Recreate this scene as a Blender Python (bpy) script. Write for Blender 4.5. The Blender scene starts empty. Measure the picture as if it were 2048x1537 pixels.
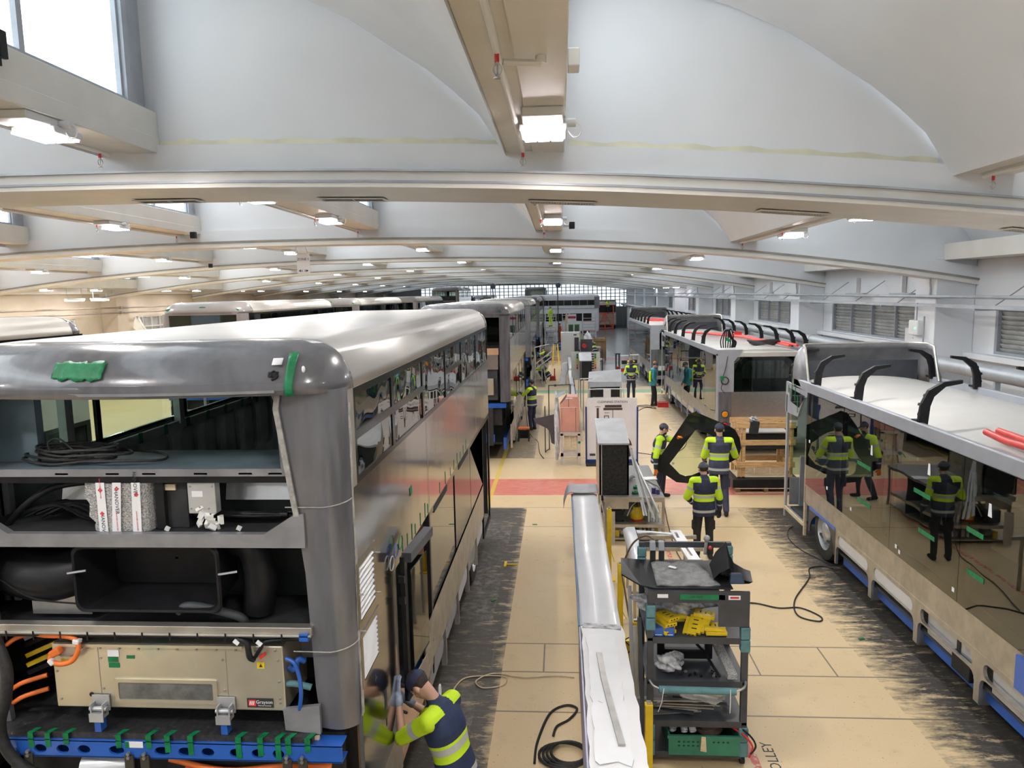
import bpy
DAY_E=72.; LAMP_E=60.; EXPO=.16
import bpy, bmesh, math, random
from math import sin, cos, pi, radians
from mathutils import Vector, Matrix, Euler
from mathutils.geometry import tessellate_polygon
random.seed(7)
S = bpy.context.scene
COL = S.collection
# ------------------------------------------------------------------ materials
def M(name, col, rough=.5, metal=0., var=.08, scale=5., bump=0., bscale=None, emit=0, coat=0., stretch=None, col2=None, c2pos=.6, alpha=None, spec=.5):
    m = bpy.data.materials.new(name); m.use_nodes = True
    nt = m.node_tree; N = nt.nodes; L = nt.links
    b = N['Principled BSDF']
    b.inputs['Roughness'].default_value = rough; b.inputs['Metallic'].default_value = metal
    b.inputs['Coat Weight'].default_value = coat; b.inputs['Specular IOR Level'].default_value = spec
    tc = N.new('ShaderNodeTexCoord'); src = tc.outputs['Object']
    if stretch:
        mp = N.new('ShaderNodeMapping'); mp.inputs['Scale'].default_value = stretch
        L.new(src, mp.inputs['Vector']); src = mp.outputs['Vector']
    nz = N.new('ShaderNodeTexNoise'); nz.inputs['Scale'].default_value = scale; nz.inputs['Detail'].default_value = 4
    L.new(src, nz.inputs['Vector'])
    rp = N.new('ShaderNodeValToRGB'); e = rp.color_ramp.elements
    c = list(col)[:3]
    d = [max(0, x*(1-var)) for x in c]; u = [min(1, x*(1+var)) for x in c]
    e[0].position = .35; e[0].color = d+[1]; e[1].position = .65; e[1].color = u+[1]
    if col2:
        n = e.new(c2pos); n.color = list(u)+[1]; e[-1].position = c2pos+.08; e[-1].color = list(col2)+[1]
    L.new(nz.outputs['Fac'], rp.inputs['Fac']); L.new(rp.outputs['Color'], b.inputs['Base Color'])
    if bump:
        n2 = N.new('ShaderNodeTexNoise'); n2.inputs['Scale'].default_value = bscale or scale; n2.inputs['Detail'].default_value = 2
        L.new(src, n2.inputs['Vector'])
        bp = N.new('ShaderNodeBump'); bp.inputs['Strength'].default_value = bump; bp.inputs['Distance'].default_value = .02
        L.new(n2.outputs['Fac'], bp.inputs['Height']); L.new(bp.outputs['Normal'], b.inputs['Normal'])
    if emit:
        L.new(rp.outputs['Color'], b.inputs['Emission Color']); b.inputs['Emission Strength'].default_value = emit
    if alpha is not None: b.inputs['Alpha'].default_value = alpha
    return m
def glassmat(name, tint, refl=1.5, rough=.0, wobble=0., wscale=2.):
    m = bpy.data.materials.new(name); m.use_nodes = True
    nt = m.node_tree; N = nt.nodes; L = nt.links; N.remove(N['Principled BSDF'])
    out = N['Material Output']; tr = N.new('ShaderNodeBsdfTransparent'); gl = N.new('ShaderNodeBsdfGlossy'); mx = N.new('ShaderNodeMixShader')
    tr.inputs['Color'].default_value = (*tint, 1); gl.inputs['Roughness'].default_value = rough
    F0 = ((refl-1)/(refl+1))**2
    ge = N.new('ShaderNodeNewGeometry'); dt = N.new('ShaderNodeVectorMath'); dt.operation = 'DOT_PRODUCT'
    L.new(ge.outputs['Normal'], dt.inputs[0]); L.new(ge.outputs['Incoming'], dt.inputs[1])
    def mm(op, a, b_):
        n = N.new('ShaderNodeMath'); n.operation = op
        for i, q in enumerate((a, b_)):
            if isinstance(q, (int, float)): n.inputs[i].default_value = q
            elif q is not None: L.new(q, n.inputs[i])
        return n.outputs[0]
    fz = mm('ADD', mm('MULTIPLY', mm('POWER', mm('SUBTRACT', 1., mm('ABSOLUTE', dt.outputs['Value'], None)), 4.), 1-F0), F0)
    tc = N.new('ShaderNodeTexCoord'); nz = N.new('ShaderNodeTexNoise'); nz.inputs['Scale'].default_value = wscale; nz.inputs['Detail'].default_value = 1
    L.new(tc.outputs['Object'], nz.inputs['Vector'])
    bp = N.new('ShaderNodeBump'); bp.inputs['Strength'].default_value = wobble; bp.inputs['Distance'].default_value = .02
    L.new(nz.outputs['Fac'], bp.inputs['Height'])
    if wobble:
        L.new(bp.outputs['Normal'], gl.inputs['Normal'])
    L.new(fz, mx.inputs[0]); L.new(tr.outputs[0], mx.inputs[1]); L.new(gl.outputs[0], mx.inputs[2])
    L.new(mx.outputs[0], out.inputs['Surface'])
    return m
m_ceil = M('white_plaster', (.80,.81,.83), .6, var=.03, scale=.8, bump=.05, bscale=3)
m_rib = M('cream_painted_concrete', (.80,.775,.72), .38, var=.05, scale=1.5, bump=.06, bscale=6)
m_ribline = M('dusty_conduit', (.30,.28,.25), .6, var=.15, scale=3)
m_stain = M('yellow_stained_paint', (.78,.75,.58), .5, var=.1, scale=3)
m_wall = M('white_wall_paint', (.74,.76,.79), .6, var=.04, scale=1)
m_wallc = M('cream_wall_paint', (.62,.55,.45), .65, var=.06, scale=1)
m_mull = M('grey_mullion', (.42,.45,.50), .5)
m_alu = M('brushed_aluminium', (.60,.59,.57), .27, 1., var=.07, scale=2, stretch=(8,.6,8), bump=.06, bscale=1.2)
m_alus = M('polished_aluminium', (.66,.65,.63), .16, 1., var=.05, scale=1.5, bump=.25, bscale=1.3)
m_alus2 = M('dull_polished_aluminium', (.40,.39,.375), .12, 1., var=.06, scale=1.5, bump=.22, bscale=1.3)
m_alum3 = M('mirror_aluminium_side', (.55,.54,.52), .07, 1., var=.06, scale=1.5, bump=.5, bscale=2.2)
m_apanel = M('pale_grey_side_panel', (.42,.42,.41), .4, .1, var=.05, scale=3)
m_aluroof = M('satin_aluminium_roof', (.42,.415,.405), .45, .5, var=.05, scale=1.2, bump=.05, bscale=2)
m_alum = M('mill_aluminium', (.50,.475,.43), .42, .85, var=.12, scale=6)
m_cream = M('cream_primer_roof', (.48,.465,.43), .35, .3, var=.04, scale=1.5)
m_primer = M('dark_grey_primer', (.125,.125,.138), .22, 0, var=.16, scale=2.5, stretch=(3,3,.8), coat=.5, bump=.03, bscale=8)
m_primer2 = M('mid_grey_primer', (.22,.22,.235), .3, 0, var=.15, scale=5, coat=.3)
m_sand = M('sanded_filler', (.34,.33,.31), .6, var=.25, scale=20)
m_taupe = M('grey_brown_dome_primer', (.22,.205,.20), .3, var=.06, scale=2, coat=.4)
m_black = M('black_plastic', (.014,.014,.016), .38, var=.2, scale=8, spec=.22)
m_surround = M('black_window_surround', (.008,.008,.009), .14, var=.2, scale=3, spec=.3)
m_blackm = M('black_matt', (.022,.022,.024), .75, var=.3, scale=10)
m_rubber = M('black_rubber', (.025,.025,.025), .6, var=.3, scale=30)
m_dark = M('dark_interior_lining', (.045,.05,.055), .6, var=.3, scale=3)
m_bgrey = M('blue_grey_lining', (.16,.22,.26), .55, var=.2, scale=3)
m_rack = M('grey_green_frame', (.42,.46,.46), .5, var=.15, scale=5)
m_blue = M('blue_chassis_paint', (.02,.11,.46), .35, var=.12, scale=4, coat=.3)
m_green = M('green_masking_tape', (.0,.18,.06), .5, var=.2, scale=15, bump=.3, bscale=30)
m_orange = M('orange_cable', (.85,.19,.03), .45, var=.1)
m_red = M('red_paint', (.62,.03,.03), .4, var=.12)
m_redpipe = M('red_pipe', (.72,.06,.05), .4, var=.1)
m_yellow = M('yellow_paint', (.80,.56,.02), .4, var=.08, scale=8)
m_zinc = M('zinc_plated_steel', (.66,.62,.50), .36, .8, var=.1, scale=1.5, col2=(.55,.62,.52), c2pos=.58)
m_steel = M('dull_steel', (.45,.44,.42), .4, .8, var=.15, scale=6)
m_white = M('white_gloss_paint', (.66,.67,.70), .28, var=.03, scale=3, coat=.4)
m_whitem = M('white_board', (.80,.79,.80), .55, var=.03, scale=3)
m_wroof = M('white_roof_sheet', (.56,.55,.525), .38, var=.05, scale=1.3, coat=.2)
m_rail = M('grey_painted_rail', (.37,.385,.43), .4, .2, var=.06, scale=4)
m_pole = M('galvanised_pipe', (.46,.49,.52), .45, .4, var=.1, scale=3)
m_slate = M('slate_trolley_steel', (.045,.05,.06), .4, var=.15, scale=6)
m_teal = M('teal_foam_sleeve', (.10,.22,.24), .7, var=.15, scale=12, bump=.2)
m_foil = M('crumpled_clear_plastic', (.45,.46,.48), .15, var=.5, scale=14, bump=1., bscale=18, coat=.5)
m_bubble = M('bubble_wrap', (.50,.49,.47), .25, var=.35, scale=90, bump=1., bscale=110)
m_wood = M('pine_wood', (.62,.38,.17), .6, var=.22, scale=4, stretch=(1.5,12,12))
m_ply = M('pale_plywood', (.70,.58,.40), .6, var=.12, scale=5, stretch=(2,8,8))
m_card = M('cardboard', (.56,.36,.22), .7, var=.06, scale=4)
m_pink = M('pink_primed_panel', (.66,.33,.26), .5, var=.06, scale=4)
m_pinkw = M('pale_pink_wood', (.56,.50,.45), .55, var=.06, scale=6)
m_vinyl = M('wood_effect_vinyl', (.24,.12,.07), .4, var=.3, scale=8, stretch=(1,1,10))
m_lampwhite = M('lamp_housing_white', (.75,.75,.74), .4, var=.03)
m_tissue = M('white_tissue', (.85,.84,.80), .8, var=.05)
m_navyb = M('navy_board_frame', (.02,.05,.20), .45, var=.1)
m_paperw = M('white_paper', (.82,.82,.84), .6, var=.02)
m_ink = M('black_ink', (.03,.03,.03), .6)
m_plum = M('dark_plum_print', (.07,.045,.04), .5, var=.3, scale=12)
m_redink = M('red_print', (.70,.04,.05), .6)
m_brownwood = M('brown_crate_wood', (.22,.14,.06), .6, var=.35, scale=6, stretch=(1,1,6))
m_bgreen = M('green_plastic_crate', (.03,.19,.12), .4, var=.12, scale=6)
m_grey = M('grey_plastic', (.30,.31,.33), .45, var=.1, scale=5)
m_lgrey = M('light_grey_metal', (.52,.53,.55), .35, .5, var=.08, scale=4)
m_rustred = M('red_orange_steel', (.72,.10,.04), .45, var=.1)
m_floorpaint_red = M('worn_red_paint', (.66,.16,.14), .45, var=.12)
m_glass = glassmat('dark_tinted_bus_glass', (.48,.52,.49), 2.05, 0, .10, 1.6)
m_glassw = glassmat('wavy_bus_glass', (.5,.55,.54), 2.6, 0, .8, 1.7)
m_glasscl = glassmat('clear_window_glass', (.70,.80,.74), 1.5)
m_screen = glassmat('pale_green_screen_glass', (.86,.90,.78), 1.35)
m_blackglass = M('black_screen_print', (.014,.016,.016), .12, var=.2, scale=2, spec=.35)
m_lens = M('smoked_clear_cover', (.15,.15,.14), .12, var=.3, scale=10)
m_lamp = M('led_diffuser', (1,.93,.96), .5, var=0, emit=26)
m_day = M('backlit_polycarbonate', (.84,.93,1.), .5, var=.05, scale=1.2, emit=2.0, stretch=(1,14,1))
m_dayend = M('backlit_end_glazing', (.86,.94,1.), .5, var=.05, scale=.6, emit=1.0)
m_louvre = M('louvre_glass_slat', (.50,.51,.50), .3, var=.15, scale=3)
m_redlens = M('red_lamp_lens', (.62,.01,.02), .15, var=.1)
m_amber = M('amber_lamp_lens', (.80,.30,.02), .15, var=.1)
m_skin = M('skin', (.56,.33,.25), .5, var=.06, scale=8)
m_navy = M('navy_cloth', (.022,.027,.06), .75, var=.2, scale=12, bump=.3, bscale=14)
m_navy2 = M('slate_navy_cloth', (.05,.055,.10), .75, var=.2, scale=12, bump=.3, bscale=14)
m_blackc = M('black_cloth', (.02,.02,.022), .8, var=.2, scale=12, bump=.3, bscale=14)
m_tealc = M('teal_cloth', (.05,.30,.36), .75, var=.15, scale=12, bump=.3, bscale=14)
m_hi = M('hivis_yellow_cloth', (.62,.85,.02), .7, var=.1, scale=10, bump=.3, bscale=12)
m_hior = M('hivis_orange_cloth', (.9,.18,.03), .7, var=.1)
m_glove_o = M('orange_glove', (.85,.22,.02), .6, var=.15, scale=20)
m_glove_g = M('grey_blue_glove', (.30,.34,.45), .7, var=.2, scale=20)
m_hair = M('dark_hair', (.03,.022,.018), .7, var=.3, scale=40)
m_capnavy = M('navy_cap_cloth', (.025,.032,.075), .7, var=.15, scale=20)
m_capgrey = M('grey_cap_cloth', (.06,.07,.10), .7, var=.2, scale=20)
# ------------------------------------------------------------------ mesh helpers
MW = {}
def tag(o, label=None, cat=None, group=None, kind=None):
    if label: o['label'] = label
    if cat: o['category'] = cat
    if group: o['group'] = group
    if kind: o['kind'] = kind
    return o
def thing(name, label, cat, loc=(0,0,0), rz=0, group=None):
    o = bpy.data.objects.new(name, None); COL.objects.link(o); o.empty_display_size = .1
    o.location = loc; o.rotation_euler = (0,0,rz)
    MW[o.name] = Matrix.Translation(Vector(loc)) @ Matrix.Rotation(rz, 4, 'Z')
    return tag(o, label, cat, group)
def ease(pts, n=6):
    """Catmull-Rom resampling of a polyline"""
    P = [Vector(p) for p in pts]; out = []
    for i in range(len(P)-1):
        a = P[max(i-1,0)]; b = P[i]; c = P[i+1]; d = P[min(i+2,len(P)-1)]
        for k in range(n):
            t = k/n
            out.append(.5*((2*b)+(c-a)*t+(2*a-5*b+4*c-d)*t*t+(3*b-a-3*c+d)*t**3))
    out.append(P[-1]); return out
def rrect(cx, cy, w, h, r, n=4):
    o = []
    for (sx, sy, a0) in ((1,-1,-90),(1,1,0),(-1,1,90),(-1,-1,180)):
        for k in range(n+1):
            a = radians(a0+90*k/n); o.append((cx+sx*(w/2-r)+r*cos(a), cy+sy*(h/2-r)+r*sin(a)))
    return o
class MB:
    def __init__(s): s.v=[]; s.f=[]; s.mi=[]; s.cur=0; s.T=None
    def add(s, vs, fs):
        b = len(s.v)
        for p in vs:
            p = Vector(p); s.v.append(s.T @ p if s.T else p)
        for f in fs: s.f.append([b+i for i in f]); s.mi.append(s.cur)
        return s
    def box(s, x0,x1,y0,y1,z0,z1):
        v=[(x,y,z) for x in (x0,x1) for y in (y0,y1) for z in (z0,z1)]
        return s.add(v, [(0,1,3,2),(4,6,7,5),(0,4,5,1),(2,3,7,6),(0,2,6,4),(1,5,7,3)])
    def rbox(s, c, d, e=(0,0,0)):
        R = Euler(e).to_matrix(); c = Vector(c)
        v=[c+R@Vector((x*d[0]/2,y*d[1]/2,z*d[2]/2)) for x in (-1,1) for y in (-1,1) for z in (-1,1)]
        return s.add(v, [(0,1,3,2),(4,6,7,5),(0,4,5,1),(2,3,7,6),(0,2,6,4),(1,5,7,3)])
    def prism(s, pts, ax, d0, d1, holes=()):
        """extrude a 2D loop (with holes) along axis; x:(y,z) y:(x,z) z:(x,y)"""
        loops = [list(pts)]+[list(h) for h in holes]
        def P(p, d): return {'x':(d,p[0],p[1]),'y':(p[0],d,p[1]),'z':(p[0],p[1],d)}[ax]
        flat = [p for l in loops for p in l]; n = len(flat)
        vs = [P(p,d0) for p in flat]+[P(p,d1) for p in flat]; fs = []
        if holes:
            tr = tessellate_polygon([[Vector((p[0],p[1],0)) for p in l] for l in loops])
            for t in tr: fs.append(tuple(t)); fs.append(tuple(n+i for i in reversed(t)))
        else:
            fs.append(tuple(range(n))); fs.append(tuple(n+i for i in reversed(range(n))))
        b = 0
        for l in loops:
            k = len(l)
            for i in range(k): j=(i+1)%k; fs.append((b+i,b+j,n+b+j,n+b+i))
            b += k
        return s.add(vs, fs)
    def tube(s, pts, r, n=8, closed=False, caps=True):
        P=[Vector(p) for p in pts]; m=len(P); rr = r if isinstance(r,(list,tuple)) else [r]*m
        up=None; vs=[]; fs=[]
        for i,p in enumerate(P):
            if closed: t=(P[(i+1)%m]-P[i-1])
            else: t=(P[min(i+1,m-1)]-P[max(i-1,0)])
            if t.length<1e-9: t=Vector((0,0,1))
            t.normalize()
            if up is None:
                up = Vector((0,0,1)) if abs(t.z)<.9 else Vector((1,0,0))
            a = up-t*up.dot(t)
            if a.length<1e-6: a = t.orthogonal()
            a.normalize(); up=a; b=t.cross(a)
            for k in range(n):
                q=2*pi*k/n; vs.append(p+(a*cos(q)+b*sin(q))*rr[i])
        for i in range(m if closed else m-1):
            j=(i+1)%m
            for k in range(n): fs.append((i*n+k,i*n+(k+1)%n,j*n+(k+1)%n,j*n+k))
        if not closed and caps: fs.append(tuple(reversed(range(n)))); fs.append(tuple((m-1)*n+k for k in range(n)))
        return s.add(vs,fs)
    def cyl(s, a, b, r, r2=None, n=16): return s.tube([a,b],[r, r if r2 is None else r2], n)
    def loft(s, rings, cap=True, closed=True):
        n=len(rings[0]); vs=[p for r in rings for p in r]; fs=[]
        for i in range(len(rings)-1):
            for k in range(n if closed else n-1): fs.append((i*n+k,i*n+(k+1)%n,(i+1)*n+(k+1)%n,(i+1)*n+k))
        if cap: fs.append(tuple(reversed(range(n)))); fs.append(tuple((len(rings)-1)*n+k for k in range(n)))
        return s.add(vs,fs)
    def sph(s, c, r, nu=14, nv=9, R=None):
        if not isinstance(r,(tuple,list)): r=(r,r,r)
        c=Vector(c); vs=[]; fs=[]
        for j in range(nv+1):
            t=pi*j/nv
            for i in range(nu):
                q=2*pi*i/nu; p=Vector((r[0]*sin(t)*cos(q),r[1]*sin(t)*sin(q),r[2]*cos(t)))
                vs.append(c+(R@p if R else p))
        for j in range(nv):
            for i in range(nu): fs.append((j*nu+i,(j+1)*nu+i,(j+1)*nu+(i+1)%nu,j*nu+(i+1)%nu))
        return s.add(vs,fs)
    def cap(s, a, b, ra, rb, n=12):
        """tapered capsule"""
        a=Vector(a); b=Vector(b); t=(b-a); L=t.length; t=t/L if L>1e-9 else Vector((0,0,1))
        P=[];R=[]
        for k in range(1,6): q=pi/2*k/5; P.append(a-t*ra*cos(q)); R.append(ra*sin(q))
        for k in range(0,5): q=pi/2*(1-k/5); P.append(b+t*rb*cos(q)); R.append(max(rb*sin(q),1e-3))
        return s.tube(P,R,n)
    def wallx(s, x0,x1,y0,y1,z0,z1, holes): return s._cells('x',x0,x1,y0,y1,z0,z1,holes)
    def wally(s, y0,y1,x0,x1,z0,z1, holes): return s._cells('y',y0,y1,x0,x1,z0,z1,holes)
    def _cells(s, ax, d0,d1,u0,u1,v0,v1,holes):
        h=[rc for rc in holes]
        loops=[[(a,c),(b,c),(b,d),(a,d)] for a,b,c,d in h]
        return s.prism([(u0,v0),(u1,v0),(u1,v1),(u0,v1)], ax, d0, d1, loops)
    def build(s, name, mat, parent=None, smooth=0, bevel=0, w=True, kind=None, label=None, seg=2):
        me=bpy.data.meshes.new(name)
        vs=s.v
        if parent is not None:
            Mx=MW.get(parent.name)
            if Mx is None: Mx=Matrix()
            if w:
                I=Mx.inverted(); vs=[I@p for p in vs]
        me.from_pydata([tuple(p) for p in vs],[],s.f)
        mats = mat if isinstance(mat,(list,tuple)) else [mat]
        for m in mats: me.materials.append(m)
        if len(mats)>1: me.polygons.foreach_set('material_index', s.mi)
        bm=bmesh.new(); bm.from_mesh(me); bmesh.ops.recalc_face_normals(bm, faces=bm.faces); bm.to_mesh(me); bm.free()
        me.update()
        o=bpy.data.objects.new(name, me); COL.objects.link(o)
        if parent is not None:
            o.parent=parent; MW[o.name]=MW.get(parent.name, Matrix())
        if smooth:
            me.polygons.foreach_set('use_smooth',[True]*len(me.polygons)); me.set_sharp_from_angle(angle=radians(smooth))
        if bevel:
            b=o.modifiers.new('bevel','BEVEL'); b.width=bevel; b.segments=seg; b.limit_method='ANGLE'; b.angle_limit=radians(40)
        if kind: o['kind']=kind
        if label: o['label']=label
        return o
def struct(mb, name, mat, **k): return mb.build(name, mat, kind='structure', **k)
def box1(name, mat, parent, *b, **k):
    return MB().box(*b).build(name, mat, parent, **k)
def text(name, s, size, loc, rot, mat, parent, extrude=.001, label=None, align='CENTER', sx=1.):
    cu=bpy.data.curves.new(name,'FONT'); cu.body=s; cu.size=size; cu.extrude=extrude; cu.align_x=align; cu.align_y='CENTER'; cu.resolution_u=2
    t=bpy.data.objects.new(name,cu); COL.objects.link(t)
    bpy.context.view_layer.update()
    dg=bpy.context.evaluated_depsgraph_get(); me=bpy.data.meshes.new_from_object(t.evaluated_get(dg))
    bpy.data.objects.remove(t)
    Mx=Matrix.Translation(Vector(loc))@Euler(rot).to_matrix().to_4x4()@Matrix.Diagonal((sx,1,1,1))
    if parent is not None: Mx=MW.get(parent.name,Matrix()).inverted()@Mx
    me.transform(Mx); me.materials.clear(); me.materials.append(mat)
    o=bpy.data.objects.new(name,me); COL.objects.link(o)
    if parent is not None: o.parent=parent; MW[o.name]=MW.get(parent.name,Matrix())
    if label: o['label']=label
    return o
def copy_tree(o, parent=None, loc=None, rz=None):
    c=o.copy(); COL.objects.link(c)
    if parent is not None: c.parent=parent
    if loc is not None: c.location=loc
    if rz is not None: c.rotation_euler=(0,0,rz)
    for ch in list(o.children): copy_tree(ch, c)
    return c
RX=(pi/2,0,0)      # text facing -Y (towards the aisle entrance)

def T(name,label,cat,x,y,z=0,group=None): return thing(name,label,cat,(x,y,z),0,group)
# ------------------------------------------------------------------ people
def remesh(mb,vox,smooth_it=3):
    me=bpy.data.meshes.new('tmp'); me.from_pydata([tuple(p) for p in mb.v],[],mb.f)
    bm=bmesh.new(); bm.from_mesh(me); bmesh.ops.recalc_face_normals(bm,faces=bm.faces); bm.to_mesh(me); bm.free()
    o=bpy.data.objects.new('tmp',me); COL.objects.link(o)
    r_=o.modifiers.new('r','REMESH'); r_.mode='VOXEL'; r_.voxel_size=vox; r_.adaptivity=0
    s_=o.modifiers.new('s','SMOOTH'); s_.factor=.5; s_.iterations=smooth_it
    bpy.context.view_layer.update(); dg=bpy.context.evaluated_depsgraph_get(); out=bpy.data.meshes.new_from_object(o.evaluated_get(dg)); bpy.data.objects.remove(o)
    return out
def put(me,name,mat,par,label=None):
    I=MW[par.name].inverted(); me.transform(I); me.materials.clear(); me.materials.append(mat)
    me.polygons.foreach_set('use_smooth',[True]*len(me.polygons))
    o=bpy.data.objects.new(name,me); COL.objects.link(o); o.parent=par; MW[o.name]=MW[par.name]
    if label: o['label']=label
    return o
def segd(p,a,b):
    ab=b-a; t=max(0,min(1,(p-a).dot(ab)/max(ab.length_squared,1e-9))); return (p-(a+ab*t)).length,t
_jm={}
def jacketmat(base,yel=m_hi,pattern='band'):
    key=(base.name,yel.name,pattern)
    if key in _jm: return _jm[key]
    m=base.copy(); m.name=base.name+'_'+pattern; nt=m.node_tree; N=nt.nodes; L=nt.links; b=N['Principled BSDF']
    bc=b.inputs['Base Color'].links[0].from_socket
    at=N.new('ShaderNodeAttribute'); at.attribute_name='hv'; sp=N.new('ShaderNodeSeparateColor'); L.new(at.outputs['Color'],sp.inputs[0])
    def const(src,stops):
        r_=N.new('ShaderNodeValToRGB'); r_.color_ramp.interpolation='CONSTANT'; e=r_.color_ramp.elements
        while len(e)>1: e.remove(e[-1])
        for i,(p,v_) in enumerate(stops):
            q=e[0] if i==0 else e.new(p)
            q.position=p; q.color=(v_,v_,v_,1)
        L.new(src,r_.inputs[0]); return r_.outputs[0]
    T_,A_,I_=sp.outputs[0],sp.outputs[1],sp.outputs[2]
    # 0 base, .5 reflective, 1 yellow
    if pattern=='band': tor=[(0,0),(.10,.5),(.17,0),(.40,1),(.49,.5),(.57,1),(.60,0)]; arm=[(0,1),(.17,.5),(.25,1),(.40,1),(.55,0),(.74,.5),(.80,0)]
    elif pattern=='short': tor=[(0,0),(.12,.5),(.20,0),(.40,1),(.49,.5),(.58,1),(.62,0)]; arm=[(0,1),(.2,.5),(.3,1)]
    elif pattern=='vest': tor=[(0,1),(.2,.5),(.28,1),(.5,.5),(.58,1)]; arm=[(0,1),(.12,0)]
    else: tor=[(0,0)]; arm=[(0,0)]
    ct=const(T_,tor); ca=const(A_,arm); ci=const(I_,[(0,0),(.5,1)])
    def mix(f,a,c_):
        n=N.new('ShaderNodeMix'); n.data_type='RGBA'; L.new(f,n.inputs[0])
        for i,q in ((6,a),(7,c_)):
            if isinstance(q,tuple): n.inputs[i].default_value=q
            else: L.new(q,n.inputs[i])
        return n.outputs[2]
    code=mix(ci,ct,ca)
    def gt(v): n=N.new('ShaderNodeMath'); n.operation='GREATER_THAN'; n.inputs[1].default_value=v; L.new(code,n.inputs[0]); return n.outputs[0]
    ycol=(.60,.86,.02,1) if yel is m_hi else (.95,.16,.03,1)
    c=mix(gt(.25),bc,(.50,.52,.48,1)); c=mix(gt(.75),c,ycol); L.new(c,b.inputs['Base Color']); _jm[key]=m; return m
def hand(mb,w,d,side_v,up_v,curl=.5,s=1.,r_=.0088):
    """palm, four fingers and a thumb: w wrist, d pointing direction, side_v towards the thumb, up_v back of the hand"""
    d=d.normalized(); sv=(side_v-d*side_v.dot(d)).normalized(); uv=d.cross(sv).normalized()
    if uv.dot(up_v)<0: uv=-uv
    for k in range(4):
        o=(1.5-k)*.019*s; mb.cap(w+sv*o*.6,w+d*.085*s+sv*o,.014*s,.012*s,8)
    for k,L_ in enumerate((.070,.078,.072,.058)):
        o=(1.5-k)*.019*s; p=w+d*.085*s+sv*o; q=d
        for j,fr in enumerate((.45,.30,.25)):
            a=curl*(.5+.45*j); q=(q*cos(a)-uv*sin(a)).normalized(); p2=p+q*L_*fr*s; mb.cap(p,p2,r_*s*(1.05-.08*j),r_*s*(1-.1*j),8); p=p2
    p=w+d*.025*s+sv*.026*s; q=(d*.65+sv*.65-uv*.35*curl).normalized(); p2=p+q*.04*s; mb.cap(p,p2,.013*s,.011*s,8); q=(d*.9+sv*.2-uv*.5*curl).normalized(); mb.cap(p2,p2+q*.032*s,.011*s,.009*s,8)
def person(label,pos,yaw,h=1.78,J=None,jacket=m_navy,pattern='band',trousers=m_navy,cap=m_capnavy,skin=m_skin,gloves=None,short=False,look=0.,nod=0.,detail=1,curl=.5,beard=False,yel=m_hi,apron=False,hoodc=None,group=None,capback=False,earmuffs=False):
    t=thing('person',label,'person',pos,yaw,group); k=h/1.78; Mx=MW[t.name]
    D=dict(pel=(0,0,.97),ch=(0,.01,1.28),nk=(0,.0,1.47),hd=(0,.03,1.635),sl=(-.185,0,1.42),sr=(.185,0,1.42),el=(-.25,.0,1.14),er=(.25,.0,1.14),wl=(-.26,.08,.90),wr=(.26,.08,.90),
        hl=(-.095,0,.94),hr=(.095,0,.94),kl=(-.11,.02,.50),kr=(.11,.02,.50),al=(-.12,-.02,.09),ar=(.12,-.02,.09))
    D.update(J or {}); V={a:(Mx@(Vector(b)*k)) for a,b in D.items()}
    R3=Mx.to_3x3(); F=R3@Vector((sin(look)*-1,cos(look),0)); Rt=R3@Vector((cos(look),sin(look),0)); vox=.0085 if detail>1 else (.013 if detail else .028)
    up=(V['hd']-V['nk']).normalized()
    # head frame
    Fh=(F*cos(nod)-Vector((0,0,1))*sin(nod)).normalized(); Rh=Rt.normalized(); Uh=Rh.cross(Fh).normalized()
    HM=Matrix((Rh,Fh,Uh)).transposed()
    H=lambda x,y,z: V['hd']+HM@(Vector((x,y,z))*k)
    b=MB()
    b.sph(H(0,-.008,.03),(.076*k,.095*k,.098*k),18,12,HM); b.sph(H(0,.022,-.045),(.058*k,.066*k,.075*k),16,10,HM); b.sph(H(0,.052,-.088),(.028*k,.026*k,.024*k),10,8,HM)
    b.cap(H(0,.085,.012),H(0,.102,-.028),.009*k,.014*k,8)            # nose
    for s_ in (-1,1):
        b.sph(H(s_*.080,-.005,-.012),(.012*k,.024*k,.034*k),8,8,HM); b.cap(H(s_*.015,.078,.024),H(s_*.05,.066,.026),.010*k,.009*k,8)
        b.sph(H(s_*.042,.058,-.03),(.02*k,.02*k,.02*k),8,6,HM)
    b.cap(H(-.022,.080,-.058),H(.022,.080,-.058),.008*k,.008*k,8)     # lips
    b.cap(V['nk']-up*.03*k,H(0,-.02,-.05),.056*k,.052*k,12)
    def torso(mb,g,z0=-.10):
        sp=[V['pel']+Vector((0,0,z0*k*0)),V['pel'],(V['pel']*.5+V['ch']*.5),V['ch'],V['nk']]
        ax=(V['nk']-V['pel']).normalized(); side=(V['sr']-V['sl']).normalized(); fr=side.cross(ax).normalized() if True else F
        hs=(V['hr']-V['hl']).normalized()
        rows=[]
        lo=V['pel']+(V['pel']-V['ch']).normalized()*abs(z0)*k
        for c_,w_,d_,sv in ((lo,.172,.118,hs),(V['pel'],.172,.125,hs),(V['pel'].lerp(V['ch'],.45),.155,.112,hs.lerp(side,.5)),(V['ch'],.182,.125,side),(V['ch'].lerp(V['nk'],.45),.185,.112,side),(V['ch'].lerp(V['nk'],.8),.135,.085,side),(V['nk'],.075,.07,side)):
            sv=sv.normalized(); f2=ax.cross(sv).normalized()
            rows.append([c_+sv*(w_+g)*k*cos(a)*abs(cos(a))**-.25*1.0 if False else c_+sv*(w_+g)*k*math.copysign(abs(cos(a))**.8,cos(a))+f2*(d_+g)*k*math.copysign(abs(sin(a))**.85,sin(a)) for a in [2*pi*i/24 for i in range(24)]])
        mb.loft(rows); mb.cap(V['sl'],V['sr'],(.062+g)*k,(.062+g)*k,14)
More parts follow.
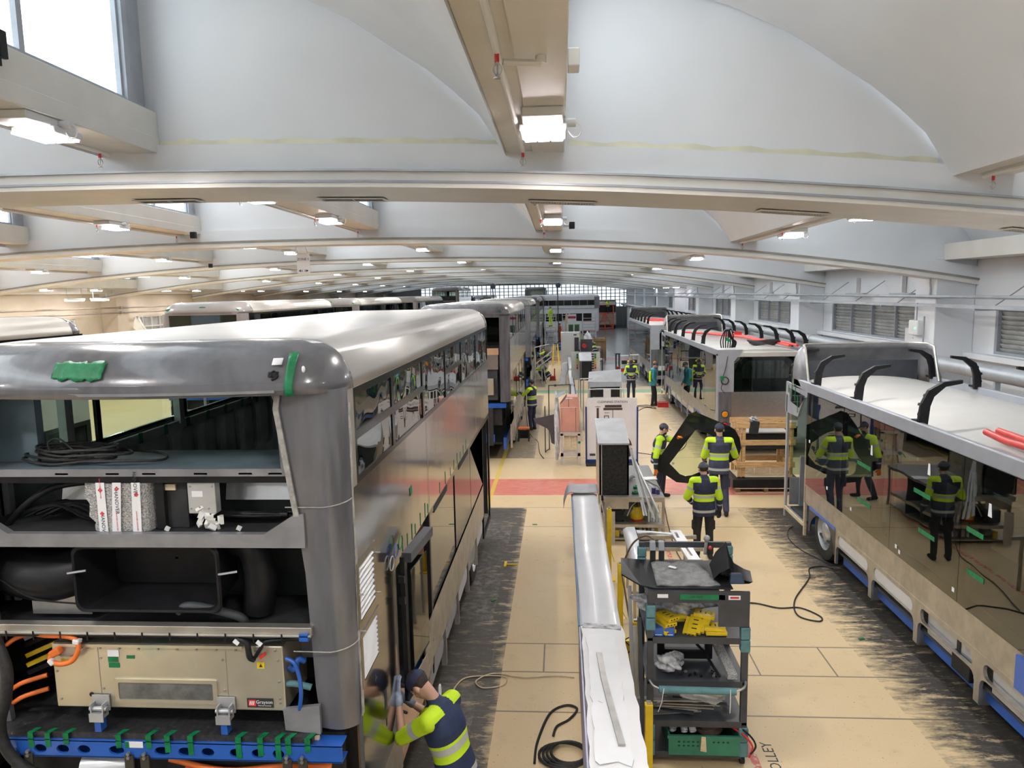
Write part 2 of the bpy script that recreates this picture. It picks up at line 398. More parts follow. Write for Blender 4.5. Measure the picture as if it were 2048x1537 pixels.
    torso(b,-.02)
    for s_ in 'lr':
        b.cap(V['s'+s_],V['e'+s_],.048*k,.040*k); b.cap(V['e'+s_],V['w'+s_],.040*k,.027*k)
        b.cap(V['h'+s_],V['k'+s_],.075*k,.052*k); b.cap(V['k'+s_],V['a'+s_],.050*k,.036*k)
        d=(V['w'+s_]-V['e'+s_]); sv=(-Rt if s_=='r' else Rt)*.3+F
        if not gloves or detail==0: hand(b,V['w'+s_],d,sv,R3@Vector((1 if s_=='r' else -1,0,.2)),curl,k)
        fd=F*.0+R3@Vector((.15 if s_=='r' else -.15,1,0)); a=V['a'+s_]
    bo=put(remesh(b,vox),'body',skin,t)
    if gloves:
        for s_ in 'lr':
            g=MB(); d=(V['w'+s_]-V['e'+s_]); sv=(-Rt if s_=='r' else Rt)*.3+F; g.cap(V['w'+s_]-d.normalized()*.05*k,V['w'+s_],.040*k,.036*k,12); hand(g,V['w'+s_],d,sv,R3@Vector((1 if s_=='r' else -1,0,.2)),curl,1.12*k,.0105); put(remesh(g,min(vox,.008),2),'glove',gloves,t)
    # trousers
    p=MB(); hs=(V['hr']-V['hl']).normalized(); 
    ax=(V['ch']-V['pel']).normalized(); f2=ax.cross(hs).normalized()
    p.loft([[c_+hs*w_*k*cos(a)+f2*d_*k*sin(a) for a in [2*pi*i/20 for i in range(20)]] for c_,w_,d_ in ((V['pel']-ax*.10*k,.15,.115),(V['pel']-ax*.02*k,.172,.13),(V['pel']+ax*.08*k,.165,.122))])
    for s_ in 'lr':
        a=V['a'+s_]; kn=V['k'+s_]; an=a+(kn-a)*.06
        p.cap(V['h'+s_],kn,.098*k,.072*k,14); p.cap(kn,an,.070*k,.058*k,14)
        md=V['h'+s_].lerp(kn,.72); sd=R3@Vector((1 if s_=='r' else -1,0,0)); p.rbox(md+sd*.07*k,(.05*k,.10*k,.16*k),(0,0,yaw))
    put(remesh(p,vox*1.15),'trousers',trousers,t)
    # shoes
    for s_ in 'lr':
        a=V['a'+s_]; fd=(R3@Vector((.12 if s_=='r' else -.12,1,0))).normalized(); sh_=MB(); base=Vector((a.x,a.y,max(.0,a.z-.09*k)))
        if J and 'toe'+s_ in J: fd=(R3@Vector(J['toe'+s_])).normalized()
        sh_.cap(base-fd*.03*k+Vector((0,0,.05*k)),base+fd*.15*k+Vector((0,0,.038*k)),.046*k,.038*k,12); sh_.cap(base-fd*.01*k+Vector((0,0,.06*k)),a+Vector((0,0,.03)),.046*k,.046*k,12)
        put(remesh(sh_,max(vox,.011)),'shoe',m_blackc,t)
    # jacket with its band pattern
    g=MB(); torso(g,.022,.16)
    for s_ in 'lr':
        g.cap(V['s'+s_],V['e'+s_],.078*k,.066*k,14)
        if short: pass
        else: g.cap(V['e'+s_],V['w'+s_]-(V['w'+s_]-V['e'+s_]).normalized()*.02*k,.062*k,.044*k,14)
    g.cap(V['nk']-up*.04*k,V['nk']+up*.035*k,.078*k,.064*k,14)
    me=remesh(g,vox*1.1,2)
    tv=[v_.co.copy() for v_ in me.vertices]; ca=me.color_attributes.new('hv','FLOAT_COLOR','POINT')
    lo=V['pel']+(V['pel']-V['ch']).normalized()*.16*k; hi=V['nk']
    for i,q in enumerate(tv):
        _,tt=segd(q,lo,hi); best=None
        for s_ in 'lr':
            d1,t1=segd(q,V['s'+s_],V['e'+s_]); d2,t2=segd(q,V['e'+s_],V['w'+s_])
            d_,a_=(d1,t1) if d1<d2 else (d2,1+t2)
            if best is None or d_<best[0]: best=(d_,a_)
        ax=(hi-lo).normalized(); c_=lo+(hi-lo)*tt; lat=abs((q-c_).dot((V['sr']-V['sl']).normalized()))
        isarm=max(0,min(1,.5+(lat-.200*k)*9-(best[0]-.05)*6))
        if best[1]>.45 and best[0]<.085*k: isarm=1
        if tt>.9 and lat>.075*k: isarm=max(isarm,.5+(tt-.915)*8)
        ca.data[i].color=(tt,best[1]/2,isarm,1)
    jo=put(me,'jacket',jacketmat(jacket,yel,pattern),t)
    # hair, cap, eyes
    if detail:
        hr=MB(); hr.sph(H(0,-.016,.035),(.081*k,.098*k,.098*k),18,12,HM); hm=remesh(hr,max(vox,.011),1)
        bm=bmesh.new(); bm.from_mesh(hm); HI=HM.transposed()
        dl=[v_ for v_ in bm.verts if ((HI@(v_.co-V['hd'])).y>.052*k and (HI@(v_.co-V['hd'])).z<.07*k) or (HI@(v_.co-V['hd'])).z<(-.045 if (HI@(v_.co-V['hd'])).y<-.02 else -.005)*k]
        bmesh.ops.delete(bm,geom=dl,context='VERTS'); bm.to_mesh(hm); bm.free(); put(hm,'hair',m_hair,t)
        for s_ in (-1,1):
            e=MB(); e.sph(H(s_*.032,.074,.008),(.0125*k,.010*k,.008*k),8,6,HM); ey=put(remesh(e,.004,0) if False else (lambda mm:mm)(e.build('eye',m_paperw,t,smooth=60).data),'x',m_paperw,t) if False else e.build('eye',m_paperw,t,smooth=60)
            e=MB(); e.sph(H(s_*.032,.083,.008),(.005*k,.004*k,.005*k),8,6,HM); e.build('iris',m_hair,ey,smooth=60)
            e=MB(); e.cap(H(s_*.018,.086,.030),H(s_*.050,.072,.030),.004*k,.003*k,6); e.build('eyebrow',m_hair,t,smooth=60)
        if beard:
            e=MB(); e.sph(H(0,.036,-.075),(.056*k,.056*k,.05*k),14,10,HM); put(remesh(e,max(vox,.01),1),'beard',m_hair,t)
    if cap:
        c_=MB(); R_=[]
        for j in range(9):
            q=pi/2*j/8; R_.append([H(.088*cos(q)**.8*cos(a) if j<8 else .001*cos(a),-.012+.108*(cos(q)**.8 if j<8 else .01)*sin(a),.030+.092*sin(q)) for a in [2*pi*i/22 for i in range(22)]])
        c_.loft(R_); co=c_.build('cap',cap,t,smooth=60)
        sg=-1 if capback else 1
        e=MB(); L0=[(x*.074,.075+.10*(1-x*x)**.5*.95) for x in [-1+.2*i for i in range(11)]]
        pts=[(-.074,.05)]+L0+[(.074,.05)]
        e.loft([[H(x,sg*y,.036-.25*(y-.06)-.9*x*x) for x,y in pts],[H(x,sg*y,.044-.25*(y-.06)-.9*x*x) for x,y in pts]]); e.build('cap_brim',cap,co,smooth=40)
    if earmuffs:
        for s_ in (-1,1): e=MB(); e.cap(H(s_*.098,0,.05),H(s_*.125,0,.05),.04*k,.036*k,14); e.build('ear_defender',m_yellow,t,smooth=60)
        e=MB(); e.tube([H(.112*cos(a),0,.06+.085*sin(a)) for a in [pi*i/14 for i in range(15)]],.009,6); e.build('headband',m_yellow,t,smooth=60)
    if apron:
        e=MB(); e.loft([[V['ch']+R3@Vector((x,.16,z)) for x,z in ((-.15,.12),(.15,.12))]+[V['ch']+R3@Vector((x,.17,z)) for x,z in ((.15,.12),(-.15,.12))],[V['pel']+R3@Vector((x,.20,-.3)) for x in (-.2,.2)]+[V['pel']+R3@Vector((x,.21,-.3)) for x in (.2,-.2)]]); e.build('apron',m_glove_g,t)
    return t
P2=pi
# man gripping the left edge of the glass, turned to the right
person('person in grey cap and orange gloves gripping the left edge of the dark framed glass',(2.12,15.9,0),radians(-98),1.76,
  dict(ch=(.02,.04,1.26),nk=(.03,.08,1.44),hd=(.05,.13,1.60),sl=(-.16,.10,1.40),sr=(.20,.04,1.38),el=(.04,.36,1.32),wl=(.29,.44,1.46),er=(.33,-.04,1.02),wr=(.36,-.04,.76),kl=(-.12,.12,.50),kr=(.12,.05,.5),al=(-.14,.10,.09),ar=(.14,-.10,.09)),
  cap=m_capgrey,gloves=m_glove_o,look=.25,nod=.28,detail=2,beard=True,curl=.7)
person('tall person seen from behind in navy cap holding the right side of the glass',(3.20,14.72,0),radians(-4),1.92,
  dict(wr=(.30,.30,1.16),er=(.31,.10,1.13),el=(-.27,.05,1.13),wl=(-.24,.26,1.0),ch=(0,.03,1.29),kl=(-.08,.06,.50),al=(-.06,-.05,.09),kr=(.12,.02,.5),ar=(.13,-.12,.09)),
  jacket=m_navy2,trousers=m_navy2,cap=m_capnavy,look=.05,nod=.12,detail=2,gloves=m_blackc)
person('person seen from behind with dark collar and low cap, standing in front of the glass',(2.41,12.2,0),radians(6),1.72,
  dict(el=(-.29,.04,1.13),wl=(-.16,.16,.98),er=(.27,-.02,1.12),wr=(.30,.05,.88),hd=(0,.06,1.62)),cap=m_capgrey,trousers=m_blackc,look=.0,nod=.2,detail=2,gloves=m_blackc)
person('person in yellow hearing protection and navy yellow jacket standing facing the camera',(2.97,30.8,0),radians(176),1.74,
  dict(el=(-.27,.02,1.14),wl=(-.12,.22,1.05),er=(.27,.02,1.14),wr=(.12,.22,1.03)),nod=.45,cap=m_capnavy,earmuffs=True,trousers=m_navy,detail=1)
person('person in teal jacket with a yellow vest looking down beside the middle bus',(3.68,29.2,0),radians(-95),1.80,
  dict(hd=(.0,.10,1.61),nk=(0,.04,1.46),wl=(-.22,.14,.88),wr=(.20,.12,.90),kl=(-.1,.1,.5),al=(-.1,.12,.09)),nod=.6,jacket=m_tealc,pattern='plain',trousers=m_blackc,cap=m_capgrey,detail=1)
v_=MB(); v_.loft([[(3.50+.0,29.05,z),(3.56,28.93,z),(3.60,29.02,z),(3.55,29.15,z)] for z in (1.0,1.2,1.4)]); v_.build('vest',m_hi,bpy.data.objects['person.004'])
# worker kneeling / leaning into the open side of the near bus
person('person in navy cap and grey gloves reaching into the open side of the nearest bus',(-.96,5.50,0),radians(68),1.76,
  dict(pel=(.02,-.06,.74),ch=(.0,.02,1.08),nk=(-.0,.10,1.28),hd=(-.03,.24,1.42),sl=(-.19,.06,1.23),sr=(.18,.06,1.22),el=(-.22,.30,1.05),wl=(-.12,.40,1.33),er=(.20,.32,1.02),wr=(.16,.50,1.12),
   hl=(-.1,-.06,.72),hr=(.1,-.06,.72),kl=(-.14,.22,.42),kr=(.14,.20,.42),al=(-.13,-.04,.09),ar=(.13,-.10,.09)),
  pattern='short',short=True,cap=m_capnavy,gloves=m_glove_g,nod=1.05,look=.1,detail=2,jacket=M('royal_navy_cloth',(.018,.032,.085),.7,var=.15,scale=10,bump=.3,bscale=12))
person('person working upright at the side of the second left bus',(-.98,24.1,0),radians(60),1.74,
  dict(el=(-.24,.2,1.25),wl=(-.16,.36,1.3),er=(.24,.2,1.2),wr=(.14,.36,1.25)),cap=m_capnavy,detail=1,nod=.1)
cr=dict(pel=(0,-.18,.34),ch=(0,.0,.60),nk=(0,.13,.76),hd=(0,.22,.90),sl=(-.18,.10,.72),sr=(.18,.10,.72),el=(-.22,.34,.62),wl=(-.10,.50,.66),er=(.22,.34,.58),wr=(.12,.50,.60),hl=(-.1,-.18,.34),hr=(.1,-.18,.34),kl=(-.16,.24,.48),kr=(.16,.24,.44),al=(-.14,.02,.09),ar=(.14,-.02,.09))
person('person crouching by the third left bus beside the red tool box',(-.86,38,0),radians(78),1.74,cr,cap=m_blackc,nod=.4,detail=1)
person('person crouching farther up the left lane behind the grey trestle',(-.95,47.5,0),radians(70),1.74,cr,cap=m_hair,nod=.4,detail=0)
person('small figure in yellow standing high on the white scaffold tower',(-.8,60.7,1.77),radians(50),1.7,None,detail=0,jacket=m_hi,pattern='vest',trousers=m_hi)
person('person with dark hair and grey apron bending over the light table',(2.15,46.6,0),radians(35),1.72,dict(ch=(0,.12,1.22),nk=(0,.24,1.36),hd=(0,.36,1.46),sl=(-.18,.2,1.32),sr=(.18,.2,1.32),el=(-.2,.42,1.15),wl=(-.1,.6,1.08),er=(.2,.42,1.15),wr=(.1,.6,1.08)),cap=None,nod=.8,detail=1,apron=True)
person('small figure in yellow jacket walking by the picture board',(1.35,56.5,0),radians(20),1.75,None,detail=0,jacket=m_hi,pattern='vest',trousers=m_blackc)
person('small figure in orange vest by the sideways white bus',(-.05,68,0),radians(120),1.75,None,detail=0,jacket=m_hior,pattern='vest',yel=m_hior,trousers=m_hior,cap=m_navy)
person('person in yellow leaning on the orange access platform',(5.9,90.8,1.92),radians(60),1.75,dict(ch=(-.05,.1,1.25),nk=(-.1,.2,1.38),hd=(-.15,.3,1.45)),detail=0,jacket=m_hi,pattern='vest',trousers=m_navy)
t=T('hand_tool_box','red tool box with handle beside the crouching worker','tool box',-.5,38.1); MB().box(-.58,-.28,38.0,38.3,.03,.22).build('case',m_red,t,bevel=.01); MB().cyl((-.33,38.05,.22),(-.33,38.05,.62),.03,n=8).build('red_bottle',m_red,t); MB().box(-.60,-.26,37.9,38.4,0,.03).build('base_board',m_slate,t)
# the dark framed windscreen being carried
t=T('windscreen','large black edged windscreen glass held by two workers','windscreen',3.0,15.6,.48)
gl=[(2.02,.74),(2.10,.98),(2.17,1.08),(2.62,1.80),(2.72,1.96),(2.86,2.01),(3.60,1.68),(3.72,1.60),(3.82,1.42),(3.86,1.20),(3.80,.98),(2.92,.52),(2.72,.44),(2.48,.46),(2.30,.58)]
inn=[(2.33,.87),(2.87,1.62),(2.92,1.62),(3.20,1.50),(3.45,1.30),(3.50,1.05),(3.35,.85),(2.80,.62),(2.66,.60),(2.55,.64)]
def yc(x): return 15.62-.10*(1-((x-2.95)/.95)**2)
def gplate(loop,holes,dy,th,name,mat,par):
    mb=MB(); mb.prism(loop,'y',0,th,holes); mb.v=[Vector((p.x,yc(p.x)+p.y+dy,p.z)) for p in mb.v]; return mb.build(name,mat,par)
gplate(gl,[inn],0,.008,'black_border',m_blackglass,t); gplate(inn,[],.002,.004,'clear_glass',m_screen,t)
MB().rbox((2.98,15.50,.72),(.07,.004,.03),(0,-.5,0)).build('white_sticker',m_paperw,t); MB().cyl((2.40,15.53,.88),(2.40,15.535,.88),.03,n=14).build('round_sticker',m_lgrey,t)
# ------------------------------------------------------------------ the hall
XL, XR, BAY = -23.2, 9.2, 9.3
YB, YE = -12., 99.
def ribz(x): return 5.80-(1.10*min(1.05,abs((x+6)/14.6))**2.3 if x>-6 else 1.18*min(1,abs((x+6)/17.2))**2.3)
RY=[7.45+BAY*(n-1) for n in range(-1,11)]
BX=[-21.45,-17.2,-12.95,-8.7,-4.45,-.24,4.1]
# floor with procedural lanes, bands and scuffs
def floormat():
    m=bpy.data.materials.new('painted_factory_floor'); m.use_nodes=True; nt=m.node_tree; N=nt.nodes; L=nt.links
    b=N['Principled BSDF']; tc=N.new('ShaderNodeTexCoord'); sp=N.new('ShaderNodeSeparateXYZ'); L.new(tc.outputs['Object'],sp.inputs[0])
    X,Y=sp.outputs['X'],sp.outputs['Y']
    def m1(op,a,b_=None,c=None):
        n=N.new('ShaderNodeMath'); n.operation=op
        for i,q in enumerate((a,b_,c)):
            if q is None: continue
            if isinstance(q,(int,float)): n.inputs[i].default_value=q
            else: L.new(q,n.inputs[i])
        return n.outputs[0]
    def rng(v,a,b_): return m1('MULTIPLY',m1('GREATER_THAN',v,a),m1('LESS_THAN',v,b_))
    def OR(*q):
        r=q[0]
        for k in q[1:]: r=m1('MAXIMUM',r,k)
        return r
    def noise(scale,detail=5,st=None,rough=.6):
        n=N.new('ShaderNodeTexNoise'); n.inputs['Scale'].default_value=scale; n.inputs['Detail'].default_value=detail; n.inputs['Roughness'].default_value=rough
        if st:
            mp=N.new('ShaderNodeMapping'); mp.inputs['Scale'].default_value=st; L.new(tc.outputs['Object'],mp.inputs[0]); L.new(mp.outputs[0],n.inputs['Vector'])
        else: L.new(tc.outputs['Object'],n.inputs['Vector'])
        return n.outputs['Fac']
    def ramp(v,a,b_):
        n=N.new('ShaderNodeMapRange'); n.inputs[1].default_value=a; n.inputs[2].default_value=b_; L.new(v,n.inputs[0]); return n.outputs[0]
    def mix(f,a,b_):
        n=N.new('ShaderNodeMix'); n.data_type='RGBA'; L.new(f,n.inputs[0])
        for i,q in ((6,a),(7,b_)):
            if isinstance(q,tuple): n.inputs[i].default_value=(*q,1)
            else: L.new(q,n.inputs[i])
        return n.outputs[2]
    big=noise(.35,3); fine=noise(22,6); scuff=noise(2.2,8,(1,3.4,1),.78); speck=noise(38,2); wear=noise(7,8,(1,2.2,1),.75)
    tan=mix(ramp(big,.3,.7),(.66,.49,.27),(.74,.57,.34))
    tan=mix(m1('MULTIPLY',ramp(noise(3.5,6),.58,.72),.18),tan,(.30,.24,.16))
    tan=mix(m1('MULTIPLY',ramp(speck,.69,.71),.75),tan,(.10,.08,.06))
    tan=mix(m1('MULTIPLY',m1('MULTIPLY',ramp(noise(4.2,7,(.6,2.2,1),.7),.64,.68),.7),m1('MULTIPLY',rng(Y,9.5,15.1),rng(X,-.76,.2))),tan,(.10,.085,.07))
    # far end turns to bare polished concrete
    far=m1('MULTIPLY',ramp(Y,33,38),OR(ramp(X,1.2,1.8),ramp(Y,60,66)))
    tan=mix(far,tan,mix(ramp(big,.35,.65),(.26,.26,.28),(.36,.37,.39)))
    # black scuffed working lanes under the buses
    laneY=OR(m1('LESS_THAN',Y,15.15),rng(Y,19.9,32.4),rng(Y,35.2,49.),m1('GREATER_THAN',Y,52.))
    left=rng(X,-5.2,-.76); right=m1('GREATER_THAN',X,3.68); left2=rng(X,-12.,-8.9)
    lanes=m1('MULTIPLY',laneY,OR(left,right,left2))
    # soft streaky inner border on the right lane; heavier toner towards the middle
    dl=m1('MULTIPLY',left,ramp(m1('ADD',m1('MULTIPLY',m1('SUBTRACT',-.70,X),1.6),scuff),.42,.72))
    dr=m1('MULTIPLY',right,ramp(m1('ADD',m1('MULTIPLY',m1('SUBTRACT',X,3.6),.42),scuff),.50,.74))
    dark=m1('MULTIPLY',laneY,OR(dl,dr,left2))
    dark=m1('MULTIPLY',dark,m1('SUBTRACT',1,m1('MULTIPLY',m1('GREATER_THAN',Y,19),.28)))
    black=mix(m1('MULTIPLY',ramp(wear,.52,.74),.75),(.016,.018,.022),(.15,.15,.145)); edge=OR(m1('MULTIPLY',ramp(X,-1.45,-.85),m1('LESS_THAN',X,0)),m1('MULTIPLY',m1('SUBTRACT',1,ramp(X,4.1,5.2)),m1('GREATER_THAN',X,3)),.25); black=mix(m1('MULTIPLY',m1('MULTIPLY',ramp(noise(2.6,8,(.8,2.6,1),.75),.55,.61),.9),edge),black,(.50,.39,.24)); black=mix(m1('MULTIPLY',m1('MULTIPLY',m1('LESS_THAN',m1('ABSOLUTE',m1('ADD',X,1.25)),.25),ramp(big,.45,.6)),m1('MULTIPLY',ramp(noise(9,7),.45,.62),.8)),black,(.24,.235,.225))
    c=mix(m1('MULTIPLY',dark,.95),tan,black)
    # coloured crossing bands
    worn=ramp(noise(5,8,(.6,2.4,1),.8),.36,.56)
    red=m1('MULTIPLY',OR(rng(Y,16.15,17.6),rng(Y,48.9,50.3)),m1('ADD',m1('MULTIPLY',worn,.45),.5))
    c=mix(red,c,(.62,.12,.11))
    grn=m1('MULTIPLY',rng(Y,33.0,34.1),m1('ADD',m1('MULTIPLY',worn,.3),.62))
    c=mix(grn,c,(.16,.40,.24))
    dia=m1('LESS_THAN',m1('ABSOLUTE',m1('ADD',m1('ADD',X,m1('MULTIPLY',Y,.235)),-4.72)),.045)
    dia=m1('MULTIPLY',dia,m1('MULTIPLY',rng(Y,8.6,15.5),ramp(noise(14,5),.42,.5)))
    dia=m1('MULTIPLY',dia,.0)
    near=m1('MULTIPLY',m1('MULTIPLY',m1('LESS_THAN',m1('ABSOLUTE',m1('SUBTRACT',X,m1('ADD',1.86,m1('MULTIPLY',m1('SUBTRACT',Y,6.6),.0)))),.04),m1('LESS_THAN',Y,14.8)),ramp(noise(16,5),.45,.52))
    c=mix(near,c,(.66,.13,.11))
    yel=m1('MULTIPLY',m1('LESS_THAN',m1('ABSOLUTE',m1('ADD',X,1.63)),.05),rng(Y,15,33)); c=mix(m1('MULTIPLY',yel,.75),c,(.70,.52,.06))
    # seams
    seam=OR(*[m1('LESS_THAN',m1('ABSOLUTE',m1('SUBTRACT',Y,q)),.012) for q in (9.07,8.35,7.5,13.9,15.18,19.9,5.9)])
    sx=m1('MULTIPLY',OR(*[m1('LESS_THAN',m1('ABSOLUTE',m1('SUBTRACT',X,q)),.01) for q in (2.35,3.25,-.25,-.9)]),rng(Y,8.35,9.07))
    c=mix(m1('MULTIPLY',OR(seam,sx),.8),c,(.10,.085,.06))
    L.new(c,b.inputs['Base Color'])
    r=m1('SUBTRACT',m1('ADD',m1('MULTIPLY',fine,.2),.34),m1('MULTIPLY',far,.22)); L.new(r,b.inputs['Roughness'])
    bp=N.new('ShaderNodeBump'); bp.inputs['Strength'].default_value=.15; bp.inputs['Distance'].default_value=.01; L.new(wear,bp.inputs['Height']); L.new(bp.outputs[0],b.inputs['Normal'])
    return m
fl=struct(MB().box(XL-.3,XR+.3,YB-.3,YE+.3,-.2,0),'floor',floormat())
MW['floor']=Matrix()
text('floor_lettering','TROLLEY',.155,(2.04,6.72,.001),(0,0,pi/2),m_ink,fl,.0005)
o_=MB(); o_.box(1.79,1.87,6.80,6.98,0,.0012); o_.box(1.72,1.79,6.86,6.91,0,.0012); o_.build('floor_marking',m_floorpaint_red,fl)
# walls
def rw(n0): return 0
wb=MB()
wins=[]
for n,y in enumerate(RY[:-1]):
    wins.append((y+2.45,y+8.6))
wb.wallx(XR,XR+.3,YB,YE,0,8.6,[(a,b,3.12,4.1) for a,b in wins])
struct(wb,'wall_right',m_wall)
wl=MB(); lw=[(y+2.9,y+7.4) for y in RY[:-1]]
wl.wallx(XL-.3,XL,YB,YE,0,8.6,[(a,b,2.0,3.75) for a,b in lw]); struct(wl,'wall_left',m_wallc)
struct(MB().box(XL,XR,YB-.3,YB,0,8.6),'wall_back',m_wall)
# end wall: glazed gable
struct(MB().wally(YE,YE+.3,XL,XR,0,8.6,[(-19,8.9,2.6,5.65)]),'wall_front',m_wall)
ew=struct(MB().box(-19,8.9,YE+.12,YE+.15,2.6,5.65),'window_90',m_dayend)
mu=MB()
for i in range(47): mu.box(-19+.6*i-.05,-19+.6*i+.05,YE+.02,YE+.12,2.6,5.65)
for z in (3.0,3.45,3.9,4.35,4.8,5.25): mu.box(-19,8.9,YE+.03,YE+.11,z-.04,z+.04)
mu.build('mullion_grid',m_mull,ew,w=False)
# right wall windows with louvre slats, pilasters, pipes
k=0
for a,b in wins:
    if b<2: continue
    k+=1
    fr=MB(); fr.wallx(XR+.02,XR+.10,a,b,3.12,4.1,[(a+.06+i*(b-a-.06)/4,a+(i+1)*(b-a-.06)/4,3.18,4.04) for i in range(4)])
    w=struct(fr,'window_%d'%k,m_rail)
    sl=MB()
    for j in range(9): sl.rbox((XR+.12,(a+b)/2,3.20+j*.098),(.012,b-a-.1,.105),(0,radians(-32),0))
    sl.build('louvre',m_louvre,w,w=False)
    box1('pane',m_dayg if False else m_louvre,w,XR+.2,XR+.21,a,b,3.12,4.1,w=False)
for n,y in enumerate(RY):
    if y<0: continue
    struct(MB().box(8.35,XR,y+.1,y+1.05,0,5.2),'trim_%d'%(n+1),m_wall,bevel=.02)
    struct(MB().box(XL,-22.35,y+.1,y+1.05,0,5.2),'trim_%d'%(n+21),m_wallc,bevel=.02)
for n,(a,b) in enumerate(lw):
    if a<10: continue
    fr=MB(); fr.wallx(XL-.12,XL-.04,a,b,2.,3.75,[(a+.06+i*(b-a-.06)/5,a+(i+1)*(b-a-.06)/5,2.06+j*.56,2.06+j*.56+.5) for i in range(5) for j in range(3)])
    w=struct(fr,'window_%d'%(n+60),m_wall)
    box1('pane',M('left_window_pane_%d'%n,(.35,.40,.36),.3,var=.3,scale=3) if n<1 else m_louvre,w,XL-.2,XL-.18,a,b,2.,3.75,w=False)
struct(MB().box(9.0,XR,YB,YE,2.98,3.1),'baseboard_right',m_wall)
# eaves beams along both side walls
struct(MB().box(8.5,XR,YB,YE,5.15,5.5),'trim_41',m_rib); struct(MB().box(XL,-22.5,YB,YE,4.95,5.4),'trim_42',m_rib)
# shell roof: from every beam the vault climbs left to the top of the glazing of the next beam
SH=[(0,0),(.12,.26),(.38,.53),(.76,.85),(1.2,1.13),(1.5,1.35),(2.2,1.68),(3.0,1.92),(3.7,2.02)]
def shz(d): 
    for (a,p),(b,q) in zip(SH,SH[1:]):
        if d<=b: return p+(q-p)*(d-a)/(b-a)
    return SH[-1][1]
def beamz(x): return ribz(x)+.34
edges=[XL-.0]+[x+.29 for x in BX]+[XR]
ctr=[None]+BX
cells=[]       # (left x, right x, z at right/bottom, z at left/top)
for i in range(len(edges)-1):
    xl=edges[i]; xr=(BX[i]-.29) if i<len(BX) else XR
    cells.append((xl,xr))
def prof(xl,xr,n=14):
    zb=beamz(min(xr,8.4))-.05 if xr<8.4 else 5.3
    zt_l=beamz(xl)+.4
    o=[]
    for k in range(n+1):
        d=(xr-xl)*k/n; o.append((xr-d, zb+shz(d)*1.))
    return o
for n,y in enumerate(RY[:-1]+[RY[-1]]):
    y0=y-BAY+.6 if n else YB; y1=y+.05
    if n==len(RY)-1: pass
    sh=MB()
    for xl,xr in cells:
        p=prof(xl,xr)
        loop=p+[(x,z+.12) for x,z in reversed(p)]
        sh.prism(loop,'y',y0,y1)
    c=sh.build('ceiling',m_ceil,smooth=35,kind='structure')
    # rib and the tympanum wall above it
    r=MB(); xs=[XL+.0+(XR-XL)*i/60 for i in range(61)]
    under=[(x,ribz(x)) for x in xs]; top=[(x,ribz(x)+.12) for x in reversed(xs)]
    r.prism(under+top,'y',y,y+.62)
    if y>0: struct(r,'trim_%d'%(50+n),m_rib,smooth=30)
    if y>9: struct(MB().prism([(x,ribz(x)+.10) for x in xs]+[(x,ribz(x)+.14) for x in reversed(xs)],'y',y-.03,y+.0),'trim_%d'%(10+n+300),m_ribline,smooth=30)
    top2=[(x,ribz(x)+.12) for x in xs]; t3=[(x,ribz(x)+.40) for x in reversed(xs)]
    if y>0: struct(MB().prism(top2+t3,'y',y+.05,y+.56),'trim_%d'%(30+n),m_ceil,smooth=30)
    t=MB()
    t.prism([(x,ribz(x)+.36) for x in xs]+[(XR,8.2),(XL,8.2)],'y',y+.12,y+.5); struct(t,'trim_%d'%(70+n),m_ceil)
yl=RY[-1]+.6
struct(MB().box(XL,XR,yl,YE,7.9,8.05),'ceiling',m_ceil)
# longitudinal beams, glazing above them
nw=100
for n,y in enumerate(RY):
    y0=(y-BAY+.6) if n else YB
    if y<0: y0=max(y0,YB)
    for x in BX:
        z=beamz(x); zt=z+.40
        bm=MB(); bm.box(x-.29,x+.29,y0,y+.12,z,zt); bm.box(x-.02,x+.30,y0,y+.12,z-.02,z+.14)
        if n<6: struct(bm,'trim_%d'%(200+nw),m_rib,bevel=.01)
        else: struct(bm,'trim_%d'%(200+nw),m_rib)
        nw+=1
        gz1=z+.05+shz(3.7) if x>4 else beamz(min(x+4.25,8.2))-.05+shz(3.7)
        g=struct(MB().box(x+.12,x+.15,y0+.25,y-.30,zt+.03,gz1),'window_%d'%nw,m_day)
        fr=MB()
        cnt=6
        for i in range(cnt+1):
            yy=y0+.25+(y-.30-y0-.25)*i/cnt; fr.box(x+.15,x+.20,yy-.03,yy+.03,zt+.03,gz1)
        fr.box(x+.15,x+.21,y0,y0+.25,zt,gz1); fr.box(x+.13,x+.24,y-.30,y-.22,zt,gz1); fr.box(x+.10,x+.17,y-.22,y+.12,zt,gz1)
        fr.box(x+.14,x+.22,y0,y,zt,zt+.05)
        fr.build('mullion',m_mull,g,w=False)
# first rib: cable tray, boards and vents
y=RY[2]
def arcbox(name,x0,x1,y0,y1,dz0,dz1,mat,label=None,cat=None,n=24):
    xs=[x0+(x1-x0)*i/n for i in range(n+1)]
    o=MB().prism([(x,ribz(x)+dz0) for x in xs]+[(x,ribz(x)+dz1) for x in reversed(xs)],'y',y0,y1)
    return o
struct(arcbox('',XL+.9,8.3,y-.03,y+1.17,-.045,.0,m_rib),'trim_91',m_rib,smooth=30)
struct(arcbox('',XL+.9,8.3,y-.04,y-.002,.115,.135,m_rail),'trim_92',m_pole,smooth=30)
struct(arcbox('',XL+.9,8.3,y-.05,y+.0,.0,.022,m_rail),'trim_94',m_rail,smooth=30)
st=MB()
for (x0,x1) in ((-4.2,-.6),(.1,3.7)):
    xs=[x0+(x1-x0)*i/20 for i in range(21)]
    st.prism([(x,ribz(x)+.395+.012*sin(7*x)) for x in xs]+[(x,ribz(x)+.46+.015*sin(11*x)) for x in reversed(xs)],'y',y+.112,y+.13)
struct(st,'trim_93',m_stain)
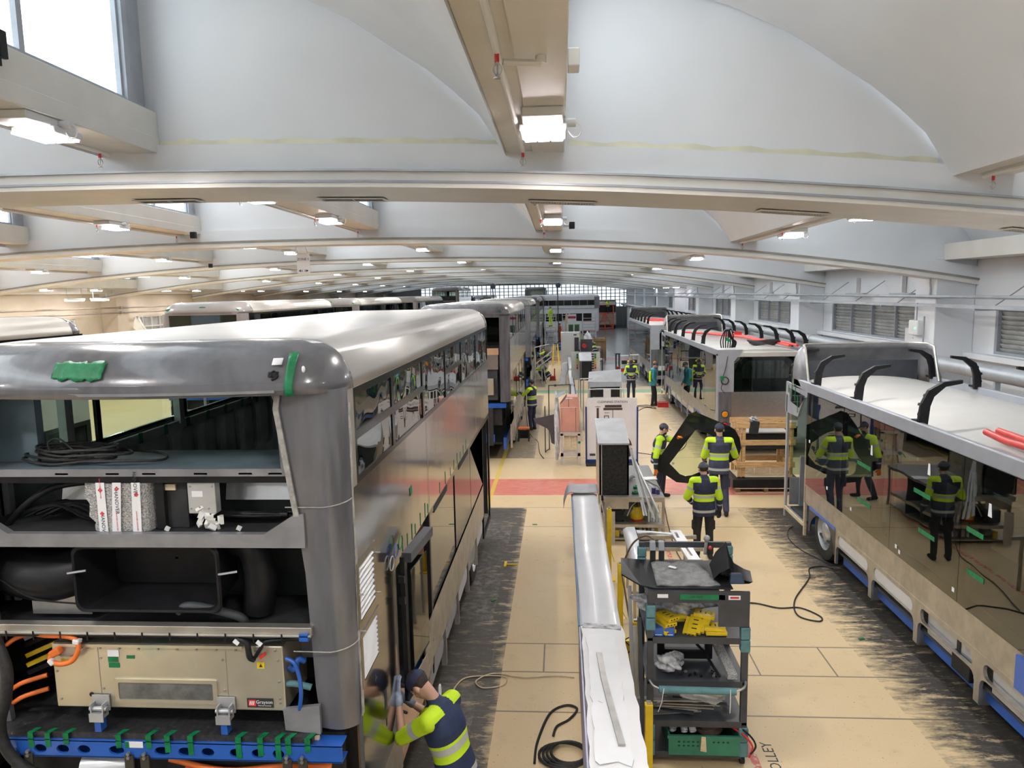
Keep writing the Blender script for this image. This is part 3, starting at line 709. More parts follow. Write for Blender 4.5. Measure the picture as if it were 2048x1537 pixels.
for j,(x0,x1) in enumerate(((-4.9,-4.1),(-2.72,-1.95),(-.35,.43),(2.15,2.95),(4.75,5.6))):
    xm=(x0+x1)/2; z=ribz(xm); sl=(ribz(x1)-ribz(x0))/(x1-x0)
    v=thing('ceiling_vent',['grey slotted vent grille under the first roof arch, leftmost of five','grey slotted vent grille under the first roof arch, second from left','slotted vent grille under the first arch just below the central lamp','slotted vent grille under the first arch, second from right','slotted vent grille under the first roof arch, nearest the right wall'][j],'vent',(xm,y+.86,z-.062),0,'vent grilles along the first arch')
    fr=MB(); fr.T=Matrix.Rotation(-math.atan(sl),4,'Y')
    fr.prism([(-.38,-.12),(.38,-.12),(.38,.12),(-.38,.12)],'z',-.010,.004,[[(-.355,-.095),(.355,-.095),(.355,.095),(-.355,.095)]])
    fr.build('frame',m_rib,v,w=False)
    bk=MB(); bk.T=fr.T; bk.box(-.36,.36,-.10,.10,0,.004); bk.build('backing',m_blackm,v,w=False)
    sl_=MB(); sl_.T=fr.T
    for q in range(24 if j>1 else 1): sl_.box(-.345*(j>1)+q*.03,-.338*(j>1)+q*.03+.007*(j<2),-.095,.095,-.006,-.002)
    if j>1: sl_.box(-.355,.355,-.035,-.029,-.006,-.002); sl_.box(-.355,.355,.029,.035,-.006,-.002)
    sl_.build('grille',m_rib,v,w=False)
# sprinkler pipes under the beams
for bi,x in enumerate(BX[3:]):
    for n in (2,3):
        y1=RY[n]; y0=y1-8.6; z=beamz(x)-.06
        lab='white sprinkler pipe under the %s roof beam %s the first arch'%(['far left','left','central','right'][bi],'before' if n==2 else 'beyond')
        s=thing('sprinkler_pipe',lab,'sprinkler pipe',(x-.1,y0,z))
        MB().tube([(x-.1,y0,z),(x-.1,y1-.15,z)],.022,8).build('pipe',m_rib,s,smooth=40)
        for yy in (y1-.3,y1-3.2,y1-6.4):
            h=MB(); h.cyl((x-.1,yy,z),(x-.1,yy,z-.06),.014,n=8); hd=h.build('head_fitting',m_red,s)
            hh=MB(); hh.tube(ease([(x-.1,yy,z-.06),(x-.125,yy,z-.10),(x-.1,yy,z-.145)],4),.005,5); hh.tube(ease([(x-.1,yy,z-.06),(x-.075,yy,z-.10),(x-.1,yy,z-.145)],4),.005,5); hh.cyl((x-.1,yy,z-.145),(x-.1,yy,z-.15),.02,n=8); hh.cyl((x-.1,yy,z-.06),(x-.1,yy,z-.14),.006,n=6)
            hh.build('deflector',m_steel,hd)
        if n==2:
            hh=MB(); yy=y1-3.0; hh.cyl((x-.08,yy,z),(x+.14,yy+.05,z),.02,n=8); hh.cyl((x+.14,yy+.05,z),(x+.14,yy+.05,z+.05),.032,n=10); hh.build('elbow',m_rib,s,smooth=40)
# lamps
def lamp_proto():
    t=thing('ceiling_light','x','ceiling light')
    h=MB(); h.box(-.16,.16,-.30,.32,.03,.10); h.box(-.19,.19,-.02,.34,-.02,.035); h.build('housing',m_lampwhite,t,w=False,bevel=.012)
    d=MB()
    for i in range(3):
        for j in range(2): d.rbox((-.11+.11*i,.03+.21*j,-.028),(.1,.19,.018))
    d.build('diffuser',m_lamp,t,w=False,bevel=.008)
    c=MB(); c.cyl((.16,.1,.06),(.26,.1,.06),.035,n=10); c.tube(ease([(.26,.1,.06),(.30,.1,.03),(.29,.1,-.04),(.24,.1,-.05),(.2,.1,.0)],4),.006,5); c.build('socket',m_lampwhite,t,w=False,smooth=40)
    return t
lp=lamp_proto(); used=False; nl=0
bn={-21.45:'outermost left',-17.2:'outer left',-12.95:'middle left',-8.7:'inner left',-4.45:'first left',-.24:'central',4.1:'right'}
ordn=['first','second','third','fourth','fifth','sixth','seventh','eighth','ninth','tenth']
LAMPS=[]
for n in (0,1,2,3,4,5,6,7,8,9):
    for x in BX:
        ys=[1.5,-3.2,-7.5] if n==0 else [5.95] if n==1 else ([RY[n+1]-3.15] if x==-.24 else [RY[n+1]-3.1,RY[n+1]-6.4])
        if n<2 and x not in ((-.24,-4.45) if n else (-8.7,-4.45,-.24,4.1)): continue
        if n==0 and x==-.24: ys=[1.5,-6.5]
        if n>5 and x in (-.24,): pass
        if n>6: ys=ys[:1]
        if x<-13 and n<2: continue
        for q,yy in enumerate(ys): LAMPS.append((x+.12,yy,beamz(x)-.12,n,x,q))
for (x,yy,z,n,bx,q) in LAMPS:
    o=lp if not used else copy_tree(lp)
    o.location=(x,yy,z); used=True
    o['label']='glowing white ceiling lamp under the %s roof beam in the %s bay%s'%(bn[bx],ordn[n-1] if n else 'nearest','' if (bx==-.24 and n) or n==1 or n>6 else (', far one' if q==0 else ', near one' if q==1 else ', third one'))
    o['group']='ceiling lamps under the roof beams'
for j,(x,yy) in enumerate(((-21.6,31.2),(-21.6,33.0))):
    t=thing('strip_light','long glowing strip light high on the left wall, %s of two'%('left','right')[j],'strip light',(x,yy,4.62),0,'strip lights on the left wall')
    box1('housing',m_lampwhite,t,x-.1,x+.1,yy-.6,yy+.6,4.66,4.74,bevel=.01); box1('diffuser',m_lamp,t,x-.08,x+.08,yy-.55,yy+.55,4.62,4.66)
    MB().cyl((x,yy-.5,4.74),(x,yy-.5,5.3),.01,n=6).cyl((x,yy+.5,4.74),(x,yy+.5,5.3),.01,n=6).build('hanger',m_pole,t)
for j,(yy,x) in enumerate(((53.,8.3),(58.,8.3),(64.,8.3))):
    t=thing('strip_light','small glowing lamp under the right roof edge far down the hall, %s'%('nearest','middle one','farthest')[j],'strip light',(x,yy,4.75),0,'lamps along the right eaves')
    box1('housing',m_lampwhite,t,x-.2,x+.2,yy-.3,yy+.3,4.8,4.88,bevel=.01); box1('diffuser',m_lamp,t,x-.18,x+.18,yy-.28,yy+.28,4.77,4.8)
# black floodlight heads / sensors on beams
for j,(x,z,y_) in enumerate(((-8.2,5.95,15.9),(.2,5.9,15.3),(-12.4,5.7,25.2))):
    t=thing('sensor','small black sensor box on the end of the %s roof beam'%['inner left','central','middle left'][j],'sensor',(x,y_,z))
    box1('body',m_black,t,x,x+.12,y_,y_+.1,z,z+.14,bevel=.01); box1('bracket',m_steel,t,x-.12,x+.02,y_+.03,y_+.07,z+.04,z+.08)
# hanging zone sign
t=thing('zone_sign','white hanging sign reading ZONE 1 with two arrows below the roof arch','sign',(-6.25,17.6,5.1))
box1('panel',m_paperw,t,-6.42,-6.10,17.6,17.62,5.18,5.66)
text('lettering','ZONE 1',.085,(-6.26,17.595,5.52),RX,m_ink,t); text('lettering','◄A  B►',.07,(-6.26,17.595,5.24),RX,m_ink,t)
MB().cyl((-6.38,17.61,5.66),(-6.38,17.3,5.95),.006,n=6).build('chain',m_steel,t); MB().cyl((-6.14,17.61,5.66),(-6.14,17.3,5.95),.006,n=6).build('chain',m_steel,t)
# pipes along the right wall
def pipe(name,label,cat,pts,r,mat,n=14,parts=None):
    t=thing(name,label,cat,pts[0]); MB().tube(pts,r,n).build('pipe_run',mat,t,smooth=40)
    return t
t=pipe('air_duct','fat round grey duct running low along the right wall behind the buses','duct',[(8.14,9.5,2.93),(8.14,97,2.93)],.155,m_pole,20)
for yy in range(12,96,6): MB().cyl((8.14,yy,2.93),(8.14,yy+.06,2.93),.165,n=20).build('joint_ring',m_pole,t,smooth=40)
for yy in range(14,96,9): MB().box(8.09,8.19,yy,yy+.06,0,2.8).build('support_post',m_pole,t)
t=pipe('conduit_pipe','thin grey pipe above the louvre windows on the right wall','pipe',[(8.30,9.5,4.34),(8.30,97,4.42)],.035,m_pole,8)
t=thing('cable_tray','grey ladder cable tray with brackets above the right wall windows','cable tray',(8.2,9.5,4.16))
ct=MB(); ct.box(8.0,8.03,9.5,97,4.13,4.19); ct.box(8.31,8.34,9.5,97,4.13,4.19)
for yy in range(0,175): ct.box(8.01,8.33,9.6+yy*.5,9.63+yy*.5,4.14,4.15)
ct.build('tray',m_pole,t)
for n in range(2,9):
    for q in (2.0,4.6,7.2):
        yy=RY[n]+q; b=MB(); b.box(7.98,9.19,yy-.02,yy+.02,4.09,4.13); b.tube([(9.17,yy,4.75),(8.3,yy,4.13)],.014,6); b.build('wall_bracket',m_pole,t)
n_=0
for n in range(2,9):
    for q in (3.4,6.4):
        yy=RY[n]+q; n_+=1
        if n<6:
            t=thing('junction_box','white upright switch box high on the right wall, %s along it'%(['first','second','third','fourth','fifth','sixth','seventh','eighth'][n_-1]),'switch box',(9.12,yy,4.45),0,'switch boxes high on the right wall')
            box1('cover',m_lampwhite,t,9.07,9.19,yy-.06,yy+.06,4.42,4.86,bevel=.01); box1('bar',m_pole,t,8.9,9.0,yy-1.0,yy+.3,4.36,4.41); box1('bar_arm',m_pole,t,9.0,9.19,yy+.1,yy+.14,4.37,4.40)
t=thing('sign_board','white board reading Snap beside the column on the right wall','sign',(9.1,19.4,3.0))
box1('panel',m_lampwhite,t,9.12,9.19,18.6,19.9,3.0,3.5,bevel=.005); text('lettering','Snap',.22,(9.115,19.25,3.3),(pi/2,0,-pi/2),m_ink,t)
t=thing('gas_detector','white wall unit with a small green light on the near right column','wall unit',(8.3,17.4,3.4))
box1('case',m_lampwhite,t,8.2,8.35,17.3,17.75,3.45,3.8,bevel=.03); MB().sph((8.195,17.4,3.62),.02).build('indicator',M('green_light',(.1,.9,.4),.4,emit=3),t); MB().cyl((8.27,17.15,3.2),(8.27,17.15,3.9),.02,n=8).cyl((8.27,17.5,3.8),(8.27,17.5,4.2),.015,n=8).build('conduit',m_rail,t,smooth=40)
for n in range(2,8):
    yy=RY[n]+.3
    t=thing('downpipe','short dark cable pipe at the head of the %s column of the right wall'%ordn[n-2],'pipe',(8.32,yy,4.38),0,'pipes down the columns')
    MB().tube(ease([(8.5,yy-.15,5.0),(8.3,yy-.05,4.8),(8.32,yy-.02,4.5),(8.32,yy,4.38)],5),.02,8).build('pipe_run',m_pole,t,smooth=40)
t=pipe('conduit_pipe','thin brown pipe along the left wall above its windows','pipe',[(-22.31,10,4.25),(-22.31,97,4.25)],.04,M('brown_pipe',(.22,.18,.15),.5),8)
for q in RY[2:]: MB().box(-22.36,-22.25,q+.3,q+.36,4.19,4.31).build('pipe_clip',m_steel,t)
t=pipe('conduit_pipe','second brown pipe just below the first on the left wall','pipe',[(-22.31,10,4.0),(-22.31,97,4.0)],.04,bpy.data.materials['brown_pipe'],8)
for q in RY[2:]: MB().box(-22.36,-22.25,q+.3,q+.36,3.94,4.06).build('pipe_clip',m_steel,t)
t=thing('hanging_rag','pale draped cloth hanging on the left wall beside the column','cloth',(-22.2,36.6,3.0))
MB().loft([[(-22.2+.05*cos(a),36.9+r*cos(a)+d,z+.1*sin(3*a)) for a in [2*pi*i/10 for i in range(10)]] for r,z,d in ((.06,3.7,0),(.25,3.5,0),(.45,3.2,.1),(.35,3.0,.4),(.05,2.9,.5))]).build('folds',m_tissue,t,smooth=60)
# yellowish bracket on the near left beam
t=thing('clamp_bracket','black and silver clamp bracket on the near left roof beam','bracket',(-4.15,5.0,6.3))
x=-4.45+.30; box1('plate',m_steel,t,x,x+.03,5.28,5.36,6.42,6.62); box1('clamp',m_black,t,x+.03,x+.07,5.33,5.41,6.40,6.60,bevel=.006); box1('hook',m_black,t,x+.0,x+.05,5.3,5.36,6.34,6.42)
t=thing('junction_box','small grey box on the right side of the central roof beam','switch box',(.08,5.3,6.2)); box1('cover',m_rib,t,.07,.15,5.15,5.33,6.12,6.24,bevel=.008); box1('cable_gland',m_rib,t,.09,.12,5.33,5.37,6.16,6.2)
# ------------------------------------------------------------------ buses
BOW=[0.]
def bowy(x,xl,xr): return BOW[0]*max(0,1-((x-(xl+xr)/2)/((xr-xl)/2))**2)
def ring(xl,xr,y0,y1,r,z,n=6):
    o=[]; P=rrect((xl+xr)/2,(y0+y1)/2,xr-xl,y1-y0,r,n); m=len(P)
    for i,p in enumerate(P):
        o.append(p); q=P[(i+1)%m]
        if BOW[0] and abs(q[0]-p[0])>.5:
            for k in range(1,10): o.append((p[0]+(q[0]-p[0])*k/10,p[1]+(q[1]-p[1])*k/10))
    return [(x,y-(bowy(x,xl,xr) if y<(y0+y1)/2 else 0),z) for x,y in o]
def pillow(xl,xr,y0,y1,z0,h,R=.34,rc=.42,camber=.03,n=7):
    """rounded roof: list of rings from the gutter up, then a slightly cambered crown"""
    rs=[]
    for k in range(n+1):
        q=pi/2*k/n; i=R*(1-cos(q)); rs.append(ring(xl+i,xr-i,y0+i*1.25,y1-i*1.25,max(rc-i*.5,.12),z0+h*sin(q)))
    return rs
def roof_parts(bus,xl,xr,y0,y1,z0,h,mroof,mdome,domes=(.55,.5),R=.34,rc=.42):
    rs=pillow(xl,xr,y0,y1,z0,h,R,rc)
    n=len(rs[0]); quads=[]
    for i in range(len(rs)-1):
        for k in range(n):
            a,b,c,d=rs[i][k],rs[i][(k+1)%n],rs[i+1][(k+1)%n],rs[i+1][k]; quads.append([a,b,c,d])
    def split(q,Y):       # cut a quad at plane y=Y
        lo=[];hi=[]
        for i in range(len(q)):
            p=q[i]; p2=q[(i+1)%len(q)]
            (lo if p[1]<=Y else hi).append(p)
            if (p[1]<=Y)!=(p2[1]<=Y):
                t=(Y-p[1])/(p2[1]-p[1]); m_=tuple(p[j]+(p2[j]-p[j])*t for j in range(3)); lo.append(m_); hi.append(m_)
        return lo,hi
    A=MB();B=MB();C=MB()
    ya=y0+domes[0]; yb=y1-domes[1]
    for q in quads+[list(rs[-1])]:
        lo,hi=split(q,ya)
        if len(lo)>2: A.add(lo,[tuple(range(len(lo)))])
        if len(hi)>2:
            m_,h2=split(hi,yb)
            if len(m_)>2: B.add(m_,[tuple(range(len(m_)))])
            if len(h2)>2: C.add(h2,[tuple(range(len(h2)))])
    out=[]
    for mb,nm,mt in ((A,'rear_dome',mdome),(B,'roof_panel',mroof),(C,'front_dome',mdome)):
        if mb.v:
            o=mb.build(nm,mt,bus); me=o.data
            bm=bmesh.new(); bm.from_mesh(me); bmesh.ops.remove_doubles(bm,verts=bm.verts,dist=.0008); bmesh.ops.recalc_face_normals(bm,faces=bm.faces); bm.to_mesh(me); bm.free()
            me.polygons.foreach_set('use_smooth',[True]*len(me.polygons)); me.set_sharp_from_angle(angle=radians(38))
            so=o.modifiers.new('solid','SOLIDIFY'); so.thickness=.012; so.offset=0
            out.append(o)
    return out
def wheel(bus,x,y,side,r=.48):
    t=MB(); R=Matrix.Rotation(pi/2,4,'Y')
    prof=[(.30,.13),(.40,.14),(.465,.12),(.48,.06),(.48,-.06),(.465,-.12),(.40,-.14),(.30,-.13)]
    rings=[[(x+side*px,y+pr*r/.48*cos(a),r+pr*r/.48*sin(a)) for a in [2*pi*i/28 for i in range(28)]] for pr,px in prof]
    t.loft(rings,cap=False); tyre=t.build('wheel',m_rubber,bus,smooth=50)
    h=MB(); rings=[[(x+side*px,y+pr*cos(a),r+pr*sin(a)) for a in [2*pi*i/28 for i in range(28)]] for pr,px in ((.30,.13),(.285,.10),(.27,.02),(.20,.03),(.17,.10),(.10,.13),(.001,.135))]
    h.loft(rings,cap=False)
    for k in range(10): a=2*pi*k/10; h.cyl((x+side*.04,y+.225*cos(a),r+.225*sin(a)),(x+side*.10,y+.225*cos(a),r+.225*sin(a)),.016,n=8)
    h.build('rim',m_lgrey,tyre,smooth=45)
    return tyre
def blob(mb,c,sx,sz,yoff,n=10,seed=0):
    random.seed(seed); pts=[]
    for k in range(n): a=2*pi*k/n; q=.8+random.random()*.35; pts.append((c[0]+sx*cos(a)*q,c[1]+sz*sin(a)*q))
    return mb.prism(pts,'y',yoff,yoff+.006)
def double_decker(name_label,xl,xr,y0,y1,group,dz=0.,mroof=m_aluroof,mdome=m_primer,rear='open',uw=None,lowgap=True,mside=m_alus2,front_dark=True,near=False,tapes=True,domes=(.55,.5),simple=False):
    b=thing('double_deck_bus',name_label,'bus',((xl+xr)/2,y0,0),0,group)
    Z=lambda z:z+dz
    zb,zt=3.34,4.0
    BOW[0]=.20 if near else 0.
    roof_parts(b,xl,xr,y0,y1,Z(4.0),.325,mroof,mdome,domes,*((.30,.22) if near else ()))
    BOW[0]=0.
    ys,ye=y0+(.14 if near else .24),y1-.22
    for side,x in ((1,xr),(-1,xl)):
        xo,xi=(x-.03,x) if side>0 else (x,x+.03)
        # upper window band: black surround with glass panes
        n=max(3,int((ye-ys)/1.35)); w=(ye-ys-.1)/n
        hs=[(ys+.05+(.12 if near and i==0 else 0)+i*w+.03,ys+.05+(i+1)*w-.03,Z(zb+.04),Z(zt-.05)) for i in range(n)]
        if near and side>0: hs=[(4.74,5.78,3.70,3.94),(4.74,5.78,3.38,3.64),(5.86,7.10,3.70,3.94),(5.86,7.10,3.38,3.64),(7.16,8.55,3.38,3.94),(8.61,9.95,3.70,3.94),(8.61,9.95,3.38,3.64),(10.0,11.7,3.38,3.94),(11.75,13.5,3.38,3.94)]
        MB().wallx(xo,xi,4.69 if near else ys,ye,Z(zb),Z(zt),hs).build('window_surround',m_surround,b)
        for q in hs:
            MB().box(x-.016 if side>0 else x+.008,x-.008 if side>0 else x+.016,*q).build('window_glass',m_glassw if near and side>0 else (m_glasscl if near else m_glass),b)
        # body side above the lower windows
        lo=Z(2.36)
        hs=[]
        if side<0:
            hs=[]
            if near: 
                k=ys+.5
                while k<y1-1: hs.append((k,k+.34,Z(2.55),Z(3.2))); k+=.42
            o=MB().wallx(xo,xi,ys,ye,lo,Z(zb),[]); o.build('side_panel',mside,b)
        else:
            segs=[ys,7.2,9.4,11.5,ye] if near else [ys+(ye-ys)*i/4 for i in range(5)]
            for i in range(len(segs)-1):
                a,c=segs[i]+(.003 if i else 0),segs[i+1]-.003
                if near and i==0: MB().wallx(xo,xi,a,c,lo+.0,Z(zb),[(4.60,5.02,2.36,2.80)]).build('side_panel',mside,b)
                else: MB().box(xo,xi,a,c,lo,Z(zb)).build('side_panel',mside,b)
        # lower window band and belt
        wy0=y0+1.25; wy1=y1-(1.45 if side>0 else .6)
        n=max(3,int((wy1-wy0)/1.5)); w=(wy1-wy0-.1)/n
        hs=[(wy0+.05+i*w+.02,wy0+.05+(i+1)*w-.02,Z(1.32),Z(2.30)) for i in range(n)]
        if near and side>0: hs=hs[1:]
        if near and side>0: wy0=5.62; hs=[(7.30,9.0,1.32,2.30),(9.03,10.6,1.32,2.30),(10.63,12.35,1.32,2.30)]
        if near and side>0:
            MB().wallx(xo,xi,7.25,wy1,Z(1.27),lo,hs).build('window_surround',m_surround,b)
        else: MB().wallx(xo,xi,wy0,wy1,Z(1.27),lo,hs).build('window_surround',m_surround,b)
        for q in hs: MB().box(x-.016 if side>0 else x+.008,x-.008 if side>0 else x+.016,*q).build('window_glass',m_glass,b)
        if not (near and side>0): MB().box(xo,xi,ys,wy0,Z(1.0),lo).build('rear_side_panel',mside,b)
        bx0=wy0 if not (near and side>0) else 5.62
        if near and side>0: MB().wallx(xo,xi,6.75,wy1,Z(.72),Z(1.27),[]).build('belt_panel',m_alum,b)
        else: MB().box(xo,xi,ys,wy1,Z(.72),Z(1.27)).build('belt_panel',m_alum,b)
        if side>0: MB().wallx(xo,xi,wy1,ye,Z(.3),lo,[(wy1+.08,ye-.12,Z(.38),lo-.08)]).build('door_frame',m_black,b)
        else: MB().box(xo,xi,wy1,ye,Z(.3),lo).build('side_panel',mside,b)
        if side>0:
            sk=MB(); yy=(6.95 if near else y0+.6)
            while yy<wy1-.1:
                MB().box(xo-.03,xi,yy,yy+.06,Z(.25),Z(.72)).build('skirt_pillar',m_alum,b); 
                if yy+1.05<wy1:
                    MB().prism(rrect(yy+.53,Z(.60),.85,.2,.095,4),'x',xo+.0,xi-.01).build('skirt_panel',m_white if int(yy*3)%2 else m_grey,b)
                yy+=1.06
            MB().wallx(xo-.20,xo-.12,(6.9 if near else ys),ye-1,Z(.28),Z(.62),[]).build('chassis_rail',m_blue,b)
    # structure inside
    MB().box(xl+.04,xr-.04,y0+.55,ye,Z(2.30),Z(2.36)).build('upper_floor',m_dark,b)
    MB().box(xl+.06,xr-.25,(7.0 if near else y0+.3),ye,Z(.42),Z(.48)).build('lower_floor',m_blackm,b)
    MB().wally(ye-.10,ye-.06,xl+.03,xr-.03,Z(2.4),Z(4.0),[(xl+.25,xr-.25,Z(3.0),Z(3.9))]).build('front_frame',m_dark,b)
    MB().box(xl+.2,xr-.2,ye-.05,ye-.03,Z(2.9),Z(3.95)).build('front_windscreen',m_glass,b)
    MB().box(xl+.05,xr-.05,ye-.06,ye,Z(.4),Z(2.9)).build('front_panel',m_dark,b)
    if dz<.2:
        for yy in (y0+2.6 if not near else 7.35,y1-2.6):
            if not (near and yy<8): wheel(b,xr-.17,yy,1)
            wheel(b,xl+.17,yy,-1)
    # rear corner posts and cross members
    if not near:
        for sx,x in ((1,xr),(-1,xl)):
            pts=[(x-sx*.27,y0+.01),(x-sx*.18,y0)]+[(x-sx*.18+sx*.18*sin(radians(a)),y0+.24-.24*cos(radians(a))) for a in (15,30,45,60,75,90)]+[(x-sx*.02,y0+.24),(x-sx*.17,y0+.04),(x-sx*.27,y0+.05)]
            MB().prism(pts,'z',Z(1.65),Z(4.0)).build('corner_post',mdome,b,smooth=40)
        MB().box(xl+.25,xr-.25,y0,y0+.04,Z(3.96),Z(4.03)).build('cross_member',mdome,b)
        if rear=='glass':
            MB().box(xl+.26,xr-.26,y0+.03,y0+.045,Z(3.2),Z(3.97)).build('rear_window',m_glass,b)
            MB().box(xl+.26,xr-.26,y0+.01,y0+.04,Z(3.13),Z(3.2)).build('cross_member',m_black,b)
            MB().box(xl+.30,xr-.30,y0+.01,y0+.035,Z(2.95),Z(3.13)).build('cardboard_cover',m_card,b)
            MB().box(xl+.3,xr-.32,y0+.02,y0+.30,Z(2.55),Z(2.95)).build('rear_locker',M('taupe_panel',(.20,.17,.16),.5) if 'taupe_panel' not in bpy.data.materials else bpy.data.materials['taupe_panel'],b)
        else:
            MB().box(xl+.35,xr-.35,y0,y0+.04,Z(3.0),Z(3.08)).build('cross_member',mdome,b)
            MB().box(xl+.1,xr-.1,y0+.9,y0+.93,Z(2.4),Z(3.5)).build('bulkhead',m_dark,b)
        MB().box(xl+.35,xr-.35,y0+.12,y0+.16,Z(1.7),Z(2.9)).build('bulkhead',m_dark,b)
        MB().box(xl+.45,xr-.45,y0,y0+.12,Z(1.85),Z(2.3)).build('thermal_unit',m_zinc,b,bevel=.01)
        MB().box(xl+.12,xr-.12,y0-.04,y0+.1,Z(1.5),Z(1.62)).build('chassis_beam',m_blue,b)
        MB().box(xl+.25,xr-.25,y0+.1,y0+1.3,Z(1.0),Z(1.5)).build('battery_pack',m_blackm,b)
        MB().box(xl+.45,xr-.45,y0-.02,y0+.08,Z(.55),Z(.75)).build('chassis_beam',m_blue,b)
        for q in (.55,1.2,1.95): MB().box(xl+q,xl+q+.12,y0-.03,y0+.03,Z(.45),Z(1.5)).build('support_leg',m_blackm,b)
        if tapes:
            for q in ((xl+.25,4.12),((xl+xr)/2,4.17),(xr-.3,4.1)):
                t_=MB(); blob(t_,(q[0],Z(q[1])),.11,.035,y0+.055,9,int(q[0]*10)); t_.T=None; o=t_.build('masking_tape',m_green,b); 
    return b
# ------------------------------------------------------------------ the near double decker, seen from behind
XA,XBs=-4.12,-1.38; YR=4.42; YF=13.75
nb=double_decker('nearest bus on the left, its open grey rear showing a heating unit and blue beam',XA,XBs,YR,YF,'double deck bus shells in the left aisle row',near=True,rear='none',domes=(.28,.5))
# grey rear shell: right and left corner posts
def corner(sx,x,lab=None):
    mb=MB(); rings=[]; wk=1. if sx>0 else .66
    for z,ins,wi in ((4.02,0,.42),(3.9,.0,.44),(3.6,-.0,.40),(3.3,-.0,.36),(3.12,.0,.33),(2.8,.01,.30),(2.4,.02,.29),(2.0,.03,.28),(1.7,.05,.26)):
        yy=YR+ins; wi*=wk
        if sx<0: wi=max(wi,.265)
        pts=[(x-sx*wi,yy+.02),(x-sx*.15,yy)]+[(x-sx*.15+sx*.15*sin(radians(a)),yy+.15-.15*cos(radians(a))) for a in (15,30,45,60,75,90)]+[(x-sx*.03,yy+.15),(x-sx*.05,yy+.12),(x-sx*.16,yy+.05),(x-sx*wi,yy+.06)]
        rings.append([(p[0],p[1],z) for p in pts])
    mb.loft(rings); return mb.build('corner_post',m_primer,nb,smooth=40,label=lab)
corner(1,XBs); corner(-1,XA)
se=MB()
for z0,z1 in ((3.26,3.262),(2.28,2.284)):
    se.tube([(XBs-.40,YR-.001+.004,z0),(XBs-.15,YR-.003,z0)]+[(XBs-.15+.152*sin(radians(a)),YR+.15-.152*cos(radians(a)),z0+.0003*a) for a in range(10,91,10)],.004,5)
se.build('seam_bead',m_sand,nb)
# sanded filler strip where primer meets the aluminium
f1=MB()
f1.loft([[(XBs+.002,YR+.14+.006*sin(z*9),z),(XBs+.002,YR+.185+.010*sin(z*7+1),z),(XBs-.004,YR+.18,z),(XBs-.004,YR+.14,z)] for z in [1.75+.12*i for i in range(19)]]); f1.build('filler_strip',m_sand,nb)
# top rail of the opening, lower cross panel, chamfer corners
def yprism(name,pts,y0,y1,mat,holes=(),**k): return MB().prism(pts,'y',y0,y1,holes).build(name,mat,nb,**k)
def bowstrip(name,x0,x1,z0,z1,dy0,dy1,mat,n=16):
    rs=[]
    for i in range(n+1):
        x=x0+(x1-x0)*i/n; y=YR-.20*max(0,1-((x-(-2.655))/1.275)**2); rs.append([(x,y+dy0,z0),(x,y+dy0,z1),(x,y+dy1,z1),(x,y+dy1,z0)])
    return MB().loft(rs).build(name,mat,nb,smooth=30)
bowstrip('header_panel',XA+.24,XBs-.28,4.03,4.08,-.004,.05,m_primer)
bowstrip('header_trim',XA+.26,XBs-.38,4.018,4.035,-.01,.30,m_primer2)
yprism('lower_frame',[(XA+.24,3.20),(XA+.27,3.20),(XA+.45,3.08),(XBs-.55,3.08),(XBs-.36,3.20),(XBs-.28,3.22),(XBs-.28,2.99),(XA+.22,2.99)],YR-.004,YR+.05,m_primer2)
yprism('bottom_tab',[(XBs-.50,1.865),(XBs-.25,1.895),(XBs-.25,1.69),(XBs-.49,1.715)],YR+.01,YR+.04,m_primer2)
yprism('bracket_plate',[(XBs-.33,1.68),(XBs-.26,1.68),(XBs-.26,1.55),(XBs-.33,1.55)],YR,YR+.02,m_ply)
yprism('window_gasket',[(XA+.24,4.0),(XBs-.42,4.0),(XBs-.40,3.6),(XBs-.37,3.45),(XA+.24,3.45)],YR+.06,YR+.075,m_primer2,[[(XA+.27,3.985),(XBs-.475,3.985),(XBs-.455,3.94),(XBs-.435,3.50),(XA+.27,3.50),(XA+.26,3.93)]])
yprism('black_post',[(XBs-.415,4.0),(XBs-.345,4.0),(XBs-.30,3.1),(XBs-.37,3.1)],YR+.10,YR+.16,m_black)
ed=MB()
ed.loft([[(XBs-w_-.0,YR-.006,z),(XBs-w_+.035,YR-.006,z),(XBs-w_+.035,YR+.01,z),(XBs-w_,YR+.01,z)] for z,w_ in ((4.02,.42),(3.9,.44),(3.6,.40),(3.3,.36),(3.2,.345))]); ed.build('sanded_edge',m_sand,nb)
# shelf behind the upper window
yprism('shelf_edge',[(XA+.2,3.455),(XBs-.36,3.455),(XBs-.36,3.405),(XA+.2,3.405)],YR+.07,YR+.13,m_black)
sh=MB().box(XA+.05,XBs-.42,YR+.10,YR+.72,3.46,3.485).build('parcel_shelf',m_bgrey,nb,bevel=.006)
for q in (-3.35,-3.0,-2.75,-2.4,-2.1,-1.9): box1('shelf_clip',m_lgrey,nb,q,q+.09,YR+.06,YR+.075,3.462,3.474)
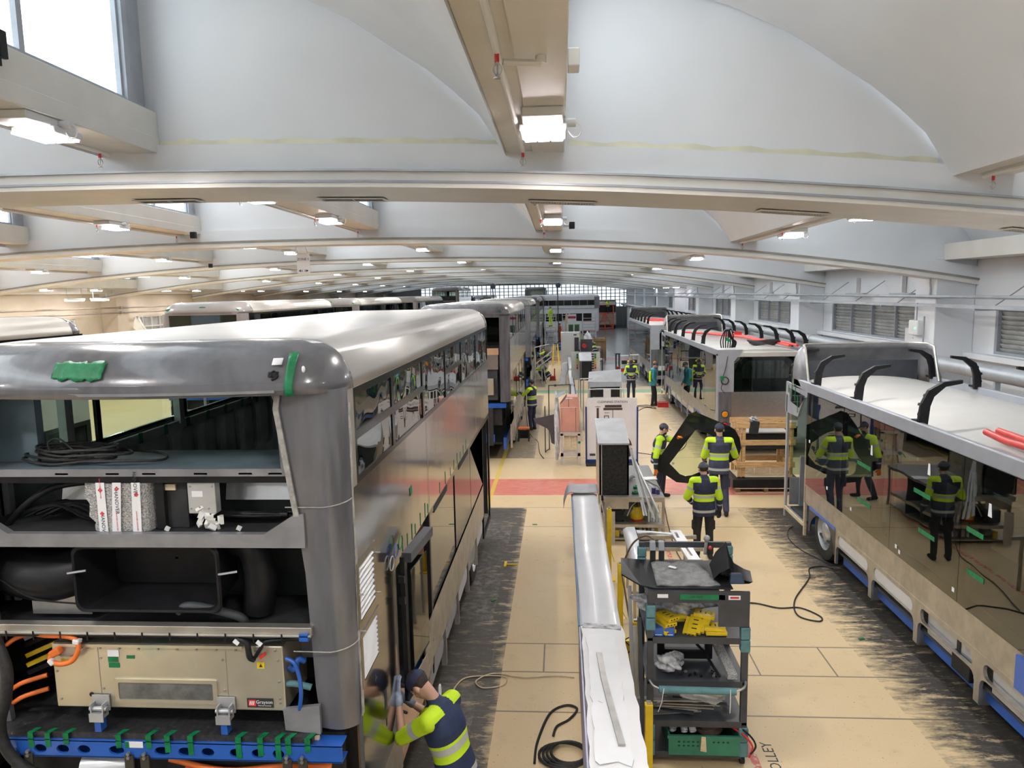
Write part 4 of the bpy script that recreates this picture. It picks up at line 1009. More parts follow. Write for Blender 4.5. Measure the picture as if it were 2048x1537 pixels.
# interior seen over the shelf: left wall ribs with cut outs, pillars
iw=MB(); hs=[rrect(y,2.94,.36,.62,.12,4) for y in [5.4+.52*i for i in range(14)]]
iw.prism([(4.9,2.4),(12.9,2.4),(12.9,3.33),(4.9,3.33)],'x',XA+.05,XA+.09,hs); iw.build('inner_wall_frame',m_rack,nb)
box1('inner_wall_skin',M('olive_inner_skin',(.34,.35,.34),.6),nb,XA+.04,XA+.045,4.9,12.9,2.4,3.33)
for i,y in enumerate((5.55,7.3,9.1,10.9)): box1('inner_pillar',m_rack,nb,XA+.04,XA+.11,y,y+.09,3.3,3.98)
for i in range(12): box1('masking_tape',m_green,nb,XA+.095,XA+.10,6.1+i*.45,6.16+i*.45,3.24,3.34)
box1('inner_bulkhead',m_bgrey,nb,XA+.06,XA+.45,YR+.35,YR+.42,3.48,3.98)
box1('side_locker',m_bgrey,nb,XA+.04,XA+.16,YR+.15,YR+.75,3.49,3.98)
box1('ceiling_lining',m_dark,nb,XA+.35,XBs-.35,YR+.75,13.2,4.0,4.02)
for y in (5.3,7.2,9.1,11.): box1('roof_hoop',m_rack,nb,XA+.1,XBs-.1,y,y+.06,3.97,4.0)
# middle cavity: back plate, wiring, wrapped unit, control box
box1('cavity_back',m_dark,nb,XA+.1,XBs-.32,YR+.52,YR+.55,3.03,3.42)
box1('cavity_floor',m_blackm,nb,XA+.1,XBs-.3,YR+.05,YR+.52,3.03,3.075)
for a,b_ in ((-3.55,-3.02),(-2.35,-1.82)): MB().rbox(((a+b_)/2,YR+.40,3.30),(b_-a,.008,.20),(radians(-14),0,0)).build('metal_plate',m_lgrey if a>-3 else m_steel,nb)
random.seed(3)
for k in range(9):
    x0=-3.75+random.random()*.2; pts=[]
    for i in range(9): pts.append((x0+i*.235,YR+.18+.05*random.random()+.01*k,3.12+.035*random.random()+(.07 if i==1 else 0)))
    MB().tube(ease(pts,4),.008+.004*(k%3),6).build('wiring_loom',m_black,nb,smooth=60)
MB().tube(ease([(-3.85,YR+.2,3.05),(-3.7,YR+.18,3.2),(-3.5,YR+.22,3.33),(-3.25,YR+.3,3.36)],6),.022,8).build('wiring_loom',m_black,nb,smooth=60)
w=thing('wrapped_unit','bubble wrapped box with white and red HANOVER tape in the rear of the nearest bus','wrapped box',(-2.88,YR+.12,3.0))
bw=MB(); bw.loft([[(x,YR+.075+d,z) for x,d in ((-3.10+.02*sin(z*40),0),(-3.0,-.012),(-2.88,0),(-2.78,-.01),(-2.74,.01),(-2.72,.16),(-3.08,.16))] for z in [3.05+.035*i for i in range(11)]]); bw.build('bubble_wrapping',m_bubble,w,smooth=70)
bx=MB(); bx.prism([(-3.17,3.40),(-3.09,3.41),(-3.09,3.1),(-3.16,3.17),(-3.15,3.26),(-3.18,3.3)],'y',YR+.09,YR+.12); bx.build('loose_wrap',m_bubble,w)
for i,(x,rt) in enumerate(((-3.045,0),(-2.93,-.06),(-2.80,-.03))):
    tp=MB(); tp.prism([(x-.03,3.41),(x+.03,3.41),(x+.03+rt*.5,3.05),(x-.03+rt*.5,3.05)],'y',YR+.056,YR+.0585); o=tp.build('tape_strip',m_paperw,w,label='white tape strip with red print')
    for zz,d in ((3.36,0),(3.20,0)) if i==0 else (((3.37,0),) if i==1 else ((3.33,0),)):
        lg=MB()
        for a,c in ((-.009,0),(.009,0),(0,.009),(0,-.009)): lg.rbox((x+a,YR+.054,zz+c),(.010,.002,.010),(0,pi/4,0))
        lg.build('red_emblem',m_redink,o)
    text('lettering','HANOVER',.036,(x-.0+rt*.15,YR+.055,3.28 if i==1 else (3.12 if i==0 else 3.40)),(pi/2,pi/2,0),m_ink,o,.0004,sx=1.)
    text('lettering','HANOVER HANOVER',.014,(x+rt*.3,YR+.055,3.15 if i else 3.37),(pi/2,pi/2,0),m_redink,o,.0004)
gb=box1('control_box',m_lgrey,nb,-2.47,-2.28,YR+.09,YR+.16,3.19,3.40,bevel=.006); box1('paper_label',m_paperw,gb,-2.44,-2.365,YR+.087,YR+.089,3.305,3.345)
for q in ((-2.45,3.225),(-2.39,3.235),(-2.33,3.225),(-2.45,3.375),(-2.30,3.375)): MB().cyl((q[0],YR+.09,q[1]),(q[0],YR+.083,q[1]),.006,n=8).build('screw_head',m_steel,gb)
box1('terminal_strip',m_black,nb,-2.70,-2.64,YR+.1,YR+.2,3.08,3.40); box1('battery_box',m_blackm,nb,-2.64,-2.5,YR+.14,YR+.3,3.08,3.40); box1('cream_block',m_ply,nb,-2.66,-2.57,YR+.125,YR+.14,3.34,3.38)
ti=thing('tissue_clump','clump of torn white tissue lying in the rear cavity of the nearest bus','tissue',(-2.33,YR+.12,3.08))
tm=MB(); random.seed(5)
for k in range(16): tm.rbox((-2.33+random.uniform(-.07,.07),YR+.10+random.uniform(-.02,.02),3.10+random.uniform(0,.13)),(.05,.02,.035),(random.random()*3,random.random()*3,random.random()*3))
tm.build('torn_pieces',m_tissue,ti,smooth=80)
for q in ((-2.13,3.095),(-2.62,3.09)): MB().rbox((q[0],YR+.08,q[1]),(.03,.02,.025),(.3,.5,.2)).build('torn_scrap',m_tissue,ti)
# lower black cavity with moulded recess and ducts
box1('cavity_back',m_dark,nb,XA+.1,XBs-.3,YR+.62,YR+.65,2.4,3.0); box1('cavity_roof',m_blackm,nb,XA+.1,XBs-.3,YR+.05,YR+.62,2.97,3.0); box1('cavity_floor',m_blackm,nb,XA+.1,XBs-.3,YR+.05,YR+.62,2.36,2.40)
o=rrect(-2.77,2.755,1.0,.42,.06,4); rings=[]
rr_=lambda w,h,y,cx=-2.77,cz=2.755,r=.06:[(a,y,b) for a,b in rrect(cx,cz,w,h,r,4)]
rc=MB(); rc.loft([rr_(1.02,.47,YR+.04),rr_(1.0,.45,YR+.025),rr_(.97,.42,YR+.03),rr_(.9,.36,YR+.42,r=.05),rr_(.02,.02,YR+.43,r=.005)],cap=False); rc.build('moulded_recess',m_black,nb,smooth=35)
MB().tube(ease([(-2.27,YR+.3,2.95),(-2.12,YR+.25,2.9),(-2.08,YR+.25,2.7),(-2.12,YR+.28,2.45)],6),[.11]*19,14).build('moulded_duct',m_black,nb,smooth=50)
MB().tube(ease([(-3.95,YR+.3,2.72),(-3.6,YR+.25,2.68),(-3.3,YR+.32,2.72)],6),[.17]*13,16).build('moulded_duct',m_black,nb,smooth=50,label='fat black duct')
MB().tube(ease([(-3.85,YR+.1,2.72),(-3.6,YR+.07,2.60),(-3.28,YR+.08,2.56)],6),.007,6).build('duct_cable',m_black,nb,smooth=50)
box1('metal_plate',m_steel,nb,-3.7,-3.27,YR+.18,YR+.19,2.44,2.66); MB().tube(ease([(-2.6,YR+.1,2.5),(-2.5,YR+.09,2.55),(-2.2,YR+.1,2.48),(-2.15,YR+.12,2.42)],5),.03,8).build('air_hose',m_dark,nb,smooth=50)
for x in (-3.3,-2.26): MB().tube(ease([(x,YR+.02,2.8),(x+.03,YR,2.81),(x+.12,YR+.03,2.815)],4),.008,6).build('cable_clip',m_lgrey,nb)
# aluminium rail, cables under it
rl=MB().box(XA+.05,XBs-.27,YR+.0,YR+.07,2.385,2.445).box(XA+.05,XBs-.27,YR-.02,YR,2.385,2.40).build('cross_rail',m_alum,nb,bevel=.004)
MB().tube([(XA+.1,YR+.02,2.365),(XBs-.3,YR+.02,2.365)],.014,8).build('cable_run',m_black,nb)
for i in range(11): box1('cable_tie',m_black,rl,-3.75+i*.19,-3.74+i*.19,YR-.024,YR-.02,2.35,2.41)
box1('blue_bracket',m_blue,nb,XBs-.35,XBs-.29,YR-.02,YR+.04,2.36,2.41)
# heating unit
hu=nb
un=MB(); un.box(-3.475,-1.865,YR+.03,YR+.45,1.84,2.30); U=un.build('thermal_unit',m_zinc,nb,bevel=.008)
yprism_=lambda name,pts,y0,y1,mat,par,holes=(),**k: MB().prism(pts,'y',y0,y1,holes).build(name,mat,par,**k)
for x in (-3.15,-2.26): box1('panel_seam',m_steel,U,x,x+.003,YR+.027,YR+.03,1.86,2.28)
yprism_('top_flange',[(-3.45,2.305),(-2.13,2.305),(-2.14,2.285),(-3.45,2.285)],YR+.01,YR+.03,m_zinc,U)
yprism_('viewing_frame',rrect(-2.69,1.97,.72,.17,.01,2),YR+.018,YR+.03,m_zinc,U,[rrect(-2.69,1.97,.66,.12,.01,2)])
box1('viewing_window',m_lens,U,-3.02,-2.36,YR+.024,YR+.028,1.91,2.03)
for k in range(12):
    for z in (2.27,): MB().cyl((-3.40+k*.135,YR+.03,z),(-3.40+k*.135,YR+.02,z),.008,n=8).build('rivet',m_steel,U)
for x,z in ((-3.13,2.2),(-3.13,1.98),(-2.28,2.2),(-2.28,1.98),(-3.45,2.1),(-3.44,1.9),(-1.9,2.2),(-1.9,2.05),(-1.9,1.93),(-1.9,1.90)): MB().cyl((x,YR+.03,z),(x,YR+.02,z),.008,n=8).build('rivet',m_steel,U)
MB().cyl((-3.22,YR+.03,1.935),(-3.22,YR+.026,1.935),.016,n=14).build('port_hole',m_black,U)
for x,z,w_,h_,mt in ((-3.04,2.235,.08,.045,m_paperw),(-3.045,2.19,.07,.035,m_green),(-3.04,2.15,.075,.035,m_green),(-2.92,2.21,.055,.022,m_green),(-3.39,2.165,.05,.045,m_yellow),(-2.02,2.165,.05,.045,m_yellow)): 
    o=box1('sticker',mt,U,x-w_/2,x+w_/2,YR+.026,YR+.029,z-h_/2,z+h_/2)
    if mt is m_yellow: yprism_('warning_mark',[(x-.012,z-.012),(x+.012,z-.012),(x,z+.012)],YR+.0245,YR+.0262,m_ink,o)
lg=box1('maker_plate',m_ink,U,-2.13,-1.95,YR+.024,YR+.029,1.865,1.93); box1('red_square',m_redink,lg,-2.12,-2.07,YR+.0225,YR+.0245,1.875,1.92)
for q in (-2.108,-2.096,-2.084): MB().rbox((q,YR+.0220,1.898),(.007,.001,.028),(0,.2,0)).build('white_bar',m_paperw,lg)
text('lettering','Grayson',.034,(-2.01,YR+.0225,1.905),RX,m_paperw,lg,.0003); text('lettering','Thermal Systems',.013,(-2.01,YR+.0225,1.88),RX,m_paperw,lg,.0003)
for x in (-3.15,-2.27):
    fb=MB(); fb.box(x-.045,x+.045,YR-.04,YR+.02,1.83,1.838); fb.box(x-.045,x-.037,YR-.04,YR+.02,1.80,1.90); fb.box(x+.037,x+.045,YR-.04,YR+.02,1.80,1.90); fb.box(x-.06,x+.06,YR+.012,YR+.022,1.83,1.94); fb.box(x-.05,x+.05,YR-.05,YR-.042,1.78,1.84); fb.cyl((x-.06,YR-.015,1.86),(x+.06,YR-.015,1.86),.016,n=10)
    F1=fb.build('mounting_bracket',m_lgrey,U); box1('blue_foot',m_blue,nb,x-.022,x+.022,YR-.04,YR+.02,1.705,1.79)
box1('unit_recess',m_steel,U,-3.42,-3.30,YR+.02,YR+.03,2.215,2.285)
# orange high-voltage cable, black connector, blue and green hoses
MB().tube(ease([(-3.62,YR+.03,2.37),(-3.5,YR+.02,2.36),(-3.35,YR+.01,2.36),(-3.27,YR+.0,2.34),(-3.25,YR-.02,2.28),(-3.29,YR-.03,2.21),(-3.36,YR-.03,2.185),(-3.42,YR-.03,2.19),(-3.455,YR-.02,2.22),(-3.43,YR-.01,2.25)],6),.017,10).build('high_voltage_cable',m_orange,nb,smooth=60)
MB().rbox((-3.42,YR-.005,2.255),(.085,.05,.05),(0,-.5,0)).build('cable_plug',m_orange,nb,bevel=.012)
for p,e in (((-3.262,YR-.005,2.335),(0,.2,0)),((-3.435,YR-.028,2.20),(0,.9,0))): MB().rbox(p,(.045,.045,.03),e).build('cable_collar',m_paperw,nb,bevel=.006)
MB().tube(ease([(-2.15,YR+.0,2.36),(-2.09,YR-.01,2.34),(-2.07,YR-.02,2.25),(-2.05,YR+.0,2.22)],6),.02,8).build('black_connector',m_black,nb,smooth=60)
MB().tube(ease([(-1.72,YR+.02,2.36),(-1.95,YR+.0,2.35),(-2.0,YR-.01,2.30),(-2.04,YR+.0,2.24)],6),.013,8).build('black_connector',m_black,nb,smooth=60)
for p in ((-2.0,YR-.02,2.345),(-2.155,YR-.02,2.35)): MB().rbox(p,(.04,.004,.03),(0,.7,0)).build('paper_label',m_paperw,nb)
MB().rbox((-1.985,YR-.01,2.255),(.04,.03,.02),(0,-.6,0)).build('red_plug',m_red,nb)
MB().tube(ease([(-1.84,YR+.02,2.22),(-1.78,YR+.0,2.2),(-1.75,YR+.0,2.1),(-1.745,YR+.0,1.98),(-1.77,YR+.02,1.86)],6),.014,8).build('coolant_hose',m_blue,nb,smooth=60,label='blue coolant hose')
MB().tube(ease([(-1.86,YR+.06,2.02),(-1.8,YR+.06,2.02),(-1.7,YR+.07,1.99)],5),.022,10).build('coolant_hose',m_teal,nb,smooth=60,label='green coolant hose')
MB().tube(ease([(-1.86,YR+.1,2.12),(-1.82,YR+.1,2.10),(-1.80,YR+.12,2.16),(-1.76,YR+.14,2.14)],5),.022,10).build('coolant_hose',m_blue,nb,smooth=60,label='short blue hose')
box1('grey_backing',m_grey,nb,-3.57,-1.70,YR+.36,YR+.40,2.05,2.38); box1('dark_backing',m_blackm,nb,XA+.1,XBs-.3,YR+.70,YR+.74,1.6,2.4)
for k,(z,mt) in enumerate(((2.16,m_yellow),(2.24,m_black),(2.29,m_lgrey),(2.09,m_yellow),(2.03,m_black))):
    MB().rbox((-3.68,YR+.25,z),(.34,.03,.03),(0,radians(-24),0)).build('battery_fin',mt,nb)
for k,z in enumerate((2.33,2.0,1.9)): MB().tube(ease([(-3.85,YR+.1,z-.08),(-3.72,YR+.05,z),(-3.58,YR+.1,z+.03)],5),.016,8).build('high_voltage_cable',m_orange,nb,smooth=60)
MB().tube(ease([(-3.80,YR-.1,2.45),(-3.72,YR-.13,2.36),(-3.66,YR-.15,2.2),(-3.69,YR-.15,2.0),(-3.76,YR-.14,1.8),(-3.74,YR-.12,1.6),(-3.62,YR-.1,1.45),(-3.4,YR-.08,1.38)],6),.036,12).build('black_hose',m_rubber,nb,smooth=60)
# tray and blue beam
box1('tray',M('dusty_black_tray',(.03,.03,.033),.45,var=.4,scale=30,col2=(.3,.3,.3),c2pos=.8),nb,XA+.12,XBs-.29,YR-.04,YR+.72,1.655,1.70)
hs=[]
for x,w_ in ((-3.56,.09),(-3.40,.09),(-3.25,.09),(-3.02,.11),(-2.70,.11),(-2.54,.10),(-2.385,.09),(-2.19,.09),(-2.04,.09),(-1.90,.08)): hs.append([(x+w_/2*cos(2*pi*k/14),1.588+.032*sin(2*pi*k/14)) for k in range(14)])
cb=MB().prism([(-3.80,1.652),(-1.47,1.652),(-1.47,1.535),(-3.80,1.535)],'y',YR-.06,YR-.045,hs).build('chassis_beam',m_blue,nb); MB().box(-3.8,-1.47,YR-.06,YR+.06,1.645,1.655).box(-3.8,-1.47,YR-.06,YR+.06,1.532,1.54).build('beam_flange',m_blue,cb)
box1('beam_back',m_blackm,nb,-3.8,-1.5,YR+.1,YR+.12,1.3,1.65); 
for i,x in enumerate((-3.62,-3.50,-3.37,-3.0,-2.79,-2.66,-2.50,-2.17,-2.02,-1.90,-1.83,-1.70)):
    hgt=(.06,.055,.035,.05,.05,.075,.09,.105,.085,.11,.07,.05)[i]
    tp=MB(); tp.prism([(x-.018,1.66),(x+.02,1.66),(x+.022,1.66-hgt),(x-.016,1.655-hgt)],'y',YR-.064,YR-.0605); tp.prism([(x-.018,YR-.062),(x+.02,YR-.062),(x+.045,YR+.0),(x+.005,YR+.0)],'z',1.702,1.704); tp.box(x-.018,x+.02,YR-.064,YR-.0605,1.655,1.704); tp.build('masking_tape',m_green,nb)
o=box1('paper_label',m_paperw,nb,-2.95,-2.83,YR-.064,YR-.0605,1.612,1.655); box1('green_end',m_green,o,-2.953,-2.925,YR-.066,YR-.0635,1.612,1.655)
for x in (-3.74,-3.64,-2.93,-2.82,-1.84,-1.735):
    L_=MB().box(x-.03,x+.03,YR-.075,YR-.06,1.2,1.56).build('support_leg',M('olive_steel',(.05,.045,.035),.5) if 'olive_steel' not in bpy.data.materials else bpy.data.materials['olive_steel'],nb)
    for z in (1.575,1.548): MB().cyl((x+.0,YR-.065,z),(x,YR-.085,z),.012,n=8).build('bolt',m_steel,L_)
for sx in (-3.6,-1.75): MB().box(sx-.05,sx+.05,YR+.2,YR+.3,0,1.55).build('support_leg',m_blackm,nb)
box1('lower_battery',m_blackm,nb,-3.6,-1.75,YR+.3,YR+1.2,.5,1.4)
MB().cyl((-3.3,YR+.0,1.42),(-3.0,YR+.05,1.42),.09,n=16).build('air_tank',m_lgrey,nb,smooth=40)
MB().tube(ease([(-2.7,YR+.02,1.48),(-2.3,YR+.0,1.42),(-1.9,YR+.02,1.45),(-1.6,YR+.1,1.40)],5),.02,8).build('high_voltage_cable',m_orange,nb,smooth=60)
MB().tube(ease([(-2.6,YR+.05,1.40),(-2.2,YR+.03,1.36),(-1.7,YR+.05,1.38)],5),.03,8).build('air_pipe',m_red,nb,smooth=60)
# marks on the grey dome: tape, sticker, camera hole
def on_dome(x,q,R=.30,h=.325,y0=YR,z0=4.0): a=radians(q); y0=y0+(.22-math.sqrt(max(0,.22**2-(x+1.60)**2)) if x>-1.60 else 0)-.20*max(0,1-((x-(-2.655))/1.275)**2); return (x,y0+R*1.25*(1-cos(a))-.004,z0+h*sin(a)+.002)
def dome_patch(name,xs,q0,q1,mat,par=nb,jag=.0,n=6,off=.004,lab=None):
    vs=[];fs=[];m=len(xs); random.seed(int(q0))
    for j in range(n+1):
        for i,x in enumerate(xs):
            q=q0+(q1-q0)*j/n+(random.uniform(-jag,jag) if i in(0,m-1) or j in (0,n) else 0)
            p=on_dome(x+(random.uniform(-jag,jag)*.004 if jag else 0),q); vs.append((p[0],p[1]-off-random.uniform(0,jag*.0006),p[2]+off*.5))
    for j in range(n):
        for i in range(m-1): fs.append((j*m+i,j*m+i+1,(j+1)*m+i+1,(j+1)*m+i))
    o=MB().add(vs,fs).build(name,mat,par,smooth=50,label=lab); s_=o.modifiers.new('s','SOLIDIFY'); s_.thickness=.002; return o
dome_patch('masking_tape',[-3.15+.02*i for i in range(18)],20,42,m_green,jag=2.0,off=.016,lab='large crumpled patch of green tape')
dome_patch('masking_tape',[-1.70,-1.68,-1.66,-1.645],-2,50,m_green,jag=1.0,off=.012)
dome_patch('paper_label',[-1.79,-1.76,-1.73],34,43,m_paperw); dome_patch('rubber_grommet',[-1.80,-1.78,-1.74],20,26,m_black)
MB().tube(ease([on_dome(-1.80,22),on_dome(-1.77,27),on_dome(-1.75,20),on_dome(-1.78,17),on_dome(-1.74,22)],5),.006,6).build('loose_wire',m_black,nb)
MB().sph(on_dome(-1.60,28),(.012,.012,.022),10,6).build('clearance_lamp',m_paperw,nb,smooth=60); 
# cable coil on the shelf
cc=thing('cable_coil','tangled coil of black cable lying on the blue-grey rear shelf of the nearest bus','cable',(-3.3,YR+.35,3.487))
random.seed(11)
for k in range(11):
    cx_=-3.38+random.uniform(-.08,.08); rx=.26+random.uniform(-.06,.06); ry=.14+random.uniform(-.05,.05); ph=random.uniform(0,6); z=3.497+.010*k
    if k==9: cx_,rx,ry,z=-3.10,.36,.17,3.50
    if k==10: cx_,rx,ry,z=-3.55,.20,.16,3.50
    MB().tube([(cx_+rx*cos(a)+.015*sin(3*a+ph),YR+.36+ry*sin(a)+.01*cos(2*a+ph),z+.012*(1+sin(2*a+ph))) for a in [2*pi*i/40 for i in range(40)]],.009,6,closed=True).build('cable_loop',m_rubber,cc,smooth=60)
MB().tube(ease([(-3.5,YR+.3,3.5),(-3.56,YR+.3,3.62),(-3.48,YR+.3,3.66),(-3.40,YR+.32,3.58),(-3.3,YR+.3,3.52)],5),.007,6).build('cable_end',m_rubber,cc,smooth=60)
# ---- right side details
x=XBs
box1('rear_quarter_trim',m_alum,nb,x-.028,x+.001,4.565,4.69,3.34,4.0)
MB().wallx(x-.03,x,YR+.15,5.62,1.0,2.36,[(4.60,5.06,1.94,2.29)]).build('rear_side_panel',m_alus2,nb)
MB().box(x-.03,x,YR+.15,5.62,.3,1.0).build('rear_side_panel',m_alum,nb)
def vent(za,zb_,ya,yb,n):
    fr=MB(); fr.wallx(x-.005,x+.006,ya-.05,yb+.06,za-.04,zb_+.04,[(ya,yb,za,zb_)]); V=fr.build('louvre_vent',m_alus2,nb)
    sl=MB()
    for i in range(n):
        z=za+(zb_-za)*(i+.5)/n; sl.rbox((x-.004,(ya+yb)/2,z),(.004,yb-ya,(zb_-za)/n*.72),(0,radians(-50),0))
    sl.build('louvre_slats',M('white_louvre',(.70,.70,.70),.4) if 'white_louvre' not in bpy.data.materials else bpy.data.materials['white_louvre'],V); box1('vent_back',m_steel,V,x-.028,x-.022,ya-.02,yb+.02,za-.02,zb_+.02)
vent(2.40,2.78,4.62,5.0,9); vent(1.96,2.27,4.64,5.03,9)
for yy,z in ((4.60,2.60),(5.08,2.72),(5.06,2.42),(4.62,2.33)): MB().cyl((x,yy,z),(x+.035,yy,z),.006,n=8).build('clamp_pin',m_steel,nb)
box1('switch_recess',m_blackm,nb,x,x+.003,5.16,5.22,1.42,1.58); box1('tick_mark',m_ink,nb,x,x+.002,4.92,4.97,1.80,1.81); MB().rbox((x+.001,4.925,1.82),(.002,.012,.05),(-.3,0,0)).build('tick_mark',m_ink,nb)
box1('small_slot',m_blackm,nb,x,x+.003,5.18,5.20,1.28,1.34)
# open hatch: wooden interior, black framed glazed door swung out
iwp=box1('inner_partition',m_vinyl,nb,x-.45,x-.40,5.62,7.2,1.3,2.34); box1('partition_base',m_card,nb,x-.42,x-.37,5.62,7.2,.6,1.95)
yprism('pinboard',[(x-.38,1.95),(x-.05,1.95),(x-.05,2.3),(x-.38,2.3)],7.1,7.12,m_vinyl)
box1('floor_pad',m_card,nb,x-.4,x-.03,5.65,6.9,.55,.60)
for k in range(3): MB().tube(ease([(x-.3,5.7+.2*k,1.3),(x-.2,5.9+.2*k,1.1),(x-.25,6.1+.2*k,.9),(x-.1,6.3+.2*k,.7)],5),.014,6).build('inner_cable',m_rubber,nb,smooth=60)
dr=MB(); dr.wallx(-.025,.025,0,.64,1.28,2.42,[(.09,.55,1.45,2.30)])
D=Matrix.Translation((x+.10,5.68,0))@Matrix.Rotation(radians(-5),4,'Z'); dr.T=D
Dd=dr.build('hatch_door',m_black,nb,bevel=.008)
g_=MB(); g_.T=D; g_.box(-.004,.004,.08,.56,1.44,2.31); g_.build('hatch_glass',m_glass,Dd)
s_=MB(); s_.T=D; s_.box(-.06,-.02,-.02,.05,1.2,2.46); s_.build('hatch_pillar',m_black,Dd)
s_=MB(); s_.T=D; s_.box(-.04,.04,-.02,.66,2.42,2.5); s_.build('hatch_head',m_slate,Dd)
s_=MB(); s_.T=D; s_.box(.026,.034,.02,.62,1.30,1.42); s_.build('hatch_sill',m_alum,Dd)
for z in (2.1,2.28): 
    s_=MB(); s_.T=D; s_.rbox((-.04,-.03,z),(.05,.06,.06)); s_.build('hatch_hinge',m_black,Dd)
box1('door_post',m_black,nb,x-.04,x,7.2,7.25,.6,2.36); box1('door_post',m_alum,nb,x-.05,x,5.62,5.67,.6,2.36)
box1('opened_flap',m_alum,nb,x-.03,x+.01,6.75,7.25,1.0,1.27)
# tapes along the panel joint and hanging blue twist
for i,yy in enumerate([5.95,6.15,6.35,6.5,6.75,7.0,7.15,7.9,8.3,8.7,9.0,9.3,9.6,9.9,10.2]): box1('masking_tape',m_green,nb,x,x+.003,yy,yy+.025,2.37,2.47+.05*(i%3)/2)
yprism('masking_tape',[(0,0),(.01,0),(.01,.01)],12,12.01,m_green)
MB().rbox((x+.003,6.37,2.83),(.004,.09,.075),(.1,0,0)).build('masking_tape',m_green,nb)
sq=thing('cable_twist','small twist of blue and green wire hanging on the side of the nearest bus','wire',(x+.02,5.5,2.5))
for k in range(3): MB().tube([(x+.02+.01*k,5.48+.12*k+.07*cos(a),2.48+.06*k-.03*(k==2)+.055*sin(a)) for a in [2*pi*i/16 for i in range(16)]],.005,5,closed=True).build('wire_loop',(m_pole,m_blue,m_green)[k],sq,smooth=60)
for a,b_,z in ((7.5,8.4,2.27),(9.4,10.4,2.27)): box1('vent_slot',m_blackm,nb,x-.02,x+.004,a,b_,z-.0,z+.07)
for yy in (7.25,9.4,11.5): box1('panel_joint',m_steel,nb,x-.001,x+.0015,yy,yy+.008,2.37,3.33)
box1('gutter_trim',m_alum,nb,x-.02,x+.004,YR+.28,YF-.3,3.995,4.006)
ra=thing('air_tube','white hose end lying under the open side of the nearest bus','hose',(x+.05,7.3,.3)); MB().tube([(x+.03+.0*cos(a),7.33+.045*cos(a),.33+.06*sin(a)) for a in [2*pi*i/16 for i in range(16)]],.012,6,closed=True).build('hose_ring',m_paperw,ra,smooth=60)
box1('red_valve',m_red,nb,x-.10,x-.05,7.3,7.42,.52,.68); MB().sph((x-.06,7.36,.6),.05,10,6).build('red_valve',m_red,nb)
# ---- the rest of the left aisle row
G='double deck bus shells in the left aisle row'
XA=-3.93
double_decker('second bus in the left aisle row with dark rear glass above a cardboard sheet',XA,XBs,19.5,28.7,G,mside=m_alum3,rear='glass')
double_decker('third bus in the left aisle row, green tape on its grey rear corner',XA,XBs,33.2,41.8,G,mside=m_alum3,rear='open',simple=True)
double_decker('fourth bus in the left aisle row, partly hidden behind the third',XA,XBs,48.6,58.5,G,mside=m_alum3,rear='open',tapes=False)
double_decker('fifth bus in the left aisle row, just in front of the raised one',XA,XBs,62,70,G,mside=m_alum3,rear='open',tapes=False)
double_decker('dark bus standing raised at the far end of the left aisle row',-4.2,-1.7,87,96.5,G,dz=.95,mside=m_primer,rear='glass',mroof=m_primer,tapes=False)
G2='pale roofed double deck buses in the second row'
t=thing('wire_cage','grey wire cage trolley of dark panels seen through the near bus windows','cage',(-7.4,15,0))
for q in (-8.,-7.,-6.2):
    for yy in (14.6,15.6): MB().box(q,q+.04,yy,yy+.04,0,2.4).build('upright',m_lgrey,t)
for k in range(9): MB().box(-8,-6.2,14.6,14.62,.2+.26*k,.215+.26*k).build('wire',m_lgrey,t)
for k in range(5): MB().rbox((-7.8+.3*k,15.1,1.2),(.04,.6,1.7),(0,.08*(k-2),0)).build('stored_panel',(m_blackm,m_lgrey,m_slate)[k%3],t)
b=double_decker('pale roofed bus at the far left edge, cut off by the frame',-11.6,-9.0,2.0,13.35,G2,mroof=m_cream,mdome=m_primer,tapes=False,mside=m_apanel)
rv=MB()
for i in range(9): rv.box(-10.6,-9.9,8.3+i*.34,8.45+i*.34,4.327,4.335)
rv.build('roof_vent_row',m_lgrey,b)
double_decker('pale roofed bus with three green tape patches over its rear window',-11.55,-9.0,20.3,28.7,G2,dz=.18,mroof=m_cream,mdome=m_taupe,rear='glass')
double_decker('pale roofed bus in the second row behind the one with three tape patches',-11.55,-9.0,32,41.5,G2,dz=.18,mroof=m_cream,mdome=m_taupe,rear='open')
double_decker('smaller looking pale bus farther along the second row',-11.55,-9.0,45.5,56,G2,dz=.18,mroof=m_cream,mdome=m_taupe,rear='open',tapes=False)
double_decker('bus raised on lifts in the second row with an open rear window',-11.7,-9.2,66,75.5,G2,dz=.95,mroof=m_aluroof,mdome=m_taupe,rear='open',tapes=False)
for i,(x_,y_) in enumerate(((-10.3,77.5),(-9.6,88.))):
    double_decker(['dark ended bus just right of the raised bus in the second row','pale bus behind the far extractor arm'][i],x_-1.25,x_+1.25,y_,y_+9,G2,dz=.1,mroof=m_aluroof,mdome=(m_primer,m_taupe)[i],rear='open',tapes=False)
